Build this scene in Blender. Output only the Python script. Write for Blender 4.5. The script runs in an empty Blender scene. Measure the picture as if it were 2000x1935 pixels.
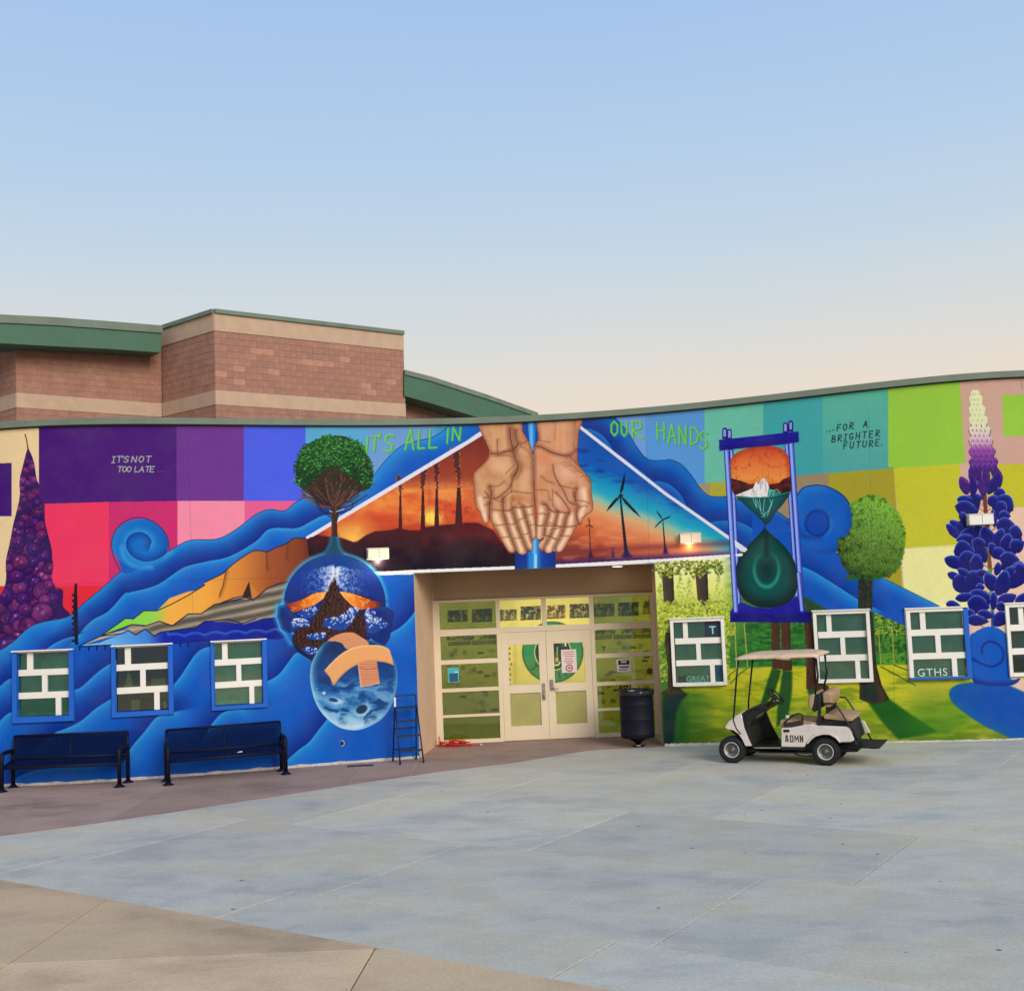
import bpy, bmesh, math, random
import numpy as np
from mathutils import Vector, Matrix
random.seed(5)
SC = bpy.context.scene
COL = SC.collection
# ---------------------------------------------------------------- camera geometry
F_PX, PITCH, ROLL, EYE = 2270.0, math.radians(4.53), math.radians(2.3), 3.13
CX, CY = 1000.0, 967.5
_f = np.array([0, math.cos(PITCH), math.sin(PITCH)]); _u = np.array([0, -math.sin(PITCH), math.cos(PITCH)]); _r = np.array([1.0, 0, 0])
CAM_R = _r * math.cos(ROLL) - _u * math.sin(ROLL); CAM_U = _u * math.cos(ROLL) + _r * math.sin(ROLL)
CAM = np.array([0, 0, EYE])
def ray(px, py):
    return _f + CAM_R * (px - CX) / F_PX - CAM_U * (py - CY) / F_PX
def proj(p):
    d = np.asarray(p, float) - CAM; w = d @ _f
    return CX + F_PX * (d @ CAM_R) / w, CY - F_PX * (d @ CAM_U) / w
def on_ground(px, py, z=0.0):
    d = ray(px, py); return CAM + d * (z - EYE) / d[2]
def on_plane(px, py, a, b):
    """hit of the sight line with the vertical plane through plan points a, b"""
    d = ray(px, py); n = np.array([b[1] - a[1], a[0] - b[0], 0.0])
    t = (n[:2] @ (np.array(a[:2]) - CAM[:2])) / (n @ d); return CAM + d * t
# ---------------------------------------------------------------- camera object
cd_ = bpy.data.cameras.new('camera'); cam_ob = bpy.data.objects.new('camera', cd_); COL.objects.link(cam_ob)
cd_.sensor_width = 36; cd_.sensor_fit = 'HORIZONTAL'; cd_.lens = 36 * F_PX / 2000; cd_.clip_end = 3000; cd_.clip_start = .05
M_ = Matrix((CAM_R, CAM_U, -_f)).transposed().to_4x4(); M_.translation = Vector(CAM); cam_ob.matrix_world = M_
SC.camera = cam_ob
# ---------------------------------------------------------------- sky and light
W_ = bpy.data.worlds.new('World'); SC.world = W_; W_.use_nodes = True
wn, wl = W_.node_tree.nodes, W_.node_tree.links; wn.clear()
wo = wn.new('ShaderNodeOutputWorld'); bg1 = wn.new('ShaderNodeBackground'); bg2 = wn.new('ShaderNodeBackground'); ad = wn.new('ShaderNodeAddShader')
sk = wn.new('ShaderNodeTexSky'); sk.sky_type = 'NISHITA'; sk.sun_disc = False
SUN_EL, SUN_AZ = math.radians(27), math.radians(150)      # low and behind the viewer's right shoulder
sk.sun_elevation = SUN_EL; sk.sun_rotation = SUN_AZ
tc = wn.new('ShaderNodeTexCoord'); sx = wn.new('ShaderNodeSeparateXYZ'); cr = wn.new('ShaderNodeValToRGB')
wl.new(tc.outputs['Generated'], sx.inputs[0]); wl.new(sx.outputs['Z'], cr.inputs[0])
def lin(c):
    return tuple((v / 255 / 12.92 if v / 255 < .04045 else ((v / 255 + .055) / 1.055) ** 2.4) for v in c) + (1,)
els = [(0.0, (242, 218, 194)), (.12, (238, 218, 198)), (.165, (232, 220, 206)), (.215, (215, 219, 218)), (.28, (196, 214, 229)), (.36, (180, 206, 234)), (.47, (164, 196, 236)), (.7, (148, 182, 224)), (1.0, (138, 170, 212))]
while len(cr.color_ramp.elements) < len(els): cr.color_ramp.elements.new(.5)
for e, (p, c) in zip(cr.color_ramp.elements, els): e.position = p; e.color = lin(c)
wl.new(sk.outputs[0], bg1.inputs[0]); bg1.inputs[1].default_value = 0.004
wz_ = wn.new('ShaderNodeTexNoise'); wz_.inputs['Scale'].default_value = 2.2; wz_.inputs['Detail'].default_value = 5; mpw = wn.new('ShaderNodeMapping'); mpw.inputs['Scale'].default_value = (1, 1, 6); wl.new(tc.outputs['Generated'], mpw.inputs[0]); wl.new(mpw.outputs[0], wz_.inputs['Vector'])
ma = wn.new('ShaderNodeMath'); ma.operation = 'MULTIPLY_ADD'; wl.new(wz_.outputs['Fac'], ma.inputs[0]); ma.inputs[1].default_value = .035; wl.new(sx.outputs['Z'], ma.inputs[2]); ms = wn.new('ShaderNodeMath'); ms.operation = 'SUBTRACT'; wl.new(ma.outputs[0], ms.inputs[0]); ms.inputs[1].default_value = .0175; wl.new(ms.outputs[0], cr.inputs[0])
wl.new(cr.outputs[0], bg2.inputs[0]); bg2.inputs[1].default_value = 0.98
wl.new(bg1.outputs[0], ad.inputs[0]); wl.new(bg2.outputs[0], ad.inputs[1]); wl.new(ad.outputs[0], wo.inputs[0])
sl = bpy.data.lights.new('sun', 'SUN'); sl.energy = 2.6; sl.angle = math.radians(32); sl.color = (1.0, .92, .83)
so = bpy.data.objects.new('sun', sl); COL.objects.link(so)
sd = Vector((math.sin(SUN_AZ) * math.cos(SUN_EL), math.cos(SUN_AZ) * math.cos(SUN_EL), math.sin(SUN_EL)))
so.rotation_euler = sd.to_track_quat('Z', 'Y').to_euler(); so.location = (4, -10, 14)
SC.view_settings.view_transform = 'Standard'; SC.view_settings.look = 'None'; SC.view_settings.exposure = 0; SC.view_settings.gamma = 1
SC.view_settings.use_curve_mapping = False
SC.cycles.max_bounces = 6; SC.cycles.transparent_max_bounces = 12; SC.cycles.caustics_reflective = False; SC.cycles.caustics_refractive = False
SC.cycles.sample_clamp_indirect = 4

# ---------------------------------------------------------------- helpers
class MB:
    """collects boxes, tubes, prisms; build() links them as one mesh object"""
    def __init__(s): s.v, s.f, s.sm = [], [], []
    def add(s, vs, fs, smooth=False):
        o = len(s.v); s.v += [tuple(map(float, v)) for v in vs]; s.f += [tuple(i + o for i in f) for f in fs]; s.sm += [smooth] * len(fs); return s
    def box(s, x0, y0, z0, x1, y1, z1, M=None):
        x0, x1 = sorted((x0, x1)); y0, y1 = sorted((y0, y1)); z0, z1 = sorted((z0, z1))
        vs = [(x0, y0, z0), (x1, y0, z0), (x1, y1, z0), (x0, y1, z0), (x0, y0, z1), (x1, y0, z1), (x1, y1, z1), (x0, y1, z1)]
        if M is not None: vs = [tuple(M @ Vector(v)) for v in vs]
        return s.add(vs, [(0, 3, 2, 1), (4, 5, 6, 7), (0, 1, 5, 4), (1, 2, 6, 5), (2, 3, 7, 6), (3, 0, 4, 7)])
    def hexa(s, vs): return s.add(vs, [(0, 3, 2, 1), (4, 5, 6, 7), (0, 1, 5, 4), (1, 2, 6, 5), (2, 3, 7, 6), (3, 0, 4, 7)])
    def tube(s, path, r, n=10, cap=True, flat=None):
        P = [Vector(p) for p in path]; rs = r if isinstance(r, (list, tuple)) else [r] * len(P); vs, fs = [], []; up = None
        for i, p in enumerate(P):
            d = (P[min(i + 1, len(P) - 1)] - P[max(i - 1, 0)]).normalized()
            if up is None: up = Vector((0, 0, 1)) if abs(d.z) < .9 else Vector((1, 0, 0))
            a = d.cross(up).normalized(); b = a.cross(d).normalized(); up = b
            for k in range(n):
                t = 2 * math.pi * k / n; vs.append(p + a * math.cos(t) * rs[i] + b * math.sin(t) * rs[i])
        for i in range(len(P) - 1):
            for k in range(n): fs.append((i * n + k, i * n + (k + 1) % n, (i + 1) * n + (k + 1) % n, (i + 1) * n + k))
        s.add(vs, fs, True)
        if cap: s.add(vs[:n], [tuple(range(n))[::-1]]); s.add(vs[-n:], [tuple(range(n))])
        return s
    def lathe(s, prof, n=24, c=(0, 0, 0), axis='z', smooth=True, closed=False):
        vs, fs = [], []
        for r, h in prof:
            for k in range(n):
                t = 2 * math.pi * k / n; x, y = r * math.cos(t), r * math.sin(t)
                v = (x, y, h) if axis == 'z' else (x, h, y)
                vs.append((v[0] + c[0], v[1] + c[1], v[2] + c[2]))
        m = len(prof)
        for i in range(m if closed else m - 1):
            j = (i + 1) % m
            for k in range(n):
                q = (i * n + k, i * n + (k + 1) % n, j * n + (k + 1) % n, j * n + k)
                fs.append(q if axis == 'z' else q[::-1])
        return s.add(vs, fs, smooth)
    def prism(s, poly, y0, y1, M=None, smooth=False):
        """polygon in x,z extruded along y"""
        n = len(poly); vs = [(x, y0, z) for x, z in poly] + [(x, y1, z) for x, z in poly]
        if M is not None: vs = [tuple(M @ Vector(v)) for v in vs]
        s.add(vs, [tuple(range(n)), tuple(range(2 * n - 1, n - 1, -1))]); 
        return s.add(vs, [(i, i + n, (i + 1) % n + n, (i + 1) % n) for i in range(n)], smooth)
    def build(s, name, mat, parent=None, bevel=0, seg=1):
        me = bpy.data.meshes.new(name); me.from_pydata(s.v, [], s.f); me.validate()
        for p, q in zip(me.polygons, s.sm): p.use_smooth = q
        bm = bmesh.new(); bm.from_mesh(me); bmesh.ops.remove_doubles(bm, verts=bm.verts, dist=1e-5); bmesh.ops.recalc_face_normals(bm, faces=bm.faces); bm.to_mesh(me); bm.free()
        o = bpy.data.objects.new(name, me); COL.objects.link(o)
        if isinstance(mat, (list, tuple)): [me.materials.append(m) for m in mat]
        elif mat: me.materials.append(mat)
        if parent: o.parent = parent
        if bevel:
            b = o.modifiers.new('edge', 'BEVEL'); b.width = bevel; b.segments = seg; b.limit_method = 'ANGLE'; b.angle_limit = math.radians(40)
        return o
def tag(o, label=None, cat=None, group=None, kind=None):
    if label: o['label'] = label
    if cat: o['category'] = cat
    if group: o['group'] = group
    if kind: o['kind'] = kind
    return o
def empty(name, loc=(0, 0, 0), rz=0):
    o = bpy.data.objects.new(name, None); COL.objects.link(o); o.location = loc; o.rotation_euler = (0, 0, rz); o.empty_display_size = .2; return o

class N:
    """little node-tree writer"""
    def __init__(s, name):
        s.m = bpy.data.materials.new(name); s.m.use_nodes = True; s.t = s.m.node_tree; s.t.nodes.clear()
        s.out = s.n('ShaderNodeOutputMaterial')
    def n(s, ty, **k):
        o = s.t.nodes.new(ty)
        for a, b in k.items(): setattr(o, a, b)
        return o
    def l(s, a, b): s.t.links.new(a, b)
    def coord(s, kind='Object'): return s.n('ShaderNodeTexCoord').outputs[kind]
    def noise(s, scale, detail=4, rough=.55, vec=None, sc=None):
        q = s.n('ShaderNodeTexNoise'); q.inputs['Scale'].default_value = scale; q.inputs['Detail'].default_value = detail; q.inputs['Roughness'].default_value = rough
        v = vec or s.coord()
        if sc:
            mp = s.n('ShaderNodeMapping'); mp.inputs['Scale'].default_value = sc; s.l(v, mp.inputs[0]); v = mp.outputs[0]
        s.l(v, q.inputs['Vector']); return q.outputs['Fac']
    def ramp(s, fac, stops):
        r = s.n('ShaderNodeValToRGB')
        while len(r.color_ramp.elements) < len(stops): r.color_ramp.elements.new(.5)
        for e, (p, c) in zip(r.color_ramp.elements, stops): e.position = p; e.color = c if len(c) == 4 else tuple(c) + (1,)
        s.l(fac, r.inputs[0]); return r.outputs[0]
    def mix(s, fac, a, b, mode='MIX'):
        q = s.n('ShaderNodeMix', data_type='RGBA', blend_type=mode)
        for v, i in ((fac, 0), (a, 6), (b, 7)):
            if isinstance(v, (int, float)): q.inputs[i].default_value = v
            elif isinstance(v, tuple): q.inputs[i].default_value = v if len(v) == 4 else v + (1,)
            else: s.l(v, q.inputs[i])
        return q.outputs[2]
    def bsdf(s, col, rough=.6, metal=0, bump=None, bstr=.2, bdist=.01, spec=.5, **kw):
        b = s.n('ShaderNodeBsdfPrincipled')
        for v, nme in ((col, 'Base Color'), (rough, 'Roughness'), (metal, 'Metallic')):
            if isinstance(v, (int, float)): b.inputs[nme].default_value = v
            elif isinstance(v, tuple): b.inputs[nme].default_value = v if len(v) == 4 else v + (1,)
            else: s.l(v, b.inputs[nme])
        b.inputs['Specular IOR Level'].default_value = spec
        for k, v in kw.items(): b.inputs[k.replace('_', ' ')].default_value = v
        if bump is not None:
            bp = s.n('ShaderNodeBump'); bp.inputs['Strength'].default_value = bstr; bp.inputs['Distance'].default_value = bdist; s.l(bump, bp.inputs['Height']); s.l(bp.outputs[0], b.inputs['Normal'])
        s.l(b.outputs[0], s.out.inputs[0]); return b
def paint(name, c, rough=.5, metal=0, var=.12, scale=6, bump=.0, spec=.5, dirt=None):
    """painted or plain surface with uneven tone; c in 0-255"""
    q = N(name); c = lin(c)[:3]
    f = q.noise(scale, 5, .6); lo = tuple(v * (1 - var) for v in c); hi = tuple(min(1, v * (1 + var)) for v in c)
    col = q.ramp(f, [(.3, lo), (.7, hi)])
    if dirt: col = q.mix(q.ramp(q.noise(dirt[1], 6, .7), [(.5, (0, 0, 0)), (.75, (1, 1, 1))]), col, lin(dirt[0])[:3])
    f2 = q.noise(scale * 9, 3)
    r_ = q.n('ShaderNodeMapRange'); r_.inputs[3].default_value = max(0, rough - .1); r_.inputs[4].default_value = min(1, rough + .1); q.l(f, r_.inputs[0])
    q.bsdf(col, r_.outputs[0], metal, f2 if bump else None, bump, .005, spec); return q.m
def emis(name, c, s):
    q = N(name); e = q.n('ShaderNodeEmission'); e.inputs[0].default_value = lin(c); e.inputs[1].default_value = s; q.l(e.outputs[0], q.out.inputs[0]); return q.m
def glass(name, tint, refl=.10, rough=.02, haze=0, fcol=(0, 0, 0)):
    """window glass: tinted clear pass, fresnel mirror, optional uneven diffuse layer for painted-in haze and reflections"""
    q = N(name); t = q.n('ShaderNodeBsdfTransparent'); t.inputs[0].default_value = lin(tint); g = q.n('ShaderNodeBsdfGlossy'); g.inputs['Roughness'].default_value = rough; g.inputs[0].default_value = (.9, .95, .93, 1)
    fr = q.n('ShaderNodeFresnel'); fr.inputs[0].default_value = 1.5; m = q.n('ShaderNodeMixShader'); mr = q.n('ShaderNodeMapRange'); mr.inputs[3].default_value = refl; q.l(fr.outputs[0], mr.inputs[0])
    a = t.outputs[0]
    if haze:
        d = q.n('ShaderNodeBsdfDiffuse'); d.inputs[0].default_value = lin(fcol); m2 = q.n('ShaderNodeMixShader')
        f = q.n('ShaderNodeMapRange'); f.inputs[1].default_value = .3; f.inputs[2].default_value = .7; f.inputs[3].default_value = haze * .45; f.inputs[4].default_value = haze * 1.6; q.l(q.noise(3.5, 6, .65), f.inputs[0]); q.l(f.outputs[0], m2.inputs[0]); q.l(a, m2.inputs[1]); q.l(d.outputs[0], m2.inputs[2]); a = m2.outputs[0]
    q.l(mr.outputs[0], m.inputs[0]); q.l(a, m.inputs[1]); q.l(g.outputs[0], m.inputs[2]); q.l(m.outputs[0], q.out.inputs[0]); return q.m
def sheet_image(s, name):
    im = bpy.data.images.new(name, s.W, s.H); px = np.ones((s.H, s.W, 4), np.float32); px[..., :3] = s.a[::-1]; im.pixels.foreach_set(px.ravel()); im.pack(); im.update(); return im
def sheet_mat(s, name, scale=.86, rough=.62, bump=True, sat=None):
    q = N(name); im = q.n('ShaderNodeTexImage', image=sheet_image(s, name), extension='EXTEND', interpolation='Cubic'); q.l(q.coord('UV'), im.inputs[0])
    col = q.mix(1.0, im.outputs[0], (scale, scale, scale), 'MULTIPLY')
    # stucco: sand grain and slightly uneven sheen
    n1, n2 = q.noise(34, 3), q.noise(2.2, 4)
    col = q.mix(q.ramp(n2, [(.40, (0, 0, 0)), (.75, (.05, .05, .05))]), col, (.3, .26, .22))
    hs = q.n('ShaderNodeHueSaturation'); hs.inputs['Saturation'].default_value = 1.0; q.l(col, hs.inputs['Color']); col = hs.outputs[0]
    mr = q.n('ShaderNodeMapRange'); mr.inputs[3].default_value = rough - .08; mr.inputs[4].default_value = rough + .12; q.l(n2, mr.inputs[0])
    q.bsdf(col, mr.outputs[0], 0, n1 if bump else None, .12, .005, .12); return q.m
def uv_from(me, fn):
    uv = me.uv_layers.new(name='UVMap'); co = [fn(v.co) for v in me.vertices]
    for l in me.loops: uv.data[l.index].uv = co[l.vertex_index]
def text_mesh(word, size, mat, parent, M, ext=.002, name='lettering', align='CENTER', shear=0, bold=0, sx=1.0):
    c = bpy.data.curves.new(name, 'FONT'); c.body = word; c.size = size; c.extrude = ext; c.align_x = align; c.shear = shear; c.offset = bold; c.space_character = sx; c.resolution_u = 3
    o = bpy.data.objects.new(name, c); COL.objects.link(o); bpy.context.view_layer.update()
    me = bpy.data.meshes.new_from_object(o.evaluated_get(bpy.context.evaluated_depsgraph_get())); COL.objects.unlink(o); bpy.data.objects.remove(o)
    me.materials.clear(); me.materials.append(mat); me.name = name
    o = bpy.data.objects.new(name, me); COL.objects.link(o); o.parent = parent; o.matrix_local = M; return o
# ---------------------------------------------------------------- paint engine
# The mural is painted by this script, stroke by stroke, on a sheet whose
# coordinates are the photograph's; the sheet is then laid on the curved wall.
import numpy as np

class Sheet:
    def __init__(s, x0, y0, x1, y1, S, base=(128, 128, 128)):
        s.x0, s.y0, s.S = x0, y0, S
        s.W, s.H = int((x1 - x0) * S), int((y1 - y0) * S)
        s.a = np.empty((s.H, s.W, 3), np.float32)
        s.a[:] = np.array(base, np.float32) / 255
        s.alpha = np.zeros((s.H, s.W), np.float32)
        s.rng = np.random.RandomState(7)

    def px(s, pts):
        p = np.asarray(pts, float).copy()
        p[:, 0] = (p[:, 0] - s.x0) * s.S
        p[:, 1] = (p[:, 1] - s.y0) * s.S
        return p

    def box(s, p, pad):
        return (max(0, int(p[:, 0].min() - pad)), max(0, int(p[:, 1].min() - pad)),
                min(s.W, int(p[:, 0].max() + pad) + 2), min(s.H, int(p[:, 1].max() + pad) + 2))

    def mask(s, pts, pad=0, wob=0):
        """even-odd filled polygon -> ((x0,y0,x1,y1), float mask); pad in sheet units"""
        p = s.px(pts)
        x0, y0, x1, y1 = b = s.box(p, pad * s.S + 1)
        w, h = x1 - x0, y1 - y0
        if w <= 0 or h <= 0: return b, np.zeros((max(h, 0), max(w, 0)), np.float32)
        t = np.zeros((h, w + 1), np.int32)
        q = np.roll(p, -1, 0)
        for (ax, ay), (bx, by) in zip(p, q):
            if ay == by: continue
            lo, hi = (ay, by) if ay < by else (by, ay)
            r0, r1 = max(y0, int(np.ceil(lo - .5))), min(y1, int(np.ceil(hi - .5)))
            if r1 <= r0: continue
            r = np.arange(r0, r1)
            xs = ax + (r + .5 - ay) * (bx - ax) / (by - ay)
            c = np.clip(np.ceil(xs - .5 - x0).astype(int), 0, w)
            np.add.at(t, (r - y0, c), 1)
        m = (np.cumsum(t, 1)[:, :w] % 2).astype(np.float32)
        return b, m

    def put(s, b, m, col, a=1.0):
        x0, y0, x1, y1 = b
        if x1 <= x0 or y1 <= y0: return
        c = np.asarray(col, np.float32) / 255
        v = s.a[y0:y1, x0:x1]
        mm = np.clip(m * a, 0, 1)[..., None]
        v += (c - v) * mm
        al = s.alpha[y0:y1, x0:x1]
        al += (1 - al) * mm[..., 0]

    def fill(s, pts, col, a=1.0, soft=0):
        b, m = s.mask(pts, soft * 2)
        if soft: m = blur(m, soft * s.S)
        s.put(b, m, col, a)
        return b, m

    def vgrad(s, pts, stops, a=1.0, ang=0, soft=0):
        """fill with colour stops [(pos, col)] along y (ang degrees turns the axis)"""
        b, m = s.mask(pts, soft * 2)
        if soft: m = blur(m, soft * s.S)
        X, Y = s.grid(b)
        c, sn = np.cos(np.radians(ang)), np.sin(np.radians(ang))
        t = Y * c + X * sn
        ps = [q[0] for q in stops]
        col = np.stack([np.interp(t, ps, [q[1][k] for q in stops]) for k in range(3)], -1)
        s.put(b, m, col, a)
        return b, m

    def grid(s, b):
        x0, y0, x1, y1 = b
        X, Y = np.meshgrid((np.arange(x0, x1) + .5) / s.S + s.x0, (np.arange(y0, y1) + .5) / s.S + s.y0)
        return X.astype(np.float32), Y.astype(np.float32)

    def dist(s, pts, reach):
        """distance (sheet units) to a polyline; signed: + on its right-hand side (below a line drawn left to right)"""
        P = np.asarray(pts, float)
        b = s.box(s.px(P), reach * s.S)
        X, Y = s.grid(b)
        D = np.full(X.shape, 1e9, np.float32); G = np.ones(X.shape, np.float32)
        for (ax, ay), (bx, by) in zip(P[:-1], P[1:]):
            i0 = max(0, int((min(ax, bx) - reach - s.x0) * s.S) - b[0]); i1 = int((max(ax, bx) + reach - s.x0) * s.S) + 2 - b[0]
            j0 = max(0, int((min(ay, by) - reach - s.y0) * s.S) - b[1]); j1 = int((max(ay, by) + reach - s.y0) * s.S) + 2 - b[1]
            if i1 <= i0 or j1 <= j0: continue
            x, y = X[j0:j1, i0:i1], Y[j0:j1, i0:i1]
            dx, dy = bx - ax, by - ay
            L = dx * dx + dy * dy + 1e-9
            t = np.clip(((x - ax) * dx + (y - ay) * dy) / L, 0, 1)
            d = np.hypot(x - ax - t * dx, y - ay - t * dy)
            g = np.where(dx * (y - ay) - dy * (x - ax) >= 0, 1, -1)
            Dv, Gv = D[j0:j1, i0:i1], G[j0:j1, i0:i1]
            k = d < Dv
            Dv[k] = d[k]; Gv[k] = g[k]
        return b, D, G

    def line(s, pts, w, col, a=1.0, soft=.35, taper=False):
        P = np.asarray(pts, float)
        b, D, G = s.dist(P, w / 2 + soft * 2 + .5)
        m = np.clip((w / 2 - D) / max(soft, .1) + .5, 0, 1)
        s.put(b, m, col, a)

    def glow(s, pts, r, col, a=1.0, side=0, pw=1.0, clip=None):
        """colour that fades away from a line; side +1 below only, -1 above only"""
        b, D, G = s.dist(pts, r)
        m = np.clip(1 - D / r, 0, 1) ** pw
        if side: m = m * (G == side)
        if clip is not None: m = m * s.cut(clip, b)
        s.put(b, m, col, a)

    def cut(s, cm, b):
        """crop a full-sheet clip mask"""
        return cm[b[1]:b[3], b[0]:b[2]]

    def full(s, b, m):
        f = np.zeros((s.H, s.W), np.float32)
        f[b[1]:b[3], b[0]:b[2]] = m
        return f

    def inner(s, b, m, dx, dy, r, col, a=1.0):
        """paint along the inside edge of mask m on the side away from (dx,dy)"""
        k = blur(shift(m, dx * s.S, dy * s.S), r * s.S)
        s.put(b, m * (1 - k), col, a)

    def blob(s, cx, cy, rx, ry, col, a=1.0, ang=0, soft=.3):
        R = max(rx, ry) * 1.4 + 2
        b = s.box(s.px([(cx - R, cy - R), (cx + R, cy + R)]), 0)
        X, Y = s.grid(b)
        if X.size == 0: return
        c, sn = np.cos(np.radians(ang)), np.sin(np.radians(ang))
        u = ((X - cx) * c + (Y - cy) * sn) / rx; v = (-(X - cx) * sn + (Y - cy) * c) / ry
        d = np.sqrt(u * u + v * v)
        s.put(b, np.clip((1 - d) / max(soft, .02) , 0, 1), col, a)

    def noise(s, b, scale, seed, octv=4, sx=1, sy=1):
        X, Y = s.grid(b)
        return fbm(X / scale * sx, Y / scale * sy, seed, octv)

def blur(m, r):
    r = int(round(r))
    if r < 1: return m
    for _ in range(2):
        for ax in (0, 1):
            k = [(0, 0), (0, 0)]; k[ax] = (r + 1, r)
            c = np.cumsum(np.pad(m, k, mode='edge'), ax, dtype=np.float64)
            n = 2 * r + 1
            m = ((c[n:] - c[:-n]) if ax == 0 else (c[:, n:] - c[:, :-n])).astype(np.float32) / n
    return m

def shift(m, dx, dy):
    dx, dy = int(round(dx)), int(round(dy))
    o = np.zeros_like(m); h, w = m.shape
    if abs(dx) >= w or abs(dy) >= h: return o
    o[max(0, dy):h + min(0, dy), max(0, dx):w + min(0, dx)] = m[max(0, -dy):h - max(0, dy), max(0, -dx):w - max(0, dx)]
    return o

def vnoise(x, y, seed):
    xi, yi = np.floor(x).astype(np.int64), np.floor(y).astype(np.int64)
    fx, fy = x - xi, y - yi
    fx, fy = fx * fx * (3 - 2 * fx), fy * fy * (3 - 2 * fy)
    tab = np.random.RandomState(seed).rand(256, 256).astype(np.float32)
    g = lambda i, j: tab[(j) & 255, (i) & 255]
    return (g(xi, yi) * (1 - fx) + g(xi + 1, yi) * fx) * (1 - fy) + (g(xi, yi + 1) * (1 - fx) + g(xi + 1, yi + 1) * fx) * fy

def fbm(x, y, seed, octv=4):
    o, t = 0, 0
    for k in range(octv):
        o = o + vnoise(x * 2 ** k, y * 2 ** k, seed + k) * .5 ** k; t += .5 ** k
    return o / t

def sm(pts, n=8, closed=False):
    """Catmull-Rom through the points"""
    P = [np.array(p, float) for p in pts]
    if closed: P = [P[-1]] + P + [P[0], P[1]]
    else: P = [2 * P[0] - P[1]] + P + [2 * P[-1] - P[-2]]
    out = []
    for i in range(1, len(P) - 2):
        a, b_, c, d = P[i - 1:i + 3]
        for t in np.arange(n) / n:
            out.append(.5 * (2 * b_ + (c - a) * t + (2 * a - 5 * b_ + 4 * c - d) * t * t + (3 * b_ - a - 3 * c + d) * t ** 3))
    if not closed: out.append(P[-2])
    return np.array(out)

def Z(x0, y0, k=3.92):
    return lambda *pts: [(x0 + x / k, y0 + y / k) for x, y in pts]

def ell(cx, cy, rx, ry, n=60, ang=0):
    t = np.linspace(0, 2 * np.pi, n, endpoint=False); a = np.radians(ang)
    u, v = rx * np.cos(t), ry * np.sin(t)
    return np.stack([cx + u * np.cos(a) - v * np.sin(a), cy + u * np.sin(a) + v * np.cos(a)], 1)

# hand-lettered stroke alphabet on a 4 x 6 cell (y down)
GLYPH = {
 'A': [[(0, 6), (2, 0), (4, 6)], [(.8, 4), (3.3, 3.7)]], 'B': [[(.3, 0), (.3, 6)], [(.3, 0), (3, .4), (3, 2.4), (.3, 3), (3.6, 3.5), (3.4, 5.6), (.3, 6)]],
 'C': [[(3.8, 1), (2.2, 0), (.4, 1.6), (.3, 4.2), (2, 6), (3.8, 5)]],
 'D': [[(.4, 0), (.4, 6)], [(.4, 0), (2.6, .5), (3.8, 2.8), (2.8, 5.2), (.4, 6)]], 'E': [[(3.8, 0), (.3, 0), (.3, 6), (3.8, 6)], [(.3, 3), (3, 2.8)]],
 'F': [[(3.8, 0), (.4, .2), (.3, 6)], [(.3, 3), (3, 2.8)]], 'G': [[(3.8, 1), (2.2, 0), (.4, 1.6), (.3, 4.2), (2, 6), (3.8, 5), (3.8, 3.4), (2.4, 3.4)]],
 'H': [[(.3, 0), (.3, 6)], [(3.8, 0), (3.7, 6)], [(.3, 3.1), (3.8, 2.9)]], 'I': [[(2, 0), (2, 6)]], 'J': [[(2, 0), (2, 6)], [(.8, 0), (3.2, 0)], [(.8, 6), (3.2, 6)]],
 'L': [[(.4, 0), (.4, 6), (3.8, 5.8)]], 'M': [[(0, 6), (.4, 0), (2, 4), (3.7, 0), (4, 6)]], 'N': [[(.3, 6), (.3, 0), (3.7, 6), (3.8, 0)]],
 'O': [[(2, 0), (.4, 1.4), (.3, 4.4), (2, 6), (3.7, 4.4), (3.8, 1.4), (2, 0)]], 'R': [[(.3, 6), (.4, 0), (3.2, .4), (3.4, 2.4), (.4, 3.2), (4, 6)]],
 'S': [[(3.7, .8), (2.2, 0), (.6, 1), (.8, 2.4), (3.4, 3.6), (3.4, 5.2), (1.8, 6), (.2, 5.2)]], 'T': [[(0, .1), (4, 0)], [(2, 0), (2, 6)]],
 'U': [[(.3, 0), (.4, 4.6), (2, 6), (3.7, 4.6), (3.8, 0)]], "'": [[(.4, 0), (.2, 1.6)]], '.': [[(.3, 5.8), (.5, 6)]], 'W': [[(0, 0), (1, 6), (2, 2), (3, 6), (4, 0)]],
}
def text(s, word, x, y, h, dx, dy, col, w, slant=0, ww=.62, a=1.0, hi=None, jit=0):
    """letters set along (dx,dy) per letter from (x,y) = top left"""
    k = h / 6
    for i, ch in enumerate(word):
        if ch in GLYPH:
            for st in GLYPH[ch]:
                p = [(x + u * k * ww + (6 - v) * k * slant, y + v * k + u * k * ww * dy / max(abs(dx), 1e-3)) for u, v in st]
                if hi is not None: s.line([(q[0] + w * .35, q[1] + w * .3) for q in p], w, hi, a)
                s.line(p, w, col, a)
        f = .45 if ch in "I'." else 1
        x += dx * f; y += dy * f
# ---------------------------------------------------------------- the mural
ZA, ZB, ZC, ZD = Z(0, 780), Z(0, 1160), Z(400, 780), Z(400, 1160)
ZE, ZF, ZG, ZH, ZI, ZJ = Z(800, 780), Z(800, 1090), Z(1200, 780), Z(1200, 1120), Z(1500, 700), Z(1500, 1120)
ZK, ZP, ZQ, ZR, ZT = Z(900, 810, 6.118), Z(0, 840, 4.309), Z(520, 1060, 4.99), Z(1270, 1080, 4.99), Z(1820, 900, 5.267)

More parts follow.
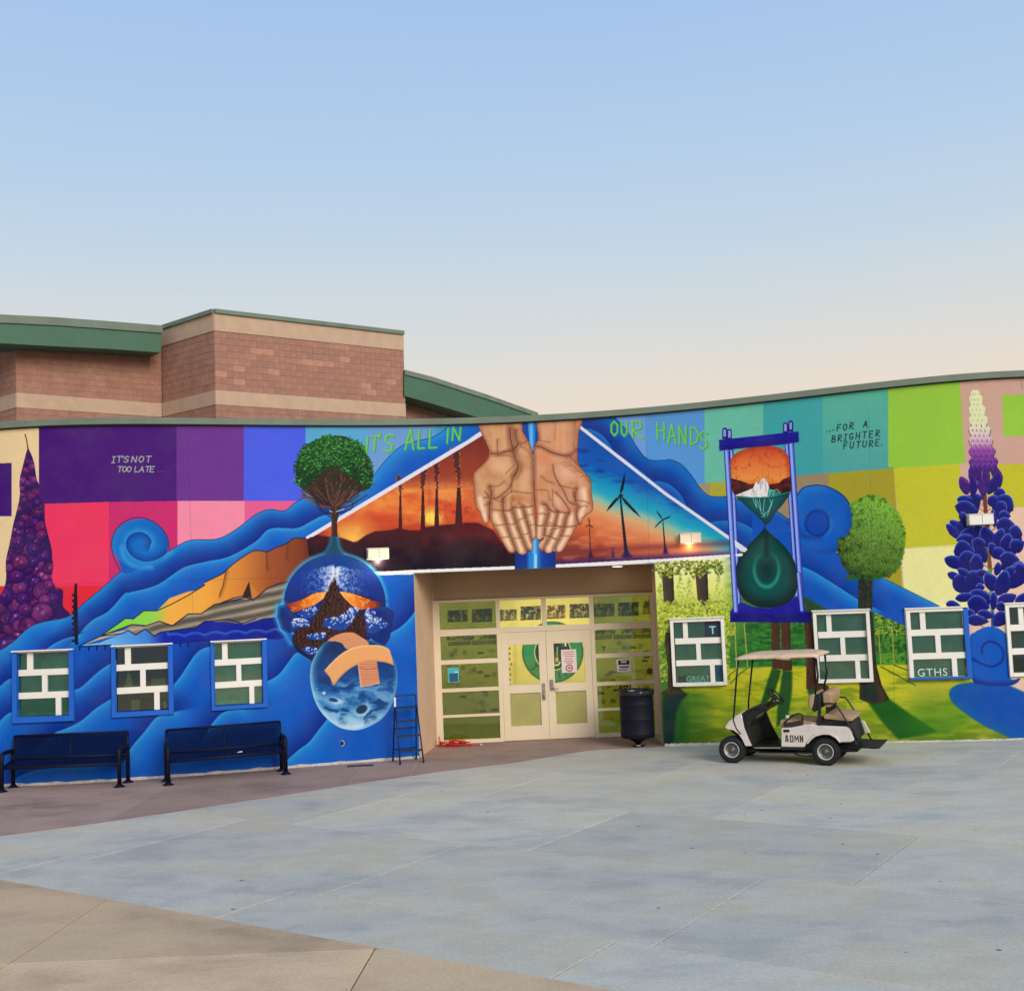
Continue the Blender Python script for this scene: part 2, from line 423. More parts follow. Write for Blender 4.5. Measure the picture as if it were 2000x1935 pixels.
def paint_mural():
    s = Sheet(-80, 690, 2080, 1570, 1.5, (200, 180, 150))
    R = s.rng
    def rect(x0, y0, x1, y1, c, y2=None, y3=None):
        s.fill([(x0, y0), (x1, y0 if y2 is None else y2), (x1, y1 if y3 is None else y3), (x0, y1)], c)
    # ---- colour squares, left
    CR = (236, 208, 160)
    rect(-80, 690, 76, 1570, CR)
    rect(-80, 907, 23, 1009, (72, 22, 118), 904, 1008)
    rect(76, 690, 346, 984, (76, 20, 118), 690, 978)
    rect(345, 690, 476, 978, (113, 54, 144), 690, 978)
    rect(476, 690, 597, 978, (78, 98, 226), 690, 978)
    rect(597, 690, 717, 1060, (92, 168, 208))
    rect(717, 690, 1000, 1060, (112, 158, 208))
    s.fill(ZC((1760, 150), (2000, 150), (2000, 260), (1760, 290)), (64, 152, 196), soft=6)
    rect(76, 984, 213, 1145, (236, 58, 100), 980, 1144)
    rect(213, 980, 347, 1260, (205, 44, 112), 978, 1260)
    rect(347, 978, 478, 1200, (240, 142, 166), 978, 1200)
    rect(478, 978, 620, 1200, (228, 96, 148), 978, 1200)
    rect(-20, 1145, 213, 1300, (226, 44, 62), 1143, 1300)
    # ---- colour squares, right
    rect(1100, 690, 1262, 1000, (116, 160, 216)); rect(1262, 690, 1376, 1100, (92, 154, 212))
    rect(1376, 690, 1491, 1100, (110, 190, 166)); rect(1491, 690, 1607, 1100, (66, 166, 166))
    s.vgrad([(1607, 690), (1735, 690), (1745, 940), (1607, 940)], [(740, (94, 182, 152)), (930, (82, 168, 164))])
    rect(1735, 690, 1884, 912, (156, 202, 66), 690, 907)
    s.fill([(1732, 690), (1872, 690), (1885, 906), (1744, 914)], (156, 202, 66))
    s.fill([(1871, 690), (2090, 690), (2090, 1570), (1885, 1570), (1885, 906)], (208, 168, 148))
    s.fill([(1956, 772), (2090, 768), (2090, 850), (1961, 852)], (156, 202, 66))
    s.fill([(1358, 945), (1388, 943), (1388, 1000), (1358, 1000)], (164, 150, 112))
    s.fill([(1387, 942), (1440, 940), (1440, 1000), (1387, 1000)], (176, 168, 58))
    s.fill([(1500, 935), (1620, 923), (1620, 1100), (1500, 1100)], (158, 138, 108))
    s.fill([(1619, 924), (1745, 914), (1765, 1190), (1619, 1190)], (172, 160, 42))
    s.fill([(1745, 914), (1888, 905), (1888, 1066), (1760, 1070)], (202, 198, 50))
    s.fill([(1935, 907), (2090, 905), (2090, 988), (1960, 990), (1930, 989)], (200, 194, 46))
    s.fill([(1760, 1070), (1900, 1062), (1900, 1220), (1770, 1220)], (238, 232, 160))
    s.fill([(1885, 990), (2090, 990), (2090, 1400), (1900, 1400)], (232, 196, 168))
    s.fill([(1875, 905), (1896, 905), (1888, 1000), (1884, 1000)], (216, 176, 158))
    # grain of the squares
    b = (0, 0, s.W, s.H)
    n = s.noise(b, 60, 3, 3) * .6 + s.noise(b, 9, 11, 2) * .4
    s.a *= (0.975 + .05 * n)[..., None]

    # ---- forest, right of the doors
    fo = [(1277, 1090), (1440, 1085), (1440, 1165), (1640, 1165), (1740, 1190), (1768, 1222), (1890, 1232), (1900, 1570), (1277, 1570)]
    fb, fm = s.vgrad(fo, [(1095, (240, 240, 186)), (1150, (230, 232, 130)), (1200, (170, 190, 60)), (1280, (60, 120, 50)), (1560, (90, 130, 30))])
    X, Y = s.grid(fb)
    hd = np.clip((X - 1410) / 60, 0, 1) * fm * np.clip((1330 - Y) / 40, 0, 1)        # shaded hedge to the right
    nn = s.noise(fb, 8, 21, 4)
    s.put(fb, hd, (36, 112, 40), .9); s.put(fb, hd * (nn > .52), (74, 150, 54), .55); s.put(fb, hd * (s.noise(fb, 5, 31, 3, .4) > .58), (18, 76, 34), .6)
    # grass
    gr = [(1277, 1365), (1330, 1345), (1420, 1305), (1500, 1302), (1600, 1300), (1700, 1298), (1800, 1296), (1888, 1300), (2100, 1400), (2100, 1570), (1277, 1570)]
    b, m = s.vgrad(gr, [(1296, (200, 196, 40)), (1340, (196, 194, 40)), (1400, (150, 170, 34)), (1448, (104, 130, 28)), (1500, (90, 110, 24))], soft=1.5)
    n = s.noise(b, 14, 41, 4, .35, 1.6)
    s.put(b, m * np.clip((n - .5) * 4, 0, 1), (214, 206, 60), .55); s.put(b, m * np.clip((.46 - n) * 5, 0, 1), (104, 132, 24), .6)
    X, Y = s.grid(b)
    dk = np.clip(1 - np.hypot((X - 1300) / 100, (Y - 1400) / 95), 0, 1) + np.clip((1350 - X) / 50, 0, 1) * np.clip((Y - 1350) / 60, 0, 1)
    s.put(b, m * np.clip(dk * 1.2, 0, 1), (26, 92, 30), .85)
    dk = np.clip((1420 - X) / 60, 0, 1) * np.clip((Y - 1345) / 30, 0, 1) * np.clip((1400 - Y) / 40, 0, 1)
    s.put(b, m * np.clip(dk, 0, 1), (50, 118, 30), .7)
    for i in range(130):
        x, y = R.uniform(1420, 1700), R.uniform(1312, 1440)
        s.line([(x, y), (x + 5, y - 1.6), (x + 11, y + .4)], 1.3, (110, 132, 18), .6)
    # foliage dabs upper left of the forest
    for i in range(2600):
        x = R.uniform(1278, 1436); y = R.uniform(1160, 1330)
        edge = 1190 + 24 * np.sin(x * .09) + 12 * np.sin(x * .23)
        if y < edge or (y > 1240 and x > 1425): continue
        t = np.clip((y - 1190) / 120, 0, 1); r = R.rand()
        c = [(226, 226, 90), (190, 200, 60), (150, 176, 44)][int(r * 3)]
        c = tuple(np.array(c) * (1 - .35 * t * R.rand()))
        s.blob(x, y, R.uniform(1.6, 3.4), R.uniform(1.4, 2.8), c, .75)
    for (tx, h0) in ((1328, 1118), (1346, 1128), (1403, 1120), (1382, 1165), (1290, 1140)):       # pale pointed saplings
        for k in range(70):
            y = R.uniform(h0, 1200); w = (y - h0) * .13 + .6
            s.blob(tx + R.normal() * w, y, 2.1, 1.8, (178, 190, 92) if k % 2 else (150, 170, 70), .7)
    # big trunks
    for pts in (ZG((360, 1310), (450, 1300), (460, 1568), (380, 1568)) + ZH((462, 190), (440, 225), (405, 205)),
                ZG((615, 1290), (712, 1300), (722, 1568), (640, 1568)) + ZH((722, 190), (690, 250), (640, 200))):
        pts = sorted(pts[:2]) + [pts[2], pts[4], pts[5], pts[6], pts[3]]
        b, m = s.fill(pts, (70, 58, 50)); s.inner(b, m, -3, 0, 3, (34, 30, 32), .9); s.inner(b, m, 5, 0, 4, (112, 78, 72), .6)
    b, m = s.fill(ZR((190, 700), (150, 740), (138, 900), (170, 1100), (170, 1320), (110, 1350), (120, 1400), (240, 1400), (360, 1380), (300, 1320), (230, 1290), (225, 700)), (58, 52, 34))
    s.put(b, m * (s.noise(b, 4, 51, 3, 2, .5) > .55), (88, 80, 48), .5)
    for x in range(26):                                                    # hanging crown above
        pass
    for i in range(900):
        x = R.uniform(1278, 1412); y = R.uniform(1094, 1136)
        lim = 1112 + 16 * abs(np.sin((x - 1276) * .055)) + 4 * np.sin(x * .4)
        if y > lim: continue
        c = [(90, 112, 34), (150, 160, 56), (190, 190, 92), (60, 84, 30)][R.randint(4)]
        s.blob(x, y, R.uniform(1.6, 3.2), R.uniform(1.4, 2.6), c, .8)
    for i in range(420):                                                   # dark dabs at the trunk feet
        x, y = R.uniform(1296, 1400), R.uniform(1176, 1235)
        s.blob(x, y, 1.8, 1.5, (86, 102, 40) if i % 3 else (214, 214, 96), .6)
    for i in range(700):
        x, y = R.uniform(1284, 1432), R.uniform(1172, 1236)
        s.blob(x, y, R.uniform(1.6, 3.2), R.uniform(1.4, 2.4), [(150, 164, 52), (196, 202, 70), (110, 128, 40), (222, 222, 96)][i % 4], .8)
    # dark tree foot shade on the left
    s.fill(ZR((120, 1400), (330, 1370), (380, 1360), (300, 1440), (250, 1560), (240, 1700), (230, 1880), (130, 1880)), (10, 44, 48), .92, soft=3)
    # thin poles and their shadows
    for p in (ZR((825, 680), (842, 1130)), ZR((915, 680), (950, 1115))):
        s.line(p, 1.8, (196, 190, 90), .9)
    for p in (ZR((842, 1130), (760, 1200)), ZR((950, 1115), (870, 1180), (780, 1270))): s.line(p, 2.2, (84, 96, 24), .8)
    # twin trees, third tree with painted shadows
    for pts, sh in ((ZH((1200, 370), (1265, 370), (1265, 600), (1290, 700), (1290, 730), (1205, 730)), ZH((1205, 725), (1280, 735), (1230, 900), (1160, 1000), (1100, 1100), (1120, 1000), (1160, 860))),
                    (ZH((1275, 370), (1345, 370), (1350, 600), (1362, 740), (1285, 745), (1280, 640)), ZH((1288, 740), (1362, 745), (1360, 900), (1330, 1100), (1240, 1180), (1250, 1000))),
                    (ZH((1450, 375), (1510, 375), (1560, 820), (1640, 860), (1640, 900), (1470, 880), (1470, 560)), ZH((1470, 870), (1640, 890), (1600, 950), (1500, 960)))):
        s.fill(sh, (20, 78, 34), .92, soft=1)
        b, m = s.fill(pts, (86, 54, 38)); s.inner(b, m, 2, 0, 2, (128, 84, 60), .5); s.inner(b, m, -2, 0, 2, (46, 30, 26), .8)
        s.put(b, m * (s.noise(b, 3, 61, 3, 2, .4) > .55), (54, 36, 26), .5)
    X0 = s.x0
    # right tree (round crown comes later)
    t = ZJ((690, 0), (800, 0), (800, 300), (830, 700), (870, 850), (930, 965), (880, 985), (800, 1000), (700, 960), (690, 700), (760, 300))
    s.fill(ZJ((700, 830), (840, 830), (930, 960), (1100, 1080), (1300, 1210), (1000, 1270), (870, 1130), (760, 980)), (22, 92, 24), .95, soft=2)
    b, m = s.fill(ZJ((690, 0), (800, 0), (800, 280), (690, 270)) , (38, 44, 36))
    t = ZJ((770, 290), (800, 290), (830, 700), (870, 850), (930, 965), (880, 985), (800, 1000), (700, 960), (700, 830), (790, 825))
    b, m = s.fill(t, (70, 50, 30)); s.inner(b, m, -4, 0, 3, (30, 40, 32), .8)
    s.fill(ZJ((720, 840), (830, 840), (850, 985), (720, 960)), (20, 48, 44), .85, soft=2)
    # lighter bushes and swings right of that tree
    bb = ZJ((820, 290), (1050, 400), (1065, 690), (870, 690), (830, 500))
    b, m = s.fill(bb, (54, 116, 36)); n = s.noise(b, 5, 71, 3)
    s.put(b, m * (n > .5), (110, 160, 50), .5); s.put(b, m * (n < .4), (26, 80, 28), .6)
    for i in range(160):
        x, y = ZJ((R.uniform(820, 1050), R.uniform(300, 470)))[0]
        if y < 1120 + (290 + (x - 1709) * 3.92 * .47) / 3.92: continue
        s.blob(x, y, 1.8, 1.5, (206, 200, 80), .7)
    for i in range(90):
        x, y = ZJ((R.uniform(870, 1060), R.uniform(610, 690)))[0]; s.blob(x, y, 3, 2.4, (96, 160, 50), .6)
    for p in (ZJ((845, 420), (865, 710)), ZJ((950, 400), (965, 700))): s.line(p, 2, (176, 160, 74))
    for p in (ZJ((865, 712), (1130, 855)), ZJ((965, 700), (1070, 740))): s.line(p, 2.4, (72, 84, 18), .85)
    s.fill(ZJ((1090, 820), (1500, 810), (1480, 860), (1350, 1100), (1100, 1000)), (150, 160, 50), .45, soft=12)
    s.fill(ZJ((1100, 1000), (1500, 960), (1560, 1180), (1300, 1270), (1050, 1200)), (60, 130, 16), .5, soft=14)

    # ---- blue waves, left
    BL = (0, 90, 186)
    top = sm(ZP((-60, 1880), (0, 1850), (120, 1770), (240, 1665), (350, 1610), (500, 1580), (600, 1550)) [:0] +
             [(-80, 1330)] + ZB((-40, 450), (0, 430), (100, 365), (200, 270), (310, 218), (480, 185), (560, 150), (640, 70), (740, -10)) +
             ZA((820, 1410), (930, 1315), (1100, 1240), (1290, 1160), (1450, 1080), (1660, 1068), (1800, 1000), (1960, 880)) +
             ZC((500, 842), (610, 852), (700, 785), (800, 745), (900, 745), (1080, 760), (1180, 700), (1290, 585), (1400, 450), (1530, 345), (1740, 290), (1850, 220), (1960, 120)))
    topline = top
    body = list(map(tuple, top)) + [(960, 760), (960, 1600), (-80, 1600)]
    wb, wm = s.mask(body); WM = s.full(wb, wm)
    X, Y = s.grid(wb)
    t = np.clip((Y - 830) / 700, 0, 1)[..., None]
    s.put(wb, wm, BL)
    v = s.a[wb[1]:wb[3], wb[0]:wb[2]]
    nn = s.noise(wb, 90, 5, 3)
    s.put(wb, wm * np.clip((nn - .45) * 2.5, 0, 1), (4, 116, 206), .5)
    HI, DK = (52, 164, 224), (0, 36, 126)
    def crest(pts, r=30, up=34, hi=.75, dk=.85, clip=WM):
        p = sm(pts); r *= 1.5; up *= 1.5; hi *= .85
        s.glow(p, up, DK, dk, -1, 1.3, clip); s.glow(p, r, HI, hi, 1, 1.6, clip)
        s.glow(p, r * .25, (90, 180, 226), hi * .5, 1, 1.2, clip)
    s.glow(topline, 42, HI, .75, 1, 1.5, WM)
    s.line(topline, 1.6, (16, 60, 120), .9)
    # second crest with the gold hills below
    crest(ZB((590, 320), (700, 205), (830, 130), (950, 0)) + ZA((1000, 1475), (1200, 1420), (1400, 1290), (1560, 1245), (1760, 1200), (1960, 1085)) +
          ZC((500, 990), (700, 985), (800, 940), (900, 890), (1000, 880)), 24, 30)
    crest(ZB((-60, 760), (0, 705), (60, 655), (115, 640)), 26, 26); crest(ZB((-80, 1080), (0, 970), (60, 915), (120, 895)), 26, 26)
    crest(ZB((350, 425), (420, 375), (500, 340), (580, 318)), 16, 16)
    crest(ZB((560, 735), (620, 712), (690, 650), (770, 580), (870, 515)), 26, 30)
    crest(ZB((340, 1120), (420, 1060), (500, 1030), (620, 970), (740, 870), (870, 790)), 28, 34)
    crest(ZB((1325, 700), (1380, 630), (1440, 540), (1500, 455), (1560, 415), (1615, 400)), 26, 30)
    crest(ZB((980, 1210), (1030, 1140), (1100, 1060), (1170, 970), (1230, 925), (1340, 900)), 30, 36)
    crest(ZB((1590, 1040), (1640, 970), (1700, 910), (1790, 880), (1860, 880)), 26, 30)
    crest(ZB((60, 1480), (140, 1400), (260, 1350), (420, 1330), (700, 1320)), 20, 18, .35, .5)
    crest(ZD((460, 675), (560, 620), (640, 520), (700, 450), (800, 420)), 30, 36)
    crest(ZD((630, 1270), (720, 1190), (800, 1130), (870, 1040), (930, 965)), 30, 36)
    crest(ZD((1420, 300), (1500, 250), (1580, 170), (1650, 60)), 24, 40)
    # curl
    cw = ell(269, 1062, 55, 52)
    cb, cm = s.fill(ell(273.5, 1062, 55, 49, 60), (0, 112, 196)); CM = s.full(cb, cm)
    s.fill(ZA((900, 1220), (940, 1330), (1000, 1330), (1160, 1240), (1000, 1290)), (0, 96, 186))
    s.inner(cb, cm, -6, 5, 9, (0, 70, 160), .7); s.inner(cb, cm, 8, 8, 8, (70, 165, 215), .35)
    s.line(sm(ZA((925, 1320), (870, 1200), (855, 1090), (900, 980), (1000, 915), (1100, 908), (1210, 960), (1280, 1050), (1295, 1150))), 1.8, (28, 50, 120), .9)
    tail = sm(ZA((1300, 1165), (1200, 1225), (1100, 1240), (1010, 1200), (965, 1120), (985, 1050), (1050, 1015), (1120, 1030), (1160, 1080), (1150, 1120)))
    s.glow(tail, 16, (0, 56, 140), .8, 1, 1.2, CM)
    s.glow(tail, 14, (80, 172, 220), .6, -1, 1.2)
    s.glow(sm(ZA((930, 1130), (950, 1210), (1030, 1275), (1160, 1285))), 8, (90, 180, 224), .55, 0, 1.2)
    # gold hills, grey rock, small dark waves (they lie over the blue)
    gold = ZC((-2, 1400), (60, 1370), (140, 1330), (210, 1265), (300, 1200), (370, 1160), (430, 1158), (480, 1165), (540, 1135), (620, 1105), (690, 1060), (780, 1065), (850, 1036), (960, 1050), (960, 1320), (630, 1390), (560, 1410), (480, 1445), (370, 1535), (290, 1505), (220, 1520), (100, 1568), (0, 1640))
    goldL = ZB((1960, -10), (1900, 40), (1800, 45), (1630, 80), (1540, 150), (1440, 152), (1330, 240), (1220, 205), (1120, 240), (1000, 232), (800, 320), (770, 320), (960, 185), (1020, 190), (1100, 125), (1200, 130), (1300, 30), (1440, -20)) + ZA((1500, 1462), (1568, 1420), (1600, 1560))
    for g in (gold,):
        s.vgrad(g, [(400, (238, 170, 70)), (470, (214, 134, 56)), (530, (160, 84, 44)), (590, (130, 62, 34)), (625, (60, 28, 30))], ang=90)
    b, m = s.vgrad(goldL, [(195, (126, 214, 66)), (300, (150, 214, 80)), (330, (240, 176, 76)), (400, (238, 170, 70)), (470, (214, 134, 56)), (520, (168, 92, 46))], ang=90)
    for p in (ZC((160, 1320), (140, 1420), (110, 1500)), ZC((470, 1170), (475, 1300)), ZC((630, 1110), (625, 1220))): s.line(p, 2, (96, 50, 24), .7); s.glow(p, 8, (110, 60, 24), .5, -1)
    s.fill(ZC((340, 1390), (290, 1500), (360, 1530)), (54, 30, 30)); s.fill(ZC((340, 1400), (370, 1535), (420, 1490)), (206, 140, 50), .6)
    rock = ZB((770, 322), (960, 272), (1010, 232), (1100, 252), (1220, 207), (1320, 242), (1440, 155), (1540, 150), (1640, 80), (1800, 48), (1900, 20), (1960, 40)) + ZC((100, 1550), (290, 1505), (370, 1535), (480, 1445), (640, 1390), (620, 1480), (600, 1568)) + ZD((560, 60), (560, 170), (300, 230), (200, 195), (0, 205)) + ZB((1850, 225), (1750, 190), (1560, 210), (1500, 255), (1220, 290), (1180, 320), (1110, 265), (1040, 310), (980, 275), (940, 300), (640, 385))
    b, m = s.fill(rock, (128, 118, 104))
    X, Y = s.grid(b); st = np.sin((Y + (X - 400) * .22) * .36 + 2 * s.noise(b, 40, 81, 2)) + .5 * (s.noise(b, 10, 83, 3, .2, 1) - .5)
    s.put(b, m * np.clip(st * 1.5, 0, 1), (78, 72, 66), .7); s.put(b, m * np.clip(-st * 1.2 - .4, 0, 1), (196, 182, 158), .7)
    s.put(b, m * np.clip((300 - X) / 80, 0, 1), (222, 200, 170), .7)
    dw = ZB((160 * 3.92, 388), (760, 372), (940, 300), (980, 275), (1040, 312), (1110, 268), (1185, 322), (1230, 290), (1500, 256), (1560, 212), (1750, 192), (1850, 225)) + ZD((0, 205), (200, 195), (290, 235), (450, 185), (560, 175), (600, 310), (620, 345), (480, 345), (0, 360)) + ZB((1600, 350), (1330, 372), (840, 395), (640, 395))
    b, m = s.vgrad(dw, [(200, (120, 186, 226)), (290, (60, 130, 206)), (320, (4, 40, 160)), (450, (0, 32, 150)), (560, (0, 26, 130))], ang=90)
    DWM = s.full(b, m)
    for oy in (0, 20):
        xs = np.arange(200, 560, 2.0); ys = 1238 + oy - (xs - 400) * .045 - 5 * np.abs(np.sin((xs + oy) * np.pi / 40)) - 12 * (xs < 330) * (oy == 0)
        s.glow(np.stack([xs, ys], 1), 7, (84, 136, 224), .75, 1, 1.2, DWM)
    OL = (44, 22, 34)
    s.line(sm(ZC((0, 1400), (60, 1370), (140, 1330), (210, 1265), (300, 1200), (370, 1160), (430, 1158), (480, 1165), (540, 1135), (620, 1105), (690, 1060), (780, 1065), (850, 1036), (950, 1050)), 4), 1.8, OL)
    s.line(ZC((640, 1392), (560, 1410), (480, 1445), (370, 1535), (290, 1505), (220, 1520), (100, 1568)) + ZB((1900, 20), (1800, 48), (1640, 80), (1540, 150), (1440, 152), (1320, 242), (1220, 207), (1120, 242), (1010, 232), (770, 322)), 2, OL)
    s.line(ZA((1568, 1420), (1500, 1462), (1440, 1500), (1310, 1568)) + ZB((1200, 128), (1100, 128), (1020, 190), (960, 185), (770, 322)), 1.8, OL)
    s.line(ZB((620, 388), (770, 322), (940, 300), (980, 275), (1040, 312), (1110, 268), (1185, 322), (1230, 290), (1500, 256), (1560, 212), (1750, 190), (1850, 225), (1960, 190)), 1.9, (20, 20, 60))
    s.line(ZB((600, 402), (850, 390)), 2.4, (10, 20, 60)); s.line(ZB((1330, 378), (1600, 352)), 2, (10, 24, 90))
    for x in (610, 680, 742, 805, 1380, 1440): s.line(ZB((x, 400 if x < 1000 else 375), (x, 428 if x < 1000 else 400)), 3.4, (8, 30, 96), .95)
    # toothed dark line
    s.fill(ZB((572, -80), (590, -80), (600, 385), (575, 390), (560, 100)), (18, 16, 44))
    for i, y in enumerate(range(0, 380, 44)):
        s.fill(ZB((548, y), (580, y - 6), (580, y + 18), (552, y + 16)), (22, 24, 60))
    s.line(ZA((570, 1568), (580, 1490)), 3, (60, 10, 30))
    # ---- bramble flower, far left
    fl = sm(ZP((215, 35), (240, 150), (268, 215), (290, 290), (300, 360), (312, 420), (330, 470), (330, 560), (375, 630), (378, 760), (410, 900), (435, 1000), (440, 1080), (450, 1150), (435, 1240), (470, 1320), (530, 1350), (530, 1480), (590, 1550), (500, 1585), (350, 1615), (240, 1665), (120, 1775), (0, 1850), (-200, 1900), (-200, 1500), (-40, 1420), (20, 1360), (50, 1260), (50, 1100), (80, 960), (110, 800), (140, 680), (165, 560), (165, 420), (185, 330), (215, 210), (232, 150)), 4)
    b, m = s.mask(fl); FM = s.full(b, m)
    s.put(b, m, (52, 14, 92))
    BE = [(116, 30, 92), (130, 46, 112), (90, 24, 106), (70, 18, 112)]
    for i in range(190):
        y = R.uniform(865, 1290); hw = np.interp(y, [850, 880, 960, 1040, 1140, 1200, 1260], [2, 7, 19, 34, 48, 64, 100]); cx = np.interp(y, [850, 960, 1140, 1280], [51, 56, 54, 30])
        x = cx + R.uniform(-1, 1) * hw; r = np.interp(y, [850, 950, 1100, 1280], [3.5, 7, 11, 17]) * R.uniform(.8, 1.6)
        bb = s.box(s.px([(x - r * 1.3, y - r * 1.3), (x + r * 1.3, y + r * 1.3)]), 0)
        gx, gy = s.grid(bb)
        if gx.size == 0: continue
        d = np.hypot(gx - x, (gy - y) * 1.05) / r; c = s.cut(FM, bb)
        s.put(bb, (d < 1.12) * c, (40, 8, 84), .95)
        s.put(bb, (d < 1) * c, BE[i % 4], .9)
        s.put(bb, (d < 1) * c * np.clip((gy - y + (gx - x) * .4) / r, 0, 1), (38, 8, 80), .8)
        ri = np.clip(1 - np.abs(d - .62) / .2, 0, 1) * (0.3 + .7 * np.clip((y - gy) / r + .4, 0, 1))
        s.put(bb, ri * c, (166, 88, 150), .4)
        s.put(bb, np.clip(1 - np.hypot(gx - x - r * .1, gy - y + r * .1) / (r * .34), 0, 1) * c, (186, 118, 160), .7)
        if i % 3 == 0: s.put(bb, np.clip(1 - np.hypot(gx - x + r * .4, gy - y + r * .45) / (r * .22), 0, 1) * c, (214, 206, 236), .7)
    X, Y = s.grid(b); s.put(b, m * np.clip((s.noise(b, 11, 77, 3) - .5) * 3, 0, 1), (44, 12, 90), .6)
    s.line(ZP((212, 35), (225, 90), (235, 160)), 2, (60, 40, 30), .9)

    # ---- the big triangle: white tape, sunset, turbines
    tl = ZC((780, 1062), (1960, 352)) ; pk = ZE((555, 262))[0]
    LB = ZE((-40, 650))[0]
    def P_(x, y): return (x, y)
    apexL = (941, 848)
    left_tri = [(600, 1050), (941, 849), (1000, 849), (1085, 1100), (722, 1104), (640, 1100)]
    b, m = s.vgrad(left_tri, [(850, (120, 40, 28)), (930, (160, 66, 40)), (950, (196, 104, 60)), (958, (232, 148, 70)), (1000, (224, 110, 52)), (1035, (190, 74, 40)), (1060, (120, 40, 34))])
    n = s.noise(b, 28, 91, 4, .7, 1.3); X, Y = s.grid(b)
    s.put(b, m * np.clip((n - .5) * 4, 0, 1) * (Y > 955), (200, 60, 36), .55)
    s.put(b, m * np.clip((.5 - n) * 4, 0, 1) * np.clip((Y - 950) / 20, 0, 1), (248, 176, 84), .55)
    s.put(b, m * np.clip(1 - np.hypot(X - 690, (Y - 1052) * 1.1) / 62, 0, 1), (255, 196, 84), .95)
    s.put(b, m * np.clip(1 - np.hypot(X - 843, Y - 1010) / 26, 0, 1), (255, 226, 84), 1)
    s.put(b, m * (np.clip(1 - np.hypot(X - 843, Y - 1012) / 13, 0, 1) > .05), (255, 220, 90), .5)
    n2 = s.noise(b, 10, 95, 3)
    s.put(b, m * np.clip(1 - np.abs(Y - 948 - 8 * (n2 - .5)) / 9, 0, 1) * (X > 805) * (n2 > .45), (224, 132, 76), .6)
    s.put(b, m * np.clip((n2 - .5) * 6, 0, 1) * np.clip(1 - np.hypot((X - 890) / 55, (Y - 990) / 34), 0, 1), (150, 46, 34), .8)
    # smoke stacks: x, top y, width
    for x0, yt, w, yb, sm_w, lean in ((782, 963, 3, 1040, 6, -4), (826, 958, 4, 1040, 10, 2), (853, 955, 4, 1030, 9, -2), (896, 952, 6.5, 1024, 15, -8)):
        s.fill([(x0 - w / 2, yt), (x0 + w / 2, yt), (x0 + w * .95 + 1, yb), (x0 - w * .95 - 1, yb)], (72, 26, 30))
        ytop = {782: 930, 826: 915, 853: 900, 896: 875}[x0]
        for k in range(34):
            f = k / 34; y = yt - (yt - ytop) * f; ww = 2 + sm_w * f * .5
            s.blob(x0 + lean * f * f + R.normal() * 1.2, y, ww * R.uniform(.8, 1.2), ww * .7, (228, 148, 92), .35)
        for k in range(46):
            f = k / 46; y = yt - (yt - ytop) * f; ww = 1.6 + sm_w * f * .42
            s.blob(x0 + lean * f * f + R.normal() * 1.4, y, ww * R.uniform(.8, 1.2), ww * .6, (70, 26, 32) if k % 3 else (104, 44, 40), .85)
    hills = ZC((780, 1062), (850, 1036), (950, 1050), (1050, 1060), (1140, 1092), (1170, 1085), (1230, 1040), (1300, 1010), (1420, 1000), (1480, 985), (1560, 1000), (1650, 1000), (1700, 975), (1780, 965), (1850, 958), (1960, 950)) + ZE((420, 945), (520, 942), (640, 1000), (760, 1180), (810, 1180), (810, 1300), (0, 1320)) + ZC((1260, 1330), (1100, 1230), (900, 1200), (800, 1200))
    b, m = s.vgrad(hills, [(1020, (84, 22, 30)), (1050, (66, 16, 30)), (1085, (34, 8, 30)), (1115, (16, 4, 26))], soft=.7)
    n = s.noise(b, 18, 101, 4); X, Y = s.grid(b)
    s.put(b, m * np.clip((n - .5) * 4, 0, 1) * np.clip((1090 - Y) / 60, 0, 1), (120, 34, 36), .5)
    s.glow(ZE((300, 1060), (400, 1010), (480, 1000), (600, 1040), (740, 1090)), 18, (116, 30, 34), .5)
    # right picture
    rt = [(1120, 840), (1135, 836), (1462, 1075), (1460, 1085), (1085, 1110), (1085, 1000)]
    b, m = s.mask(rt); X, Y = s.grid(b); RT = s.full(b, m)
    # iso-lines run parallel to a slope falling to the right
    tt = Y - (X - 1150) * .40
    stops = [(850, (4, 84, 168)), (905, (4, 92, 178)), (925, (8, 140, 190)), (950, (30, 168, 190)), (968, (150, 190, 170)), (985, (222, 172, 120)), (1005, (224, 136, 88)), (1040, (204, 104, 62)), (1080, (150, 62, 40))]
    tt = tt + (s.noise(b, 30, 111, 3) - .5) * 14
    ps = [q[0] for q in stops]; s.put(b, m, np.stack([np.interp(tt, ps, [q[1][k] for q in stops]) for k in range(3)], -1))
    n = s.noise(b, 18, 113, 4, .6, 1.8)
    s.put(b, m * np.clip((n - .52) * 5, 0, 1) * np.clip((935 - tt) / 30, 0, 1), (2, 52, 140), .8)
    s.put(b, m * np.clip((n - .52) * 5, 0, 1) * np.clip((tt - 985) / 20, 0, 1), (236, 150, 100), .5)
    s.put(b, m * np.clip((Y - (1085 - (X - 1120) * .05)) / 16, 0, 1), (44, 24, 110), .9)
    s.put(b, m * np.clip(1 - np.abs(Y - (1076 - (X - 1120) * .05)) / 12, 0, 1), (120, 40, 60), .6)
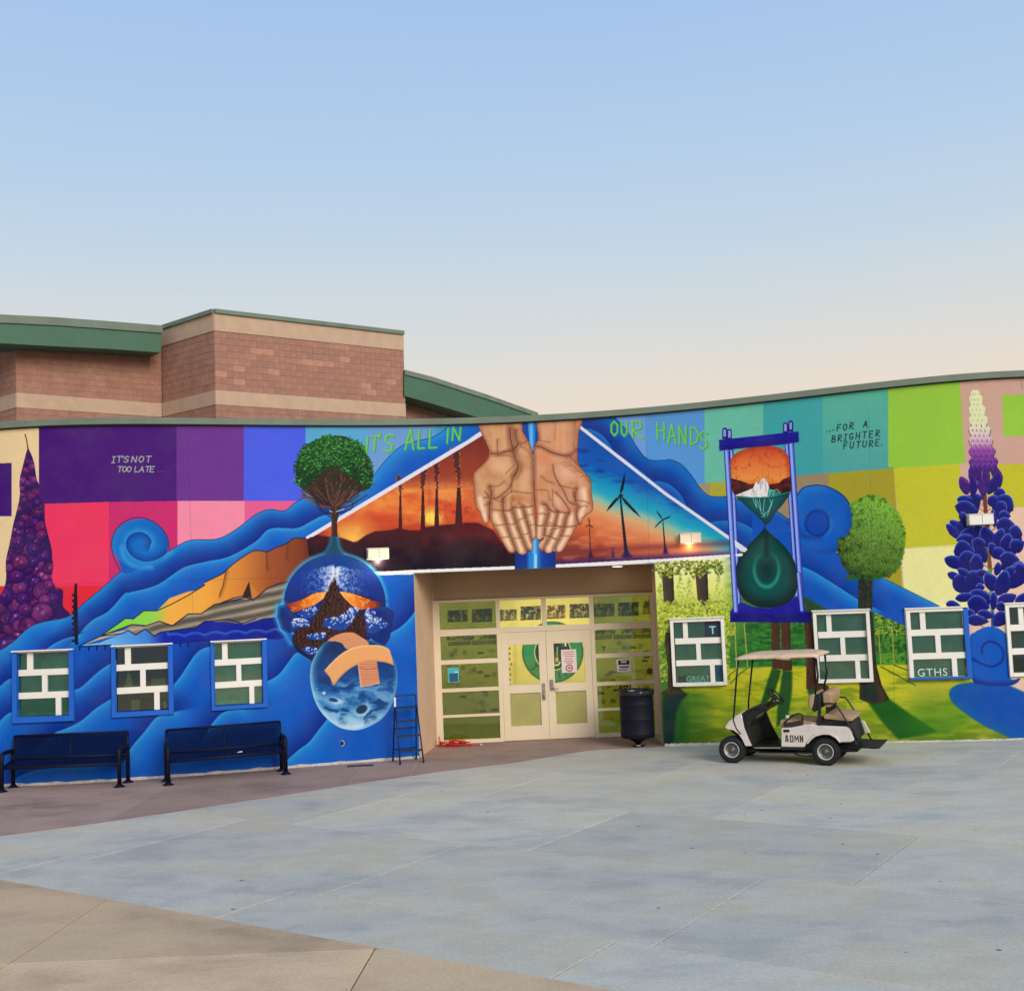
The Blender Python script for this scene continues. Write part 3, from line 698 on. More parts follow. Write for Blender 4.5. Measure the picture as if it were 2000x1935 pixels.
    def turbine(base, hub, w, blades, col):
        s.fill([(hub[0] - w * .3, hub[1]), (hub[0] + w * .3, hub[1]), (base[0] + w * .7, base[1]), (base[0] - w * .7, base[1])], col)
        for (tx, ty) in blades:
            dx, dy = tx - hub[0], ty - hub[1]; L = np.hypot(dx, dy); nx, ny = -dy / L, dx / L; bw = w * .75
            s.fill([hub, (hub[0] + dx * .3 + nx * bw, hub[1] + dy * .3 + ny * bw), (hub[0] + dx * .7 + nx * bw * .8, hub[1] + dy * .7 + ny * bw * .8), (tx, ty), (hub[0] + dx * .7 - nx * bw * .5, hub[1] + dy * .7 - ny * bw * .5), (hub[0] + dx * .2 - nx * bw * .6, hub[1] + dy * .2 - ny * bw * .6)], col)
        s.blob(hub[0] + w * .3, hub[1], w * .9, w * .6, col, 1, 0, .1)
        s.fill([(base[0] - w * 2, base[1] + 5), (base[0] - w * .6, base[1] - 9), (base[0] + w * .6, base[1] - 9), (base[0] + w * 2.4, base[1] + 5)], (24, 20, 96), .8, soft=1.5)
    q = ZE((1660, 1190), (1612, 735), (1650, 555), (1505, 860), (1772, 905)); turbine(q[0], q[1], 5, q[2:], (22, 22, 44))
    q = ZG((390, 1165), (370, 920), (318, 850), (436, 890), (305, 985)); turbine(q[0], q[1], 2.6, q[2:], (24, 28, 56))
    q = ZE((1385, 1195), (1377, 960), (1370, 900), (1345, 975), (1410, 985)); turbine(q[0], q[1], 2.2, q[2:], (92, 44, 36))
    q = ZE((1556, 1190), (1553, 1145), (1535, 1130), (1572, 1128), (1553, 1160)); turbine(q[0], q[1], 1.3, q[2:], (100, 44, 40))

    # ---- waves, right of the hands
    rw = list(map(tuple, sm(ZE((1200, 40), (1400, 60), (1530, 100), (1590, 160), (1670, 250), (1750, 380), (1830, 460), (1960, 465)) +
              ZG((420, 460), (500, 490), (580, 570), (650, 670), (720, 735), (800, 745), (870, 745), (960, 770), (1100, 790), (1250, 860), (1330, 920), (1390, 960))))) 
    rbody = rw + ZG((1440, 1000), (1440, 1280)) + ZG((1010, 1160), (0, 400)) + [(1133, 830), (1120, 790)]
    b, m = s.fill(rbody, (0, 86, 176)); RW = s.full(b, m)
    s.glow(rw, 34, (32, 132, 206), .6, 1, 1.4, RW); s.line(rw, 1.6, (10, 50, 110), .9)
    s.glow([(1133, 830), (1462, 1078)], 40, (0, 44, 130), .55, -1, 1.3, RW)
    for c in (ZE((1330, 230), (1380, 225), (1470, 270), (1530, 340), (1560, 400)), ZG((270, 640), (330, 625), (420, 650), (500, 720), (545, 800)), ZG((740, 940), (800, 930), (940, 935), (1060, 990), (1130, 1060))):
        s.glow(sm(c), 30, (0, 44, 132), .7, -1, 1.2, RW); s.glow(sm(c), 26, (36, 138, 208), .7, 1, 1.4, RW)
    # behind / right of the hourglass: big band down to the right
    band = sm(ZG((1240, 850), (1330, 920), (1420, 1000)) + ZI((-20, 1190), (60, 1170), (200, 1300))[:0] + ZI((240, 1330), (330, 1400), (480, 1470)), 4)
    low = list(map(tuple, sm(ZI((-120, 1080), (0, 1160), (60, 1190), (200, 1280), (330, 1330), (420, 1340), (520, 1480), (700, 1600), (900, 1690), (1100, 1790), (1300, 1890))))) + ZJ((1320, 250), (1320, 420), (1050, 400), (800, 290), (690, 280), (450, 275), (270, 170), (240, 100), (-120, -200))
    b, m = s.fill(low, (0, 88, 184)); LM = s.full(b, m)
    s.line(sm(ZI((900, 1690), (1100, 1790), (1300, 1890))) , 2, (16, 50, 70), .9); s.glow(sm(ZI((900, 1690), (1100, 1790), (1310, 1895))), 26, (40, 150, 216), .8, 1, 1.4, LM)
    c = sm(ZI((250, 1590), (330, 1620), (480, 1710), (620, 1800), (700, 1850), (800, 1900))); s.glow(c, 34, (0, 40, 130), .6, -1, 1.2, LM); s.glow(c, 30, (56, 158, 220), .85, 1, 1.4, LM)
    s.fill(ZJ((270, 170), (380, 235), (450, 275), (380, 300), (290, 300)), (34, 70, 40), .9, soft=2)
    # right curl
    cb, cm = s.fill(list(map(tuple, sm(ZI((215, 1050), (280, 985), (400, 970), (520, 1010), (610, 1090), (655, 1220), (640, 1330), (590, 1430), (480, 1490), (300, 1480), (200, 1400), (160, 1250)), 6, True))), (0, 98, 190))
    CM2 = s.full(cb, cm); s.inner(cb, cm, 8, 10, 9, (44, 142, 208), .55); s.inner(cb, cm, -9, -5, 9, (0, 62, 150), .7)
    s.line(sm(ZI((225, 1045), (280, 985), (400, 970), (520, 1010), (610, 1090), (655, 1220), (640, 1330), (590, 1430))), 2, (8, 46, 110))
    s.blob(*ZI((378, 1262))[0], 24, 25.5, (0, 74, 172), 1, 0, .06); s.glow(ell(*ZI((378, 1262))[0], 23, 25), 5, (0, 48, 132), .8)
    s.glow(sm(ZI((470, 1240), (470, 1300), (430, 1350), (370, 1365), (290, 1330), (230, 1310))), 9, (36, 146, 214), .5, -1)
    s.glow(sm(ZI((160, 1250), (250, 1335), (330, 1370), (400, 1368))), 10, (0, 50, 136), .6, 0)
    # lower right blue river and door-like curl
    rv = sm(ZJ((1570, 830), (1450, 850), (1390, 900), (1410, 980), (1500, 1060), (1650, 1160), (1800, 1230), (1890, 1280)), 5)
    b, m = s.fill(list(map(tuple, rv)) + [(2090, 1500), (2090, 1390)] + ZJ((1960, 905), (1850, 855), (1640, 830)), (0, 84, 172), 1, soft=1.5); RV = s.full(b, m)
    s.glow(rv, 26, (0, 110, 160), .5, -1, 1, RV)
    door = list(map(tuple, sm(ZJ((1545, 500), (1580, 450), (1660, 410), (1740, 410), (1810, 450), (1840, 520), (1850, 790), (1930, 800), (1880, 850), (1760, 860), (1640, 850), (1560, 800)), 6, True)))
    b, m = s.fill(door, (0, 92, 186)); s.inner(b, m, 0, 8, 7, (0, 108, 200), .6); s.inner(b, m, 0, -8, 4, (0, 40, 120), .8)
    s.line(sm(ZJ((1640, 610), (1640, 560), (1690, 520), (1760, 540), (1800, 600), (1790, 670), (1720, 710), (1640, 690), (1560, 650)), 8), 5, (0, 56, 140), .95, soft=1.5)
    # grass shoulder under it
    # ---- round tree
    for i in range(2300):
        a, r = R.uniform(0, 2 * np.pi), np.sqrt(R.rand())
        x, y = ZI((790 + 255 * r * np.cos(a) * (1 - .0), 1390 + 335 * r * np.sin(a)))[0]
        if y > 1125: continue
        if np.hypot(x - 1600, y - 1012) < 66 and y < 1052: continue
        t = (y - 970) / 160; lx = (x - 1700) / 65
        base = np.array((126, 180, 56)) * (1 - .5 * np.clip(t - .25 * lx, 0, 1))
        base = base * (1 - .35 * np.clip(-lx - .2, 0, 1) * t)
        if i % 5 == 0: base = base * .6
        s.blob(x, y, R.uniform(3, 6.5), R.uniform(2.6, 6), tuple(base), .8, 0, .35)
    for i in range(620):
        a, r = R.uniform(0, 2 * np.pi), np.sqrt(R.rand()) * .93
        x, y = ZI((790 + 255 * r * np.cos(a), 1390 + 330 * r * np.sin(a)))[0]
        if y > 1120 or (np.hypot(x - 1600, y - 1012) < 68 and y < 1054): continue
        rr = R.uniform(2, 4.6); t = np.clip((y - 970) / 160, 0, 1)
        s.line(ell(x, y, rr, rr, 10), .9, tuple(np.array((156, 206, 84)) * (1 - .35 * t)), .75)
        s.blob(x + 1, y + rr, 1.6, 1.2, (34, 90, 22), .7)
    b, m = s.fill(ZI((690, 1680), (800, 1680), (800, 1900), (690, 1900)), (34, 42, 34)); s.put(b, m * (s.noise(b, 3, 121, 3, 1.5, .6) > .55), (70, 70, 50), .7)
    b, m = s.fill(ZJ((690, 10), (800, 10), (800, 275), (690, 270)), (34, 42, 34)); s.put(b, m * (s.noise(b, 3, 121, 3, 1.5, .6) > .55), (64, 66, 48), .7)
    for i in range(60):
        x, y = ZI((R.uniform(600, 900), R.uniform(1655, 1690)))[0]; s.blob(x, y, 4, 2.6, (44, 96, 28), .8)

    # ---- lupine
    s.line(ZT((540, 330), (555, 530), (575, 700), (580, 900), (600, 1130)), 8, (120, 62, 34)); s.line(ZT((575, 860), (598, 1140)), 6.5, (126, 88, 44)); s.line(ZT((598, 1120), (612, 1360), (625, 1620)), 6.5, (90, 150, 70)); s.line(ZT((625, 1560), (628, 1720)), 7, (6, 96, 170))
    for p in (((450, 460), (540, 525)), ((600, 490), (560, 530)), ((690, 670), (620, 715)), ((680, 745), (630, 748)), ((480, 780), (560, 880)), ((640, 850), (600, 870)), ((540, 1070), (580, 1095)), ((740, 1040), (620, 1115)), ((530, 1240), (590, 1250)), ((535, 1330), (600, 1365)), ((490, 1680), (530, 1710))):
        s.line(ZT(*p), 1.4, (90, 70, 60))
    def petal(cx, cy, rx, ry, ang, c=(12, 16, 116), hi=(36, 76, 184), ed=(190, 190, 236)):
        (cx, cy), rx, ry = ZT((cx, cy))[0], rx / 4.5, ry / 4.3
        t = np.linspace(0, 2 * np.pi, 26, endpoint=False); u = rx * 1.06 * np.cos(t); v = ry * np.sin(t) * np.abs(np.sin(t)) ** .45 * (1 - .3 * np.cos(t)) 
        a = np.radians(ang); pp = np.stack([cx + u * np.cos(a) - v * np.sin(a), cy + u * np.sin(a) + v * np.cos(a)], 1)
        b, m = s.fill(pp, c); s.inner(b, m, -1.5, 4, 3, hi, .9); s.inner(b, m, 0, -3, 2, (4, 2, 64), .9); s.inner(b, m, 2, 0, 1.5, (60, 100, 200), .35)
        s.line(list(map(tuple, pp[14:23])), .9, ed, .75); s.line([tuple(pp[13]), (cx + rx * .1, cy), tuple(pp[0])], .7, (4, 4, 60), .6)
    for pts in (((300, 370), (480, 360), (500, 420), (460, 560), (360, 640), (500, 700), (500, 780), (430, 830), (560, 930), (570, 1010), (520, 1060), (530, 1140), (520, 1280), (420, 1340), (280, 1300), (230, 1200), (300, 1120), (190, 1060), (260, 980), (260, 890), (310, 820), (190, 700), (240, 640), (300, 600), (260, 500)),
                ((640, 380), (740, 340), (830, 400), (830, 500), (780, 590), (900, 700), (920, 760), (930, 900), (860, 960), (880, 1060), (940, 1100), (930, 1240), (820, 1300), (760, 1360), (690, 1340), (580, 1280), (570, 1180), (660, 1200), (760, 1150), (700, 1100), (740, 1010), (620, 960), (610, 880), (660, 800), (700, 700), (690, 620), (620, 500)),
                ((380, 1380), (520, 1350), (600, 1410), (560, 1540), (420, 1520))):
        s.fill(list(map(tuple, sm(ZT(*pts), 4, True))), (10, 14, 104))
    for q in ((700, 350, 60, 50, 70), (640, 420, 60, 50, 40), (760, 440, 85, 70, 45), (720, 480, 60, 45, 60), (750, 560, 50, 40, 10), (350, 400, 75, 36, 4), (470, 375, 55, 30, 10), (360, 490, 100, 60, 12), (330, 590, 60, 34, 60), (640, 590, 28, 75, -8),
              (270, 690, 50, 90, -40), (220, 720, 40, 80, -40), (400, 740, 110, 50, -30), (350, 800, 80, 40, -10), (480, 710, 50, 40, 10), (570, 780, 65, 85, -10), (765, 670, 85, 68, 10), (860, 740, 60, 62, 20), (690, 790, 48, 80, 30), (770, 860, 60, 90, 20), (880, 870, 65, 60, -30), (640, 920, 45, 70, -20), (700, 960, 70, 50, 40),
              (330, 930, 85, 90, 0), (500, 920, 50, 110, -28), (500, 840, 60, 34, 30), (250, 1050, 105, 52, 22), (380, 1000, 80, 60, 0), (460, 1070, 60, 90, 10), (800, 1010, 85, 58, 8), (680, 1110, 34, 56, 10), (880, 1180, 90, 120, 25), (790, 1160, 50, 70, 50), (910, 1100, 50, 40, 0),
              (240, 1190, 70, 34, 25), (330, 1270, 105, 80, 30), (440, 1230, 85, 80, 10), (340, 1150, 70, 28, 25), (520, 1150, 55, 28, 0), (500, 1300, 36, 34, 0), (610, 1240, 60, 80, -22), (730, 1260, 65, 110, 20), (500, 1400, 110, 62, 8), (350, 1400, 90, 38, -8), (480, 1480, 95, 75, 14), (640, 1440, 36, 75, 0), (770, 1430, 90, 58, -28), (720, 1500, 50, 40, 20),
              (400, 1570, 50, 34, 20), (560, 1580, 75, 38, 10), (470, 1640, 95, 46, 5), (700, 1630, 62, 70, 30), (220, 1480, 62, 36, 10), (920, 1420, 70, 40, -50), (950, 1660, 60, 60, 0)):
        petal(*q)
    PU, PH = (70, 24, 120), (150, 60, 160)
    for q in ((340, 250, 48, 80, -20), (430, 250, 40, 95, 0), (520, 250, 42, 95, -10), (630, 250, 46, 85, 25), (690, 170, 34, 85, -8), (420, 110, 36, 80, 8), (480, 100, 36, 80, 0), (560, 150, 34, 90, -8), (640, 90, 34, 80, -12)):
        petal(q[0], q[1], q[2], q[3], q[4], (34, 16, 118) if q[0] % 20 else PU, PH)
    # upper cone: rows of scales fading from cream-green to pink to violet
    for j in range(15):
        t = j / 14; y = 770 + t * 142; hw = np.interp(t, [0, .12, .5, .8, 1], [7, 11, 17, 22, 25]); cx = np.interp(t, [0, 1], [1905, 1922])
        n_ = int(3 + t * 2)
        for i in range(n_ + (j % 2)):
            x = cx + (i - (n_ + (j % 2) - 1) / 2) * (2 * hw / (n_ + .3))
            if abs(x - cx) > hw: continue
            c = [np.interp(t, [0, .45, .62, .8, 1], v) for v in ((222, 222, 212, 136, 72), (228, 222, 168, 64, 28), (156, 172, 190, 150, 132))]
            lw = 6.4 + t * 1.4
            pp = [(x, y - 9), (x + lw * .8, y - 2), (x + lw * .6, y + 5), (x, y + 10), (x - lw * .6, y + 5), (x - lw * .8, y - 2)]
            b, m = s.fill(list(map(tuple, sm(pp, 3, True))), tuple(c)); s.inner(b, m, 1, 2.5, 2, (244, 236, 214) if t < .75 else (190, 100, 190), .6)
            s.line(list(map(tuple, sm(pp[1:6], 3))), 1.1, (140, 150, 104) if t < .42 else (44, 20, 80), .7 if t < .42 else .95)

    # ---- hourglass
    IN, LV = (22, 14, 148), (120, 142, 226)
    def rod(p0, p1, w):
        w *= 1.3; s.line([p0, p1], w, (84, 110, 214)); s.line([(p0[0] - w * .1, p0[1]), (p1[0] - w * .1, p1[1])], w * .5, (156, 178, 240), .95)
        for d in (-1, 1): s.line([(p0[0] + d * w * .52, p0[1]), (p1[0] + d * w * .52, p1[1])], 1.1, (16, 14, 96), .95)
    for a, w in ((ZG((895, 380), (955, 1560)), 5), (ZG((1320, 350), (1400, 1568)) , 5)): rod(a[0], a[1], w)
    bl = sm(ZG((1000, 380), (1100, 355), (1200, 355), (1290, 385), (1335, 450), (1345, 560), (1350, 700), (1300, 790), (1240, 860), (1165, 960), (1090, 890), (990, 800), (920, 730), (880, 620), (878, 500), (920, 420)), 6, True)
    b, m = s.mask(bl); X, Y = s.grid(b)
    st = [(868, (196, 70, 34)), (900, (224, 116, 56)), (935, (238, 150, 72)), (955, (200, 90, 40))]
    s.put(b, m, np.stack([np.interp(Y, [q[0] for q in st], [q[1][k] for q in st]) for k in range(3)], -1)); BM = s.full(b, m)
    s.inner(b, m, 0, 6, 5, (190, 52, 30), .7); s.put(b, m * (np.abs(s.noise(b, 14, 131, 3, 1.6, .7) - .5) < .022), (160, 64, 40), .7)
    s.inner(b, m, 5, 0, 4, (170, 70, 40), .5); s.inner(b, m, -5, 0, 4, (170, 60, 36), .5)
    drk = ZG((878, 600), (960, 620), (1040, 650), (1090, 640), (1120, 640), (1190, 650), (1260, 640), (1290, 610), (1350, 590), (1350, 710), (1100, 760), (900, 730))
    bb, mm = s.mask(drk); s.put(bb, mm * s.cut(BM, bb), (56, 16, 18)); s.put(bb, mm * s.cut(BM, bb) * (s.noise(bb, 6, 133, 3, .5, 1) > .55), (120, 36, 24), .6)
    dr2 = ZG((880, 735), (1060, 745), (1360, 705), (1240, 870), (1165, 975), (1100, 900))
    bb, mm = s.mask(dr2); s.put(bb, mm * s.cut(BM, bb), (14, 92, 92)); s.inner(bb, mm * s.cut(BM, bb), 6, 0, 6, (4, 54, 60), .9); s.inner(bb, mm * s.cut(BM, bb), -6, 0, 6, (4, 54, 60), .9)
    s.line(ZG((925, 742), (1060, 755), (1200, 745), (1350, 708)), 1.4, (60, 150, 140))
    ice = ZG((920, 735), (960, 720), (1010, 700), (1060, 680), (1085, 625), (1105, 650), (1120, 615), (1145, 598), (1180, 650), (1190, 690), (1230, 715), (1180, 745), (1050, 748))
    b, m = s.fill(ice, (236, 230, 224)); s.put(b, m * (s.noise(b, 5, 135, 3, 2, .6) > .55), (176, 172, 180), .7)
    s.fill(ZG((1180, 680), (1270, 715), (1240, 740), (1170, 742)), (40, 140, 124), .9)
    for q in (((1060, 760), (1090, 830), (1080, 760)), ((1110, 760), (1125, 870), (1140, 880)), ((1150, 760), (1140, 840), (1150, 900)), ((1190, 765), (1205, 800), (1170, 890)), ((1215, 765), (1180, 850), (1130, 900)), ((1090, 770), (1120, 850)), ((1180, 700), (1250, 690), (1270, 720)), ((1200, 690), (1180, 740)), ((1225, 700), (1215, 740))):
        s.line(ZG(*q), 1.5, (140, 206, 190), .85)
    lowb = list(map(tuple, sm(ZG((1150, 960), (1165, 1000), (1260, 1080), (1340, 1170), (1385, 1260), (1402, 1380), (1390, 1480), (1320, 1568)) + ZH((1250, 255), (1150, 262), (1050, 235), (970, 170)) + ZG((935, 1400), (930, 1290), (970, 1180), (1060, 1080), (1135, 1000)), 5, True)))
    b, m = s.fill(lowb, (0, 84, 78)); s.inner(b, m, 9, 0, 12, (2, 38, 40), .9); s.inner(b, m, -9, -6, 12, (2, 38, 40), .9); s.inner(b, m, 0, -10, 10, (0, 28, 34), .9)
    X, Y = s.grid(b); cx, cy = ZG((1165, 1300))[0]; e = np.hypot((X - cx) / 24, (Y - cy) / 34 * (1 + .0 * Y))
    s.put(b, m * np.clip(1 - np.abs(e - 1) / .22, 0, 1) * np.clip((Y - cy + 40) / 50, 0, 1), (70, 172, 150), .75)
    s.put(b, m * np.clip(1 - e / .95, 0, 1), (4, 40, 48), .9); s.fill(ZG((1155, 1000), (1175, 1000), (1185, 1200), (1140, 1200)), (4, 44, 46), .7, soft=2)
    rod(ZG((1352, 330))[0], ZH((1438, 280))[0], 7); rod(ZG((860, 400))[0], ZH((930, 282))[0], 7)
    s.fill(ZG((800, 310), (1410, 245), (1412, 325), (1290, 345), (905, 380), (905, 385), (805, 392)), IN); s.fill(ZG((805, 350), (1412, 290), (1412, 325), (805, 392)), (14, 8, 112), .6, soft=2)
    for q in ((845, 225), (880, 235), (1310, 185), (1350, 170)):
        x, y = ZG(q)[0]; s.fill([(x - 5, y + 2), (x - 3, y - 2), (x + 3, y - 2), (x + 5, y + 2), (x + 5, y + 20), (x - 5, y + 20)], (24, 18, 120)); s.fill([(x - 2.6, y + 1), (x + 2.6, y + 1), (x + 2.6, y + 15), (x - 2.6, y + 15)], (150, 156, 224))
    s.fill(ZH((905, 265), (960, 235), (1040, 260), (1200, 270), (1330, 235), (1400, 200), (1440, 275), (1500, 300), (1505, 375), (885, 370), (885, 290)), IN)
    s.fill(ZH((885, 305), (1505, 310), (1505, 375), (885, 370)), (14, 6, 120), .8)
    b, m = s.fill(ZH((905, 270), (970, 215), (1050, 250), (1180, 268), (1300, 240), (1400, 170), (1430, 275)), (26, 20, 156))
    rod(ZH((915, -20))[0], ZH((932, 280))[0], 6); rod(ZH((1410, 0))[0], ZH((1436, 278))[0], 6)

    # ---- white tape of the triangle
    WH = (226, 222, 232)
    s.fill(ZC((785, 1058), (830, 1050), (1972, 370)) + ZE((563, 272), (548, 240)) + ZC((1960, 345)), WH)
    s.line(ZC((785, 1056), (1900, 388)) + ZE((553, 262)), 5.6, WH)
    s.line(ZE((1306, 212), (1960, 722)) + ZG((1005, 1148)), 6.2, WH); s.fill(ZG((880, 1060), (1010, 1140), (1000, 1170), (975, 1165), (880, 1090)), WH)
    s.fill(ZE((-600, 1345), (0, 1305), (805, 1275), (805, 1310), (0, 1335), (-540, 1355)), (238, 234, 232)); s.fill(ZC((1255, 1320), (1960, 1298), (1960, 1332), (1290, 1345)), (238, 234, 232))
    s.fill(ZE((1118, 1262), (1960, 1218)) + ZG((985, 1178), (980, 1198), (0, 1268)) + ZE((1118, 1290)), (238, 234, 232))
    # ---- right: rods over the tape again
    rod(ZG((860, 400))[0], ZH((930, 282))[0], 7)
    # ---- globe, tree on it
    gl = list(map(tuple, ell(*ZQ((668, 590))[0], 99.5, 96)))
    s.glow(ell(*ZQ((668, 590))[0], 101, 98), 7, (70, 170, 210), .8)
    neck = sm(ZQ((598, -120), (610, 0), (570, 80), (520, 130), (400, 180)) , 6)
    s.fill(ZC((970, 1040), (1015, 1040), (1030, 1120), (1080, 1210), (1170, 1260), (1000, 1290), (830, 1260), (910, 1190), (950, 1110)), (22, 78, 106))
    s.glow(ZC((1018, 1050), (1035, 1130), (1080, 1205), (1180, 1265)), 6, (70, 150, 180), .6); s.glow(ZC((968, 1050), (950, 1120), (905, 1190), (800, 1260)), 6, (40, 120, 160), .6)
    gb, gm = s.vgrad(gl, [(1080, (14, 70, 140)), (1130, (16, 60, 150)), (1180, (8, 40, 120)), (1280, (6, 24, 84))]); GM = s.full(gb, gm)
    # broken shell wings
    for pts in (ZQ((110, 605), (180, 600), (240, 680), (330, 740), (300, 850), (220, 880), (140, 840), (100, 720)), ZQ((1050, 625), (1160, 620), (1240, 670), (1220, 860), (1180, 960), (1140, 1000), (960, 900), (980, 700))):
        b, m = s.fill(pts, (10, 44, 120)); s.inner(b, m, 0, 5, 4, (20, 90, 170), .5)
    s.line(ZQ((185, 890), (140, 850), (95, 720), (105, 610), (170, 590)), 2, (110, 200, 220), .9); s.glow(ZQ((240, 980), (185, 890), (140, 850), (95, 720), (105, 610), (170, 590)), 9, (60, 170, 210), .7)
    s.line(ZQ((1150, 1000), (1200, 930), (1240, 680), (1170, 625)), 1.6, (14, 34, 90)); 
    s.fill(ZQ((300, 860), (260, 900), (250, 960), (300, 1060), (460, 1160), (700, 1160), (700, 860)), (8, 24, 70))
    b, m = s.fill(ZQ((670, 130 + 180), (690, 420), (760, 540), (850, 620), (960, 690), (990, 800), (960, 1000), (700, 1000), (500, 1080), (340, 1040), (260, 960), (290, 850), (420, 800), (520, 640), (590, 480), (625, 380)), (70, 38, 30))
    wv = np.sin(s.grid(b)[0] * .9 + s.noise(b, 9, 141, 3) * 16); s.put(b, m * np.clip(wv * 2, 0, 1), (34, 16, 18), .85); s.put(b, m * np.clip(-wv * 2 - 1.2, 0, 1), (112, 70, 56), .7)
    for pts in (ZQ((190, 600), (330, 560), (440, 500), (500, 480), (590, 470), (560, 540), (480, 600), (380, 640), (260, 680)), ZQ((710, 470), (800, 480), (880, 500), (1040, 560), (1150, 600), (1040, 640), (900, 650), (820, 600), (760, 540))):
        b, m = s.mask(pts); X, Y = s.grid(b); d = np.abs(X - 650); c = [np.interp(d, [15, 45, 80, 105], v) for v in ((250, 236, 170, 50), (176, 130, 60, 10), (88, 40, 26, 20))]
        s.put(b, m, np.stack(c, -1)); s.put(b, m * (s.noise(b, 6, 151, 3) > .58), (255, 206, 110), .4)
    s.line(ZQ((330, 558), (440, 498), (500, 478), (590, 468)), 1.5, (30, 20, 60)); s.line(ZQ((712, 468), (800, 480), (880, 500), (1040, 560)), 1.5, (30, 20, 60))
    s.line(ZQ((668, 250), (672, 330)), 2, (70, 60, 80))
    for i in range(900):
        u, v = R.rand(), R.rand(); side = -1 if i % 2 else 1
        x = 668 + side * (8 + 330 * u ** 1.3); y = 215 + 240 * v + 60 * u
        if abs(x - 668) < (y - 330) * .55: continue
        f = 1 - u
        s.blob(*ZQ((x, y))[0], 2.6 * f + 1.8, 2.4 * f + 1.6, (200, 210, 236) if R.rand() < f else (70, 112, 188), .2 + .4 * f, 0, .8)
    s.glow(ZQ((662, 240), (655, 330), (610, 420)), 5, (238, 236, 244), .95, 1); s.glow(ZQ((684, 250), (684, 400)), 5, (238, 236, 244), .9, -1)
    def cloud(pts, n, r, lit=(236, 238, 248), sh=(40, 84, 170)):
        b, m = s.fill(list(map(tuple, sm(ZQ(*pts), 5, True))), (24, 66, 150)); c = np.array(ZQ(*pts)); lo, hi = c.min(0), c.max(0)
        F_ = s.full(b, m)
        for i in range(n):
            x, y = R.uniform(lo[0], hi[0]), R.uniform(lo[1], hi[1])
            iy, ix = int((y - s.y0) * s.S), int((x - s.x0) * s.S)
            if F_[iy, ix] < .5: continue
            f = 1 - (y - lo[1]) / (hi[1] - lo[1]); s.blob(x, y, r * R.uniform(.6, 1.1), r * R.uniform(.6, 1), lit if R.rand() < f * 1.3 else sh, .65)
    cloud(((560, 760), (600, 730), (700, 720), (790, 660), (830, 620), (900, 640), (880, 700), (830, 780), (760, 850), (680, 850), (560, 810)), 220, 2.6)
    cloud(((950, 690), (990, 645), (1050, 670), (1080, 720), (1150, 750), (1180, 800), (1100, 860), (1000, 880), (970, 780)), 160, 2.6)
    cloud(((300, 680), (400, 640), (480, 620), (510, 650), (460, 710), (400, 735), (320, 710)), 70, 2.2)
    cloud(((240, 760), (330, 735), (410, 750), (430, 790), (390, 820), (300, 815), (250, 840)), 90, 2.4)
    cloud(((400, 900), (480, 880), (560, 870), (585, 910), (540, 940), (420, 940)), 60, 2.2); cloud(((350, 1030), (430, 1005), (500, 1030), (490, 1070), (420, 1090), (370, 1060)), 40, 2.2)
    # bandaged moon-like globe
    mo = list(map(tuple, sm(ZQ((850, 930), (1000, 945), (1130, 1000), (1220, 1090), (1272, 1220), (1275, 1380), (1230, 1560), (1140, 1700), (1000, 1790), (870, 1825), (720, 1800), (580, 1700), (480, 1550), (430, 1350), (440, 1180), (510, 1040), (600, 950), (720, 930)), 5, True)))
    b, m = s.vgrad(mo, [(1245, (6, 48, 104)), (1300, (10, 66, 128)), (1345, (22, 90, 156)), (1385, (70, 138, 188)), (1405, (130, 182, 212)), (1425, (214, 230, 238))]); MM = s.full(b, m)
    X, Y = s.grid(b)
    warp = s.noise(b, 26, 161, 3); n = fbm((X / 24 + warp * 2.2), (Y / 11 + warp * 2.4), 163, 4)
    s.put(b, m * np.clip((n - .5) * 6, 0, 1) * np.clip((Y - 1320) / 20, 0, 1), (176, 212, 234), .5); s.put(b, m * np.clip((.47 - n) * 6, 0, 1) * np.clip((Y - 1300) / 20, 0, 1) * np.clip((1425 - Y) / 30, 0, 1), (8, 52, 112), .75)
    s.inner(b, m, 6, 0, 5, (120, 196, 220), .8); s.inner(b, m, 0, -5, 4, (226, 240, 246), .8); s.inner(b, m, -4, -2, 3, (70, 150, 200), .6)
    s.blob(*ZQ((935, 1625))[0], 17, 13, (226, 240, 248), .9, -20, .5); s.blob(*ZQ((930, 1620))[0], 14, 10, (20, 60, 88), 1, -25, .3)
    s.blob(*ZQ((690, 1545))[0], 15, 8, (190, 216, 236), .8, 10, .5); s.blob(*ZQ((655, 1530))[0], 11, 4.5, (26, 70, 120), 1, 12, .4); s.blob(*ZQ((563, 1462))[0], 4, 3.5, (190, 224, 240), .9)
    s.blob(*ZQ((650, 1010))[0], 28, 20, (6, 44, 92), .7, 20, .7)
    BA = (232, 168, 112)
    b, m = s.fill(list(map(tuple, sm(ZQ((600, 950), (700, 890), (820, 870), (900, 900), (1000, 990), (800, 1035), (740, 980), (680, 960)), 5, True))), (222, 156, 112)); s.put(b, m * (np.sin(s.grid(b)[1] * 1.6 + s.noise(b, 12, 171, 2) * 9) > .6), (186, 112, 84), .5)
    b, m = s.fill(ZQ((885, 1120), (1070, 1100), (1108, 1370), (918, 1405)), (218, 148, 110)); s.put(b, m * (np.sin(s.grid(b)[1] * 1.3) > .75), (180, 108, 80), .6); s.inner(b, m, 2, -2, 1, (244, 196, 150), .8); s.line(ZQ((905, 1210), (960, 1230), (1060, 1225), (1090, 1200)), 1.2, (160, 90, 66))
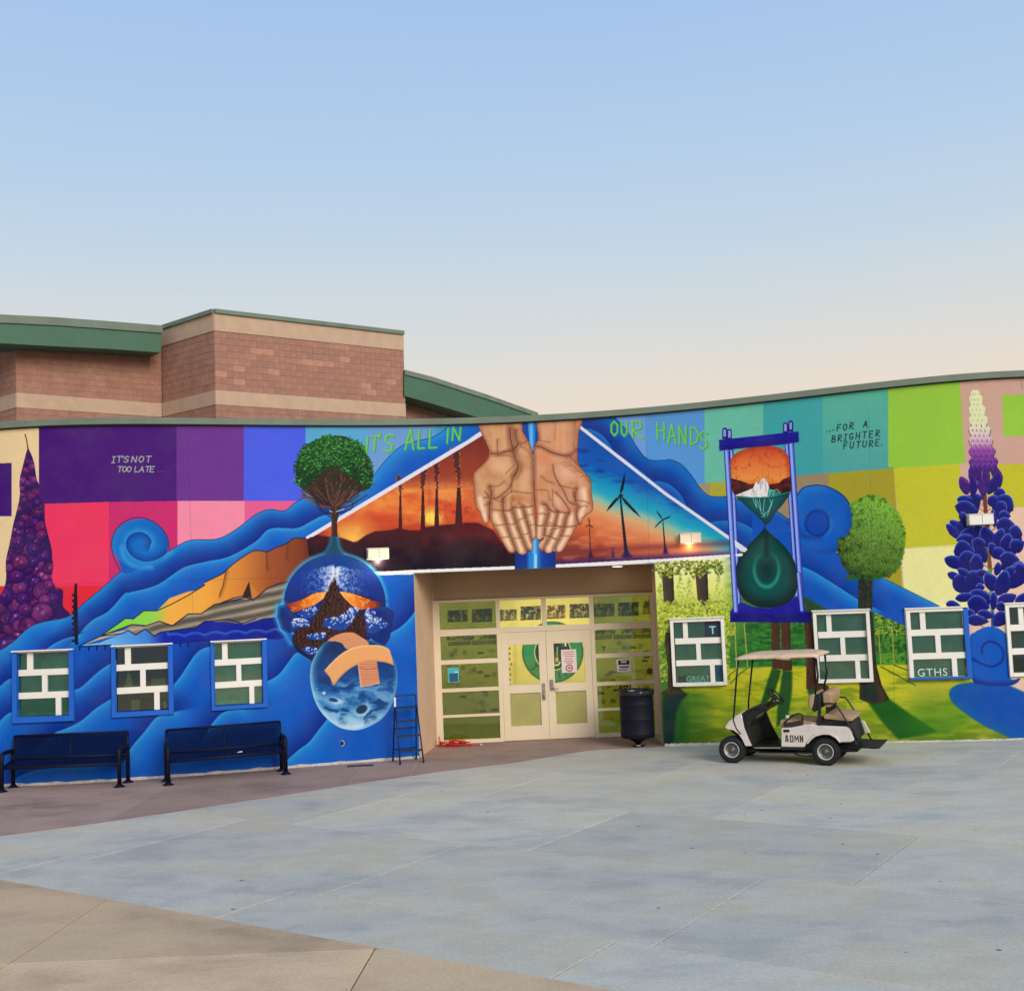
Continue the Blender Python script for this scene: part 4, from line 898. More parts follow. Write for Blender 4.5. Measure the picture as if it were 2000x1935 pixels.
    b, m = s.fill(list(map(tuple, sm(ZQ((565, 1245), (640, 1160), (760, 1060), (900, 1005), (1080, 995), (1190, 1030), (1220, 1100), (1245, 1195)), 5))) + list(map(tuple, sm(ZQ((1245, 1195), (1160, 1165), (1020, 1155), (880, 1190), (760, 1270), (655, 1390)), 5))) + ZQ((620, 1310)), (234, 170, 110)); s.inner(b, m, 1, 2, 1.2, (250, 210, 150), .8); s.inner(b, m, 0, -2, 1.5, (190, 120, 76), .7)
    # tree crown, roots
    s.fill(ZC((955, 820), (1000, 700), (1040, 840), (1012, 940), (1016, 1050), (968, 1050), (970, 940)), (64, 40, 38))
    s.fill(list(map(tuple, sm(ZC((700, 520), (740, 400), (800, 335), (880, 300), (960, 280), (1080, 285), (1160, 340), (1230, 410), (1285, 560), (1275, 660), (1220, 700), (1100, 720), (985, 740), (860, 720), (760, 690), (700, 640)), 5, True))), (18, 62, 28))
    b, m = s.fill(list(map(tuple, sm(ZC((800, 700), (810, 620), (870, 570), (985, 530), (1110, 570), (1190, 630), (1200, 700), (1120, 745), (1000, 800), (870, 745)), 5, True))), (62, 40, 34), soft=1.2)
    tr = ZC((985, 860))[0]
    for i in range(70):
        a = np.radians(R.uniform(-168, -12)); L = R.uniform(38, 68); x0, y0 = tr[0] + R.uniform(-3, 3), tr[1] - 8
        x1, y1 = x0 + L * np.cos(a) * 1.05, y0 + L * np.sin(a) * .95 - 6
        mid = ((x0 + x1) / 2 + R.uniform(-6, 6), (y0 + y1) / 2 + R.uniform(2, 9))
        s.line(sm([(x0, y0 + 12), (x0, y0), mid, (x1, y1)], 5), R.uniform(1.2, 2.6), [(84, 50, 40), (120, 78, 62), (52, 28, 26)][i % 3], .9)
    for p in (((830, 755), (860, 780), (900, 850), (960, 870)), ((900, 760), (960, 800), (985, 860)), ((1180, 730), (1120, 780), (1060, 790), (1010, 860)), ((1135, 790), (1120, 840), (1060, 860), (1010, 860)), ((860, 760), (870, 830), (960, 900))): s.line(sm(ZC(*p)), 2.2, (14, 40, 84), .9)
    s.line(ZC((1010, 858), (1065, 840)), 1.6, (220, 226, 236)); s.line(ZC((955, 850), (975, 862)), 1.4, (220, 226, 236))
    s.inner(*s.mask(ZC((955, 860), (1020, 860), (1014, 940), (1018, 1050), (968, 1050), (970, 940))), 3, 0, 2, (110, 76, 66), .6)
    for i in range(2600):
        a, r = R.uniform(0, 2 * np.pi), R.rand() ** .5
        x, y = 985 + 300 * r * np.cos(a) * (1 + .05 * np.sin(5 * a)), 500 + 222 * r * np.sin(a) * (1 + .06 * np.sin(7 * a + 1))
        lo = 570 - 60 * np.cos((x - 985) / 290 * np.pi * .9) + 90 * abs(x - 985) / 290
        if y > lo and R.rand() > .12: continue
        t = np.clip((y - 290) / 330, 0, 1)
        c = np.array([(24, 92, 34), (14, 62, 28), (46, 130, 48), (96, 170, 70)][R.choice(4, p=[.34, .3, .24, .12] if y < 520 else [.4, .5, .09, .01])])
        s.blob(*ZC((x, y))[0], R.uniform(1.6, 3.4), R.uniform(1.2, 2.4), tuple(c * (1 - .25 * t)), .85, R.uniform(-30, 30), .4)
    for (cx, cy) in ((930, 340), (1060, 320), (1130, 370), (820, 380), (760, 450), (950, 440), (1170, 470), (780, 530), (1230, 570), (740, 630), (1240, 640), (870, 520), (1080, 540), (900, 400), (1010, 370)):
        for k in range(46):
            x, y = cx + R.normal() * 30, cy + R.normal() * 20
            s.blob(*ZC((x, y))[0], 2.4, 1.3, (110, 184, 84) if k % 3 == 0 else (20, 74, 30), .75, 0, .4)

    # ---- column and hands
    s.fill(ZE((500, 100), (1000, 100), (1000, 420), (930, 420), (560, 200)), (0, 74, 170)); s.vgrad(ZE((900, 130), (975, 130), (960, 400), (925, 400)), [(1028, (20, 110, 206)), (1038, (110, 196, 240)), (1043, (40, 130, 216)), (1048, (10, 84, 180))], ang=90)
    b, m = s.vgrad(ZE((806, 1168), (1118, 1160), (1118, 1300), (808, 1310)), [(1005, (0, 48, 128)), (1028, (0, 60, 144)), (1034, (30, 130, 206)), (1042, (40, 140, 214)), (1044, (150, 214, 240)), (1048, (150, 214, 240)), (1050, (30, 120, 206)), (1060, (0, 64, 150)), (1085, (0, 50, 134))], ang=90)
    s.vgrad(ZE((930, 1060), (1000, 1060), (1000, 1180), (920, 1180)), [(1036, (20, 110, 196)), (1044, (120, 196, 234)), (1050, (40, 136, 210)), (1056, (0, 84, 170))], ang=90)
    LH = list(map(tuple, sm(ZK((195, 10), (240, 200), (300, 330), (335, 430), (310, 520), (225, 620), (152, 700), (148, 820), (165, 1000), (178, 1095), (225, 1160), (262, 1270), (292, 1295), (330, 1270), (350, 1200), (375, 1300), (430, 1390), (510, 1540), (570, 1630), (630, 1645), (662, 1618), (690, 1655), (745, 1672), (790, 1640), (795, 1600), (820, 1620), (850, 1608), (858, 1510), (880, 1485), (893, 1440), (893, 1300), (882, 1100), (868, 800), (862, 560), (850, 420), (800, 300), (740, 190), (685, 10)), 4, True)))
    RH = list(map(tuple, sm(ZK((938, 10), (925, 280), (872, 380), (874, 560), (878, 900), (888, 1060), (905, 1200), (898, 1440), (940, 1490), (985, 1465), (985, 1490), (935, 1525), (925, 1570), (965, 1618), (990, 1615), (1020, 1650), (1070, 1648), (1115, 1610), (1125, 1600), (1150, 1636), (1195, 1634), (1240, 1590), (1290, 1500), (1370, 1360), (1395, 1300), (1430, 1310), (1480, 1210), (1565, 1150), (1580, 1090), (1562, 950), (1555, 800), (1510, 715), (1440, 640), (1398, 550), (1395, 420), (1410, 200), (1428, 10)), 4, True)))
    for Hd, c in ((LH, (206, 152, 110)), (RH, (212, 152, 114))):
        b, m = s.fill(Hd, c); HM = s.full(b, m)
        n = s.noise(b, 16, 181, 3); s.put(b, m * np.clip((n - .5) * 4, 0, 1), (222, 172, 130), .5); s.put(b, m * np.clip((.46 - n) * 4, 0, 1), (188, 120, 78), .4)
        s.inner(b, m, 3.5, 0, 3, (132, 66, 42), .75); s.inner(b, m, -3.5, 0, 3, (150, 72, 46), .75); s.inner(b, m, 0, -2, 2, (230, 196, 160), .6)
        s.line(Hd + Hd[:1], 1.1, (92, 44, 30), .8)
        if Hd is LH: LHM = HM
        else: RHM = HM
    def shade(pts, r, c, a, M, side=0, pw=1.2): s.glow(sm(pts), r, c, a, side, pw, M)
    BR, LT = (110, 56, 36), (236, 196, 158)
    # soft modelling patches
    for (x, y, rx, ry, an, c, a) in ((480, 620, 28, 22, 40, (226, 178, 136), .8), (760, 800, 12, 40, 8, (226, 176, 132), .7), (270, 900, 12, 32, -10, (218, 168, 122), .7), (700, 1000, 18, 10, 0, (196, 118, 76), .8), (620, 1000, 6, 9, 0, (150, 88, 56), .5), (410, 1240, 9, 13, -25, (238, 196, 156), .7), (700, 1180, 6, 16, -20, (232, 190, 152), .7), (560, 1520, 9, 16, -28, (228, 184, 142), .7),
                                     (720, 1590, 8, 11, -20, (226, 178, 140), .7), (440, 250, 14, 26, 0, (218, 166, 114), .7), (760, 300, 6, 18, -20, (196, 118, 82), .7),
                                     (1000, 500, 18, 26, 0, (220, 140, 96), .7), (1250, 700, 24, 22, 35, (228, 178, 148), .85), (1450, 950, 11, 28, -5, (228, 176, 144), .8), (1000, 780, 18, 24, 10, (218, 146, 100), .8), (1160, 1030, 8, 22, -18, (232, 186, 156), .7), (960, 1200, 6, 22, 0, (224, 170, 130), .7),
                                     (1310, 1230, 9, 9, 0, (240, 196, 168), .8), (1180, 1560, 8, 12, 25, (244, 206, 180), .8), (1290, 1400, 9, 12, 30, (240, 200, 172), .7), (1040, 1590, 9, 8, 0, (240, 200, 176), .7), (1180, 300, 16, 34, 0, (226, 156, 110), .7), (960, 1400, 5, 12, 0, (236, 190, 154), .7), (1140, 1400, 7, 8, 20, (234, 190, 160), .7), (1430, 1180, 7, 13, 15, (238, 194, 162), .8), (1160, 1520, 8, 6, 0, (240, 200, 170), .5)):
        x, y = ZK((x, y))[0]; s.blob(x, y, rx, ry, c, a, an, .8)
    for ax_, M2 in ((((420, 1180), (480, 1340), (600, 1590)), LHM), (((560, 1170), (620, 1350), (725, 1620)), LHM), (((690, 1130), (740, 1300), (825, 1570)), LHM), (((805, 1110), (840, 1260), (872, 1440)), LHM), (((230, 1000), (270, 1160), (300, 1260)), LHM),
                    (((965, 1090), (955, 1280), (940, 1450)), RHM), (((1100, 1190), (1050, 1380), (965, 1570)), RHM), (((1200, 1190), (1150, 1380), (1055, 1610)), RHM), (((1330, 1190), (1280, 1400), (1175, 1600)), RHM), (((1470, 900), (1480, 1040), (1430, 1240)), RHM)):
        s.glow(sm(ZK(*ax_), 6), 8, (250, 216, 182), .85, 0, 1.0, M2)
    # left hand lines: (points, glow radius, core width)
    for pts, r, w in ((((340, 460), (440, 470), (540, 440), (620, 430)), 4, 1.6), (((440, 300), (435, 400), (450, 460)), 4, 1.2), (((590, 170), (600, 300), (625, 400), (640, 470), (660, 540), (690, 600), (680, 660), (640, 730)), 7, 2.4), (((655, 190), (670, 300), (690, 350), (640, 410)), 5, 1.6), (((690, 350), (760, 340), (800, 310)), 3, 1.1), (((720, 380), (790, 420), (850, 500)), 3, .9),
                      (((450, 490), (560, 490), (640, 520)), 3, 1), (((640, 730), (590, 860), (500, 950), (430, 995), (370, 1000)), 4, 1.4), (((345, 860), (368, 920), (360, 1000), (345, 1060)), 5, 2), (((290, 920), (340, 980), (280, 990)), 3, 1.2), (((340, 1060), (290, 1080)), 3, 1), (((345, 1000), (320, 950)), 3, 1.2), (((350, 860), (450, 850), (520, 800)), 3, .7),
                      (((860, 940), (760, 935), (610, 920), (510, 1000), (505, 1060)), 3, 1.1), (((615, 730), (610, 920)), 3, .8), (((505, 1000), (510, 1150), (540, 1260), (580, 1400), (640, 1560), (662, 1620)), 4.5, 1.8), (((360, 1000), (430, 1020), (510, 1060)), 2.5, .8), (((355, 1130), (430, 1140), (510, 1155)), 3, 1.1), (((620, 1110), (640, 1200), (680, 1330), (740, 1480), (790, 1600)), 4.5, 1.8), (((745, 1100), (770, 1200), (810, 1330), (850, 1500)), 4.5, 1.8),
                      (((510, 1150), (600, 1140), (640, 1110), (740, 1110), (860, 1090)), 3, 1.2), (((380, 1325), (460, 1320), (540, 1310)), 2.5, .9), (((560, 1310), (620, 1310), (670, 1295)), 2.5, .9), (((690, 1260), (740, 1240), (780, 1235)), 2.5, .9), (((790, 1200), (870, 1190)), 2.5, .9), (((480, 1470), (560, 1460), (600, 1465)), 2, .7), (((630, 1480), (700, 1470), (730, 1480)), 2, .7), (((750, 1430), (830, 1415)), 2, .7), (((830, 1320), (885, 1310)), 2, .7),
                      (((350, 1060), (345, 1180), (345, 1250)), 4, 1.6), (((230, 1160), (250, 1230), (290, 1290)), 2.5, 1), (((335, 430), (330, 520), (250, 610)), 4, .7), (((640, 1200), (560, 1140)), 2, .5), (((700, 1050), (745, 1100)), 3, 1), (((600, 1050), (620, 1110)), 2.5, .8), (((540, 700), (640, 600)), 2, .4)):
        p = ZK(*pts); shade(p, r * (1.9 if w > 1.5 else 1.5), (120, 64, 42), .7 if w > 1.5 else .42, LHM); s.line(sm(p, 5), w * (.9 if w > 1.15 else .6), (84, 40, 26), .8 if w > 1.15 else .45, soft=.8)
        s.glow([(x + 1.6, y + 1.8) for x, y in sm(p, 5)], 2.2, LT, .3, 0, 1, LHM)
    for pts, r, w in ((((875, 380), (960, 390), (1080, 450), (1180, 480), (1290, 490), (1380, 420)), 4, 1.6), (((1100, 600), (1110, 700), (1150, 790), (1220, 900), (1290, 1040), (1380, 1075)), 4, 1.5), (((1290, 490), (1350, 560), (1450, 650), (1540, 760)), 8, 1), (((960, 740), (1020, 790), (1100, 820)), 4, .8), (((940, 310), (1060, 330)), 2, .6), (((1130, 100), (1120, 300)), 3, .5), (((1360, 80), (1340, 380)), 5, .6),
                      (((885, 905), (1030, 905), (1045, 990), (1065, 1020)), 3, 1), (((1095, 890), (1090, 1000), (1100, 1090), (1160, 1160)), 3, 1), (((1130, 930), (1210, 1010), (1290, 1130)), 4, 1.4), (((1180, 850), (1350, 885)), 3, 1), (((1380, 880), (1365, 960), (1370, 1050)), 4.5, 1.8), (((1340, 920), (1355, 990)), 3, 1.2), (((1370, 1035), (1450, 1030), (1540, 1060)), 3, .9), (((1400, 1100), (1375, 1180), (1400, 1290), (1425, 1310)), 4, 1.6), (((1420, 1110), (1480, 1085), (1510, 1100)), 2.5, .9), (((1430, 1260), (1450, 1230), (1475, 1230)), 2.5, 1),
                      (((980, 1065), (1030, 1090), (1045, 1180), (1010, 1300), (990, 1440)), 5, 2), (((1050, 1130), (1110, 1160), (1160, 1160), (1290, 1180)), 3.5, 1.3), (((1155, 1160), (1135, 1260), (1120, 1330), (1075, 1430), (1000, 1560), (985, 1610)), 4.5, 1.7), (((1290, 1165), (1250, 1250), (1230, 1340), (1190, 1450), (1130, 1570), (1120, 1600)), 4.5, 1.8), (((920, 1190), (980, 1180), (1020, 1200)), 3, 1), (((905, 1325), (990, 1325), (1120, 1325), (1230, 1340), (1380, 1330)), 3, 1.3), (((1000, 1440), (1070, 1460), (1140, 1490)), 3, 1.2), (((1190, 1450), (1290, 1450)), 2.5, .9), (((1020, 1310), (1060, 1290), (1110, 1310)), 2.5, .8), (((1070, 1380), (1190, 1350)), 2, .5)):
        p = ZK(*pts); shade(p, r * (1.9 if w > 1.5 else 1.5), (124, 66, 46), .7 if w > 1.5 else .42, RHM); s.line(sm(p, 5), w * (.9 if w > 1.15 else .6), (88, 40, 28), .8 if w > 1.15 else .45, soft=.8)
        s.glow([(x - 1.4, y + 1.8) for x, y in sm(p, 5)], 2.2, (246, 210, 180), .3, 0, 1, RHM)
    for i in range(15):
        x, y = 1200 + i * 24, 590 + i * 16 + R.uniform(-14, 14); s.line(ZK((x, y), (x + 44, y - 26), (x + 78, y - 20)), 1, (128, 72, 50), .55, soft=.7)
    for i in range(10):
        x, y = 1215 + i * 26, 615 + i * 20; s.line(ZK((x, y), (x - 30, y + 26)), 1.4, (244, 206, 180), .5, soft=.9)
    for p in (((1140, 80), (1150, 400)), ((1230, 80), (1240, 420)), ((990, 90), (985, 300)), ((520, 90), (520, 400)), ((360, 90), (420, 400))): s.glow(ZK(*p), 6, (234, 178, 134), .35)

    # ---- lettering
    def hand(word, pts, h, col, hi, w):                        # big green letters, each (x, y, slant)
        for ch, (x, y, sl) in zip(word, pts): text(s, ch, x, y, h, 10, 0, col, w, sl, .62, 1, hi)
    GA, GB = (96, 190, 72), (52, 148, 84)
    for ch, x, y, h, ww in (('I', 714, 854, 30, .2), ('T', 724, 852, 30, .7), ("'", 739, 848, 26, .6), ('S', 748, 848, 35, .85), ('A', 791, 838, 40, .62), ('L', 815, 840, 36, .6), ('L', 836, 839, 36, .75), ('I', 868, 836, 30, .5), ('N', 882, 834, 26, .95)):
        text(s, ch, x, y, h, 10, 0, GA, 3.5, .08, ww, .95, GB)
        text(s, ch, x - .8, y - .8, h, 10, 0, (150, 226, 90), 1.1, .08, ww, .8)
    for ch, x, y, h, ww in (('O', 1193, 823, 28, .75), ('U', 1213, 824, 28, .65), ('R', 1234, 822, 34, .95), ('H', 1283, 825, 33, .72), ('A', 1305, 829, 37, .62), ('N', 1326, 832, 36, .62), ('D', 1348, 834, 34, .8), ('S', 1366, 842, 35, .72)):
        text(s, ch, x, y, h, 10, 0, GA, 3.5, -.02, ww, .95, GB)
        text(s, ch, x - .8, y - .8, h, 10, 0, (150, 226, 90), 1.1, -.02, ww, .8)
    GY = (168, 184, 160)
    for i, ch in enumerate("JT'S NOT"):
        x = [216, 227, 238, 241, 0, 256, 270, 284][i]
        if ch != ' ': text(s, ch, x, 891 + (0 if i else 1), 11.5, 10, 0, GY, 2.0, .18, 1.3)
    for x, ch in zip((229, 238, 247, 262, 272, 283, 292), "TOOLATE"): text(s, ch, x, 911, 10.5, 10, 0, GY, 1.9, .18, 1.2)
    for x in (309, 314, 320): s.blob(x, 921, 1, 1, GY, .6)
    DB = (14, 44, 66)
    for x, y, ch in ((1634, 829, 'F'), (1646, 828, 'O'), (1659, 825, 'R'), (1686, 822, 'A'), (1624, 851, 'B'), (1636, 849, 'R'), (1647, 848, 'J'), (1658, 846, 'G'), (1671, 845, 'H'), (1684, 843, 'T'), (1697, 842, 'E'), (1710, 840, 'R'), (1647, 864, 'F'), (1659, 863, 'U'), (1672, 862, 'T'), (1684, 861, 'U'), (1697, 860, 'R'), (1709, 858, 'E')):
        text(s, ch, x, y, 12.5, 10, 0, DB, 1.9, .12, .9)
    for x, y in ((1615, 843), (1621, 842), (1627, 840), (1722, 869)): s.blob(x, y, 1.5, 1.5, DB)

    # ---- wall joints, base line and overall paint grain
    for x in (370, 838, 1264, 1700): s.line([(x - 4, 800), (x + 8, 1240 if x > 500 else 1240)], .9, (30, 40, 60), .22, soft=.5)
    for x0, x1, y0, y1 in ((-80, 560, 1146, 1128), (1560, 1990, 1078, 1062)): s.line([(x0, y0), (x1, y1)], .8, (20, 30, 60), .25, soft=.5)
    for x in (1745,): s.line([(x, 1300), (x + 4, 1445)], .8, (40, 60, 20), .3, soft=.5)
    b = (0, 0, s.W, s.H)
    n = s.noise(b, 5, 201, 2) * .5 + s.noise(b, 1.6, 205, 1) * .5
    s.a *= (0.98 + .04 * n)[..., None]
    s.a = np.clip(s.a, 0.004, 1) ** 1.08
    return s
# ---------------------------------------------------------------- mural wall: plan line, top line
_wp = np.array([(-9.19, 20.73), (-8.34, 20.85), (-7.19, 20.95), (-5.69, 21.12), (-4.84, 21.37), (-3.96, 21.64), (-3.07, 21.98), (-1.94, 22.33), (2.71, 22.44), (6.96, 21.81), (9.15, 21.5)])
_wc = np.polyfit(_wp[:, 0], _wp[:, 1], 4)
def wy(x): 
    if x < -9.5: return float(np.polyval(_wc, -9.5) + (x + 9.5) * .12)
    if x > 9.6: return float(np.polyval(_wc, 9.6) - (x - 9.6) * .12)
    return float(np.polyval(_wc, x))
def on_wall(px, py):
    d = ray(px, py); t = 21.0
    for _ in range(30): t = wy(d[0] * t) / d[1]
    return CAM + d * t
_tb = [(0, 836.5), (76, 833.5), (255, 829), (298, 828), (474, 828), (608, 831), (737, 832), (915, 829.5), (1055, 819), (1200, 812), (1300, 805.5), (1529, 780), (1735, 756), (2000, 736)]
_tt = [(0, 825.6), (298, 817.6), (608, 817), (737, 820), (915, 818), (1048, 809.5), (1200, 801.7), (1445, 780), (1627, 756), (1755, 742), (2000, 725)]
_tz = [on_wall(*p) for p in _tb]; _tzz = [on_wall(*p) for p in _tt]
_tc = np.polyfit([p[0] for p in _tz], [p[2] for p in _tz], 6)
_th = float(np.mean([p[2] for p in _tzz]) - np.mean(np.interp([p[0] for p in _tzz], [p[0] for p in _tz], [p[2] for p in _tz])))
def wz(x):
    a, b = _tz[0][0], _tz[-1][0]
    if x < a: return float(np.polyval(_tc, a) + (x - a) * .02)
    if x > b: return float(np.polyval(_tc, b) + (x - b) * .09)
    return float(np.polyval(_tc, x))
XL, XR = -12.6, 12.6

mural_img = paint_mural()
M_mural = sheet_mat(mural_img, 'painted_mural', .92)
def mural_uv(co):
    x, y = proj(co); return ((x - mural_img.x0) * mural_img.S / mural_img.W, 1 - (y - mural_img.y0) * mural_img.S / mural_img.H)

M_white = paint('white_trim_paint', (232, 226, 212), .55, var=.04, scale=3)
M_blue = paint('blue_trim_paint', (6, 92, 188), .75, var=.10, scale=3)
M_cop = paint('grey_green_coping_metal', (108, 120, 102), .55, .0, var=.15, scale=2)
M_green = paint('green_fascia_metal', (64, 102, 76), .6, .0, var=.10, scale=1.2)
M_stucco = paint('beige_stucco', (214, 180, 146), .85, var=.06, scale=1.2, bump=.3)
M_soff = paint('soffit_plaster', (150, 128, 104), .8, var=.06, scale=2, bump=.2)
M_frame = paint('cream_door_frame_paint', (222, 204, 172), .5, var=.03, scale=1.5)
M_base = paint('pale_base_render', (196, 190, 178), .8, var=.15, scale=5, dirt=((120, 120, 118), 12))
M_dark = paint('dark_interior', (30, 42, 36), .8)
M_intg = paint('dim_green_room_wall', (120, 160, 130), .8, var=.12, scale=3)
M_intd = paint('dim_dark_room_wall', (44, 44, 46), .8, var=.2, scale=3)
M_steel = paint('brushed_steel', (168, 164, 156), .3, .9)
M_gl = glass('window_glass', (196, 230, 208), .075, .05, .26, (70, 132, 100))  # green diffuse layer lifts dark panes and stands in for uneven reflections
M_gld = glass('darker_window_glass', (206, 216, 206), .06, .03, .05, (30, 40, 36))

# ---- openings: windows by their corners in the photograph (tl, tr, br, bl), inner light area
def q4(Zf, *p): return Zf(*p)
WIN = [
 dict(c=ZB((95, 430), (575, 425), (570, 968), (110, 985)), i=ZB((135, 438), (535, 430), (535, 930), (138, 940)), left=1, lab='x'),
 dict(c=ZB((845, 385), (1330, 365), (1330, 915), (865, 945)), i=ZB((886, 402), (1288, 382), (1295, 885), (890, 905)), left=1),
 dict(c=ZD((28, 352), (477, 332), (480, 865), (65, 888)), i=ZD((68, 365), (440, 350), (445, 843), (76, 853)), left=1),
 dict(c=ZH((420, 350), (835, 335), (866, 848), (452, 864)), i=None, left=0),
 dict(c=ZJ((326, 292), (771, 274), (806, 825), (385, 836)), i=None, left=0),
 dict(c=ZJ((1040, 268), (1530, 250), (1555, 795), (1092, 818)), i=ZJ((1040, 268), (1492, 262), (1515, 780), (1092, 800)), left=2),
 dict(c=ZJ((1806, 234), (2250, 216), (2290, 768), (1850, 790)), i=None, left=0),
]
def frame_of(q):
    P = [on_wall(*p) for p in q]; x0 = (P[0][0] + P[3][0]) / 2; x1 = (P[1][0] + P[2][0]) / 2; z1 = (P[0][2] + P[1][2]) / 2; z0 = (P[2][2] + P[3][2]) / 2
    return x0, x1, z0, z1
for w in WIN:
    w['o'] = frame_of(w['c']); w['n'] = frame_of(w['i']) if w['i'] else w['o']
# entrance opening
EL = on_ground(824, 1473)[0]; ER = 2.70
SZ = (on_wall(815, 1122)[2] + on_wall(1277, 1097)[2]) / 2
FA, FB = np.array([-1.72, 24.10]), np.array([2.86, 24.26])          # storefront plan line
def on_front(px, py): return on_plane(px, py, FA, FB)

bld = tag(empty('mural_building', (0, 22, 0)), 'low curved school building whose whole front wall is painted with a colourful mural', 'building')
def local(o, parent):                                  # meshes are written in world coordinates; seat them under a placed parent
    o.parent = parent; o.matrix_parent_inverse = parent.matrix_world.inverted() if parent.matrix_world != Matrix.Identity(4) else Matrix.Identity(4)
bpy.context.view_layer.update()
OFF = Vector(bld.location)
def child(mb, name, mat, parent, bevel=0, label=None, off=None):
    """mesh written in world coordinates, parented without moving"""
    p = parent; t = Vector((0, 0, 0))
    while p is not None: t += Vector(p.location); p = p.parent
    mb.v = [tuple(Vector(v) - t) for v in mb.v]
    o = mb.build(name, mat, parent, bevel)
    if label: o['label'] = label
    return o

# wall sheet with holes
xs = list(np.arange(XL, XR + .01, .12)); holes = []
for w in WIN:
    x0, x1, z0, z1 = w['n']; m = .012
    holes.append((x0 + m, x1 - m, z0 + m, z1 - m)); xs += [x0 + m, x1 - m]
holes.append((EL, ER, -1, SZ)); xs += [EL, ER]
xs = np.array(sorted(set(np.round(xs, 4)))); keep = [xs[0]]
fixed = set(np.round([v for h in holes for v in h[:2]], 4))
for x in xs[1:]:
    if x - keep[-1] < .03 and x not in fixed: continue
    if x in fixed and x - keep[-1] < .03 and keep[-1] not in fixed: keep[-1] = x
    else: keep.append(x)
zs = sorted(set([0.0, SZ] + [round(v, 4) for h in holes[:-1] for v in h[2:]] + [round(v, 3) for v in np.arange(.35, 4.2, .35)])); zs = [z for z in zs if z <= 4.3]
mb = MB(); nx = len(keep); rows = zs + [None] * 6
P = []
for x in keep:
    top = wz(x); zz = zs + [zs[-1] + (top - zs[-1]) * k / 6 for k in range(1, 7)]
    P.append([(x, wy(x), z) for z in zz])
nz = len(P[0]); vs = [p for c in P for p in c]; fs = []
for i in range(nx - 1):
    for j in range(nz - 1):
        xm, zm = (keep[i] + keep[i + 1]) / 2, (P[i][j][2] + P[i][j + 1][2]) / 2
        if any(h[0] < xm < h[1] and h[2] < zm < h[3] for h in holes): continue
        fs.append((i * nz + j, (i + 1) * nz + j, (i + 1) * nz + j + 1, i * nz + j + 1))
me = bpy.data.meshes.new('wall'); me.from_pydata(vs, [], fs); uv_from(me, mural_uv); me.materials.append(M_mural)
me.transform(Matrix.Translation(-OFF)); wall = bpy.data.objects.new('wall', me); COL.objects.link(wall); wall.parent = bld
wall['label'] = 'front wall painted with hands, waves, flowers, globes and an hourglass'
for p in me.polygons: p.use_smooth = True
# inner skin, roof
mb = MB(); 
for a, b in zip(keep[:-1], keep[1:]):
    pass
xr = np.linspace(XL, XR, 40)
mb.add([(x, wy(x) + .3, 0 if k == 0 else wz(x) - .02) for x in xr for k in (0, 1)], [])
mb = MB()
for a, b in zip(xr[:-1], xr[1:]):
    mb.hexa([(a, wy(a) + .02, wz(a) - .25), (b, wy(b) + .02, wz(b) - .25), (b, 31, wz(b) - .25), (a, 31, wz(a) - .25), (a, wy(a) + .02, wz(a) - .06), (b, wy(b) + .02, wz(b) - .06), (b, 31, wz(b) - .06), (a, 31, wz(a) - .06)])
child(mb, 'roof', paint('roof_membrane', (150, 146, 138), .9), bld)
for s_, x in ((-1, XL), (1, XR)):
    child(MB().box(x - .1, wy(x) + .02, 0, x + .1, 31, wz(x) - .25), 'side_wall', M_stucco, bld)
child(MB().box(XL, 30.8, 0, XR, 31, wz(0) - .4), 'rear_wall', M_stucco, bld)
# coping along the top
mb = MB(); xr = np.linspace(XL, XR, 120); prof = [(-.09, -.005), (-.10, _th * .9), (-.085, _th), (.34, _th + .02), (.34, -.02)]
vs = []
for x in xr:
    for (dy, dz) in prof: vs.append((x, wy(x) + dy, wz(x) + dz))
n = len(prof); fs = [(i * n + k, (i + 1) * n + k, (i + 1) * n + (k + 1) % n, i * n + (k + 1) % n) for i in range(len(xr) - 1) for k in range(n)]
mb.add(vs, fs); child(mb, 'coping', M_cop, bld)
mb = MB(); vs = []
for x in xr: vs += [(x, wy(x) - .012, wz(x) - .03), (x, wy(x) - .012, wz(x) - .006), (x, wy(x) + .01, wz(x) - .006), (x, wy(x) + .01, wz(x) - .03)]
mb.add(vs, [(i * 4 + k, (i + 1) * 4 + k, (i + 1) * 4 + (k + 1) % 4, i * 4 + (k + 1) % 4) for i in range(len(xr) - 1) for k in range(4)])
child(mb, 'drip_edge', paint('black_drip_edge', (24, 26, 28), .5), bld)
# pale render strip along the foot
for (a, b, h, d) in ((-12.5, EL - .01, .05, .018), (ER + .02, 5.2, .05, .02), (5.2, 12.5, .03, .01)):
    mb = MB(); xr = np.linspace(a, b, 60); vs = []
    for i, x in enumerate(xr):
        hh = h * (1 + .25 * math.sin(i * 2.3) * math.sin(i * .7)); vs += [(x, wy(x) - d, 0), (x, wy(x) - d, hh), (x, wy(x) + .005, hh), (x, wy(x) + .005, 0)]
    mb.add(vs, [(i * 4 + k, (i + 1) * 4 + k, (i + 1) * 4 + (k + 1) % 4, i * 4 + (k + 1) % 4) for i in range(59) for k in range(3)])
    child(mb, 'base_strip', M_base, bld)

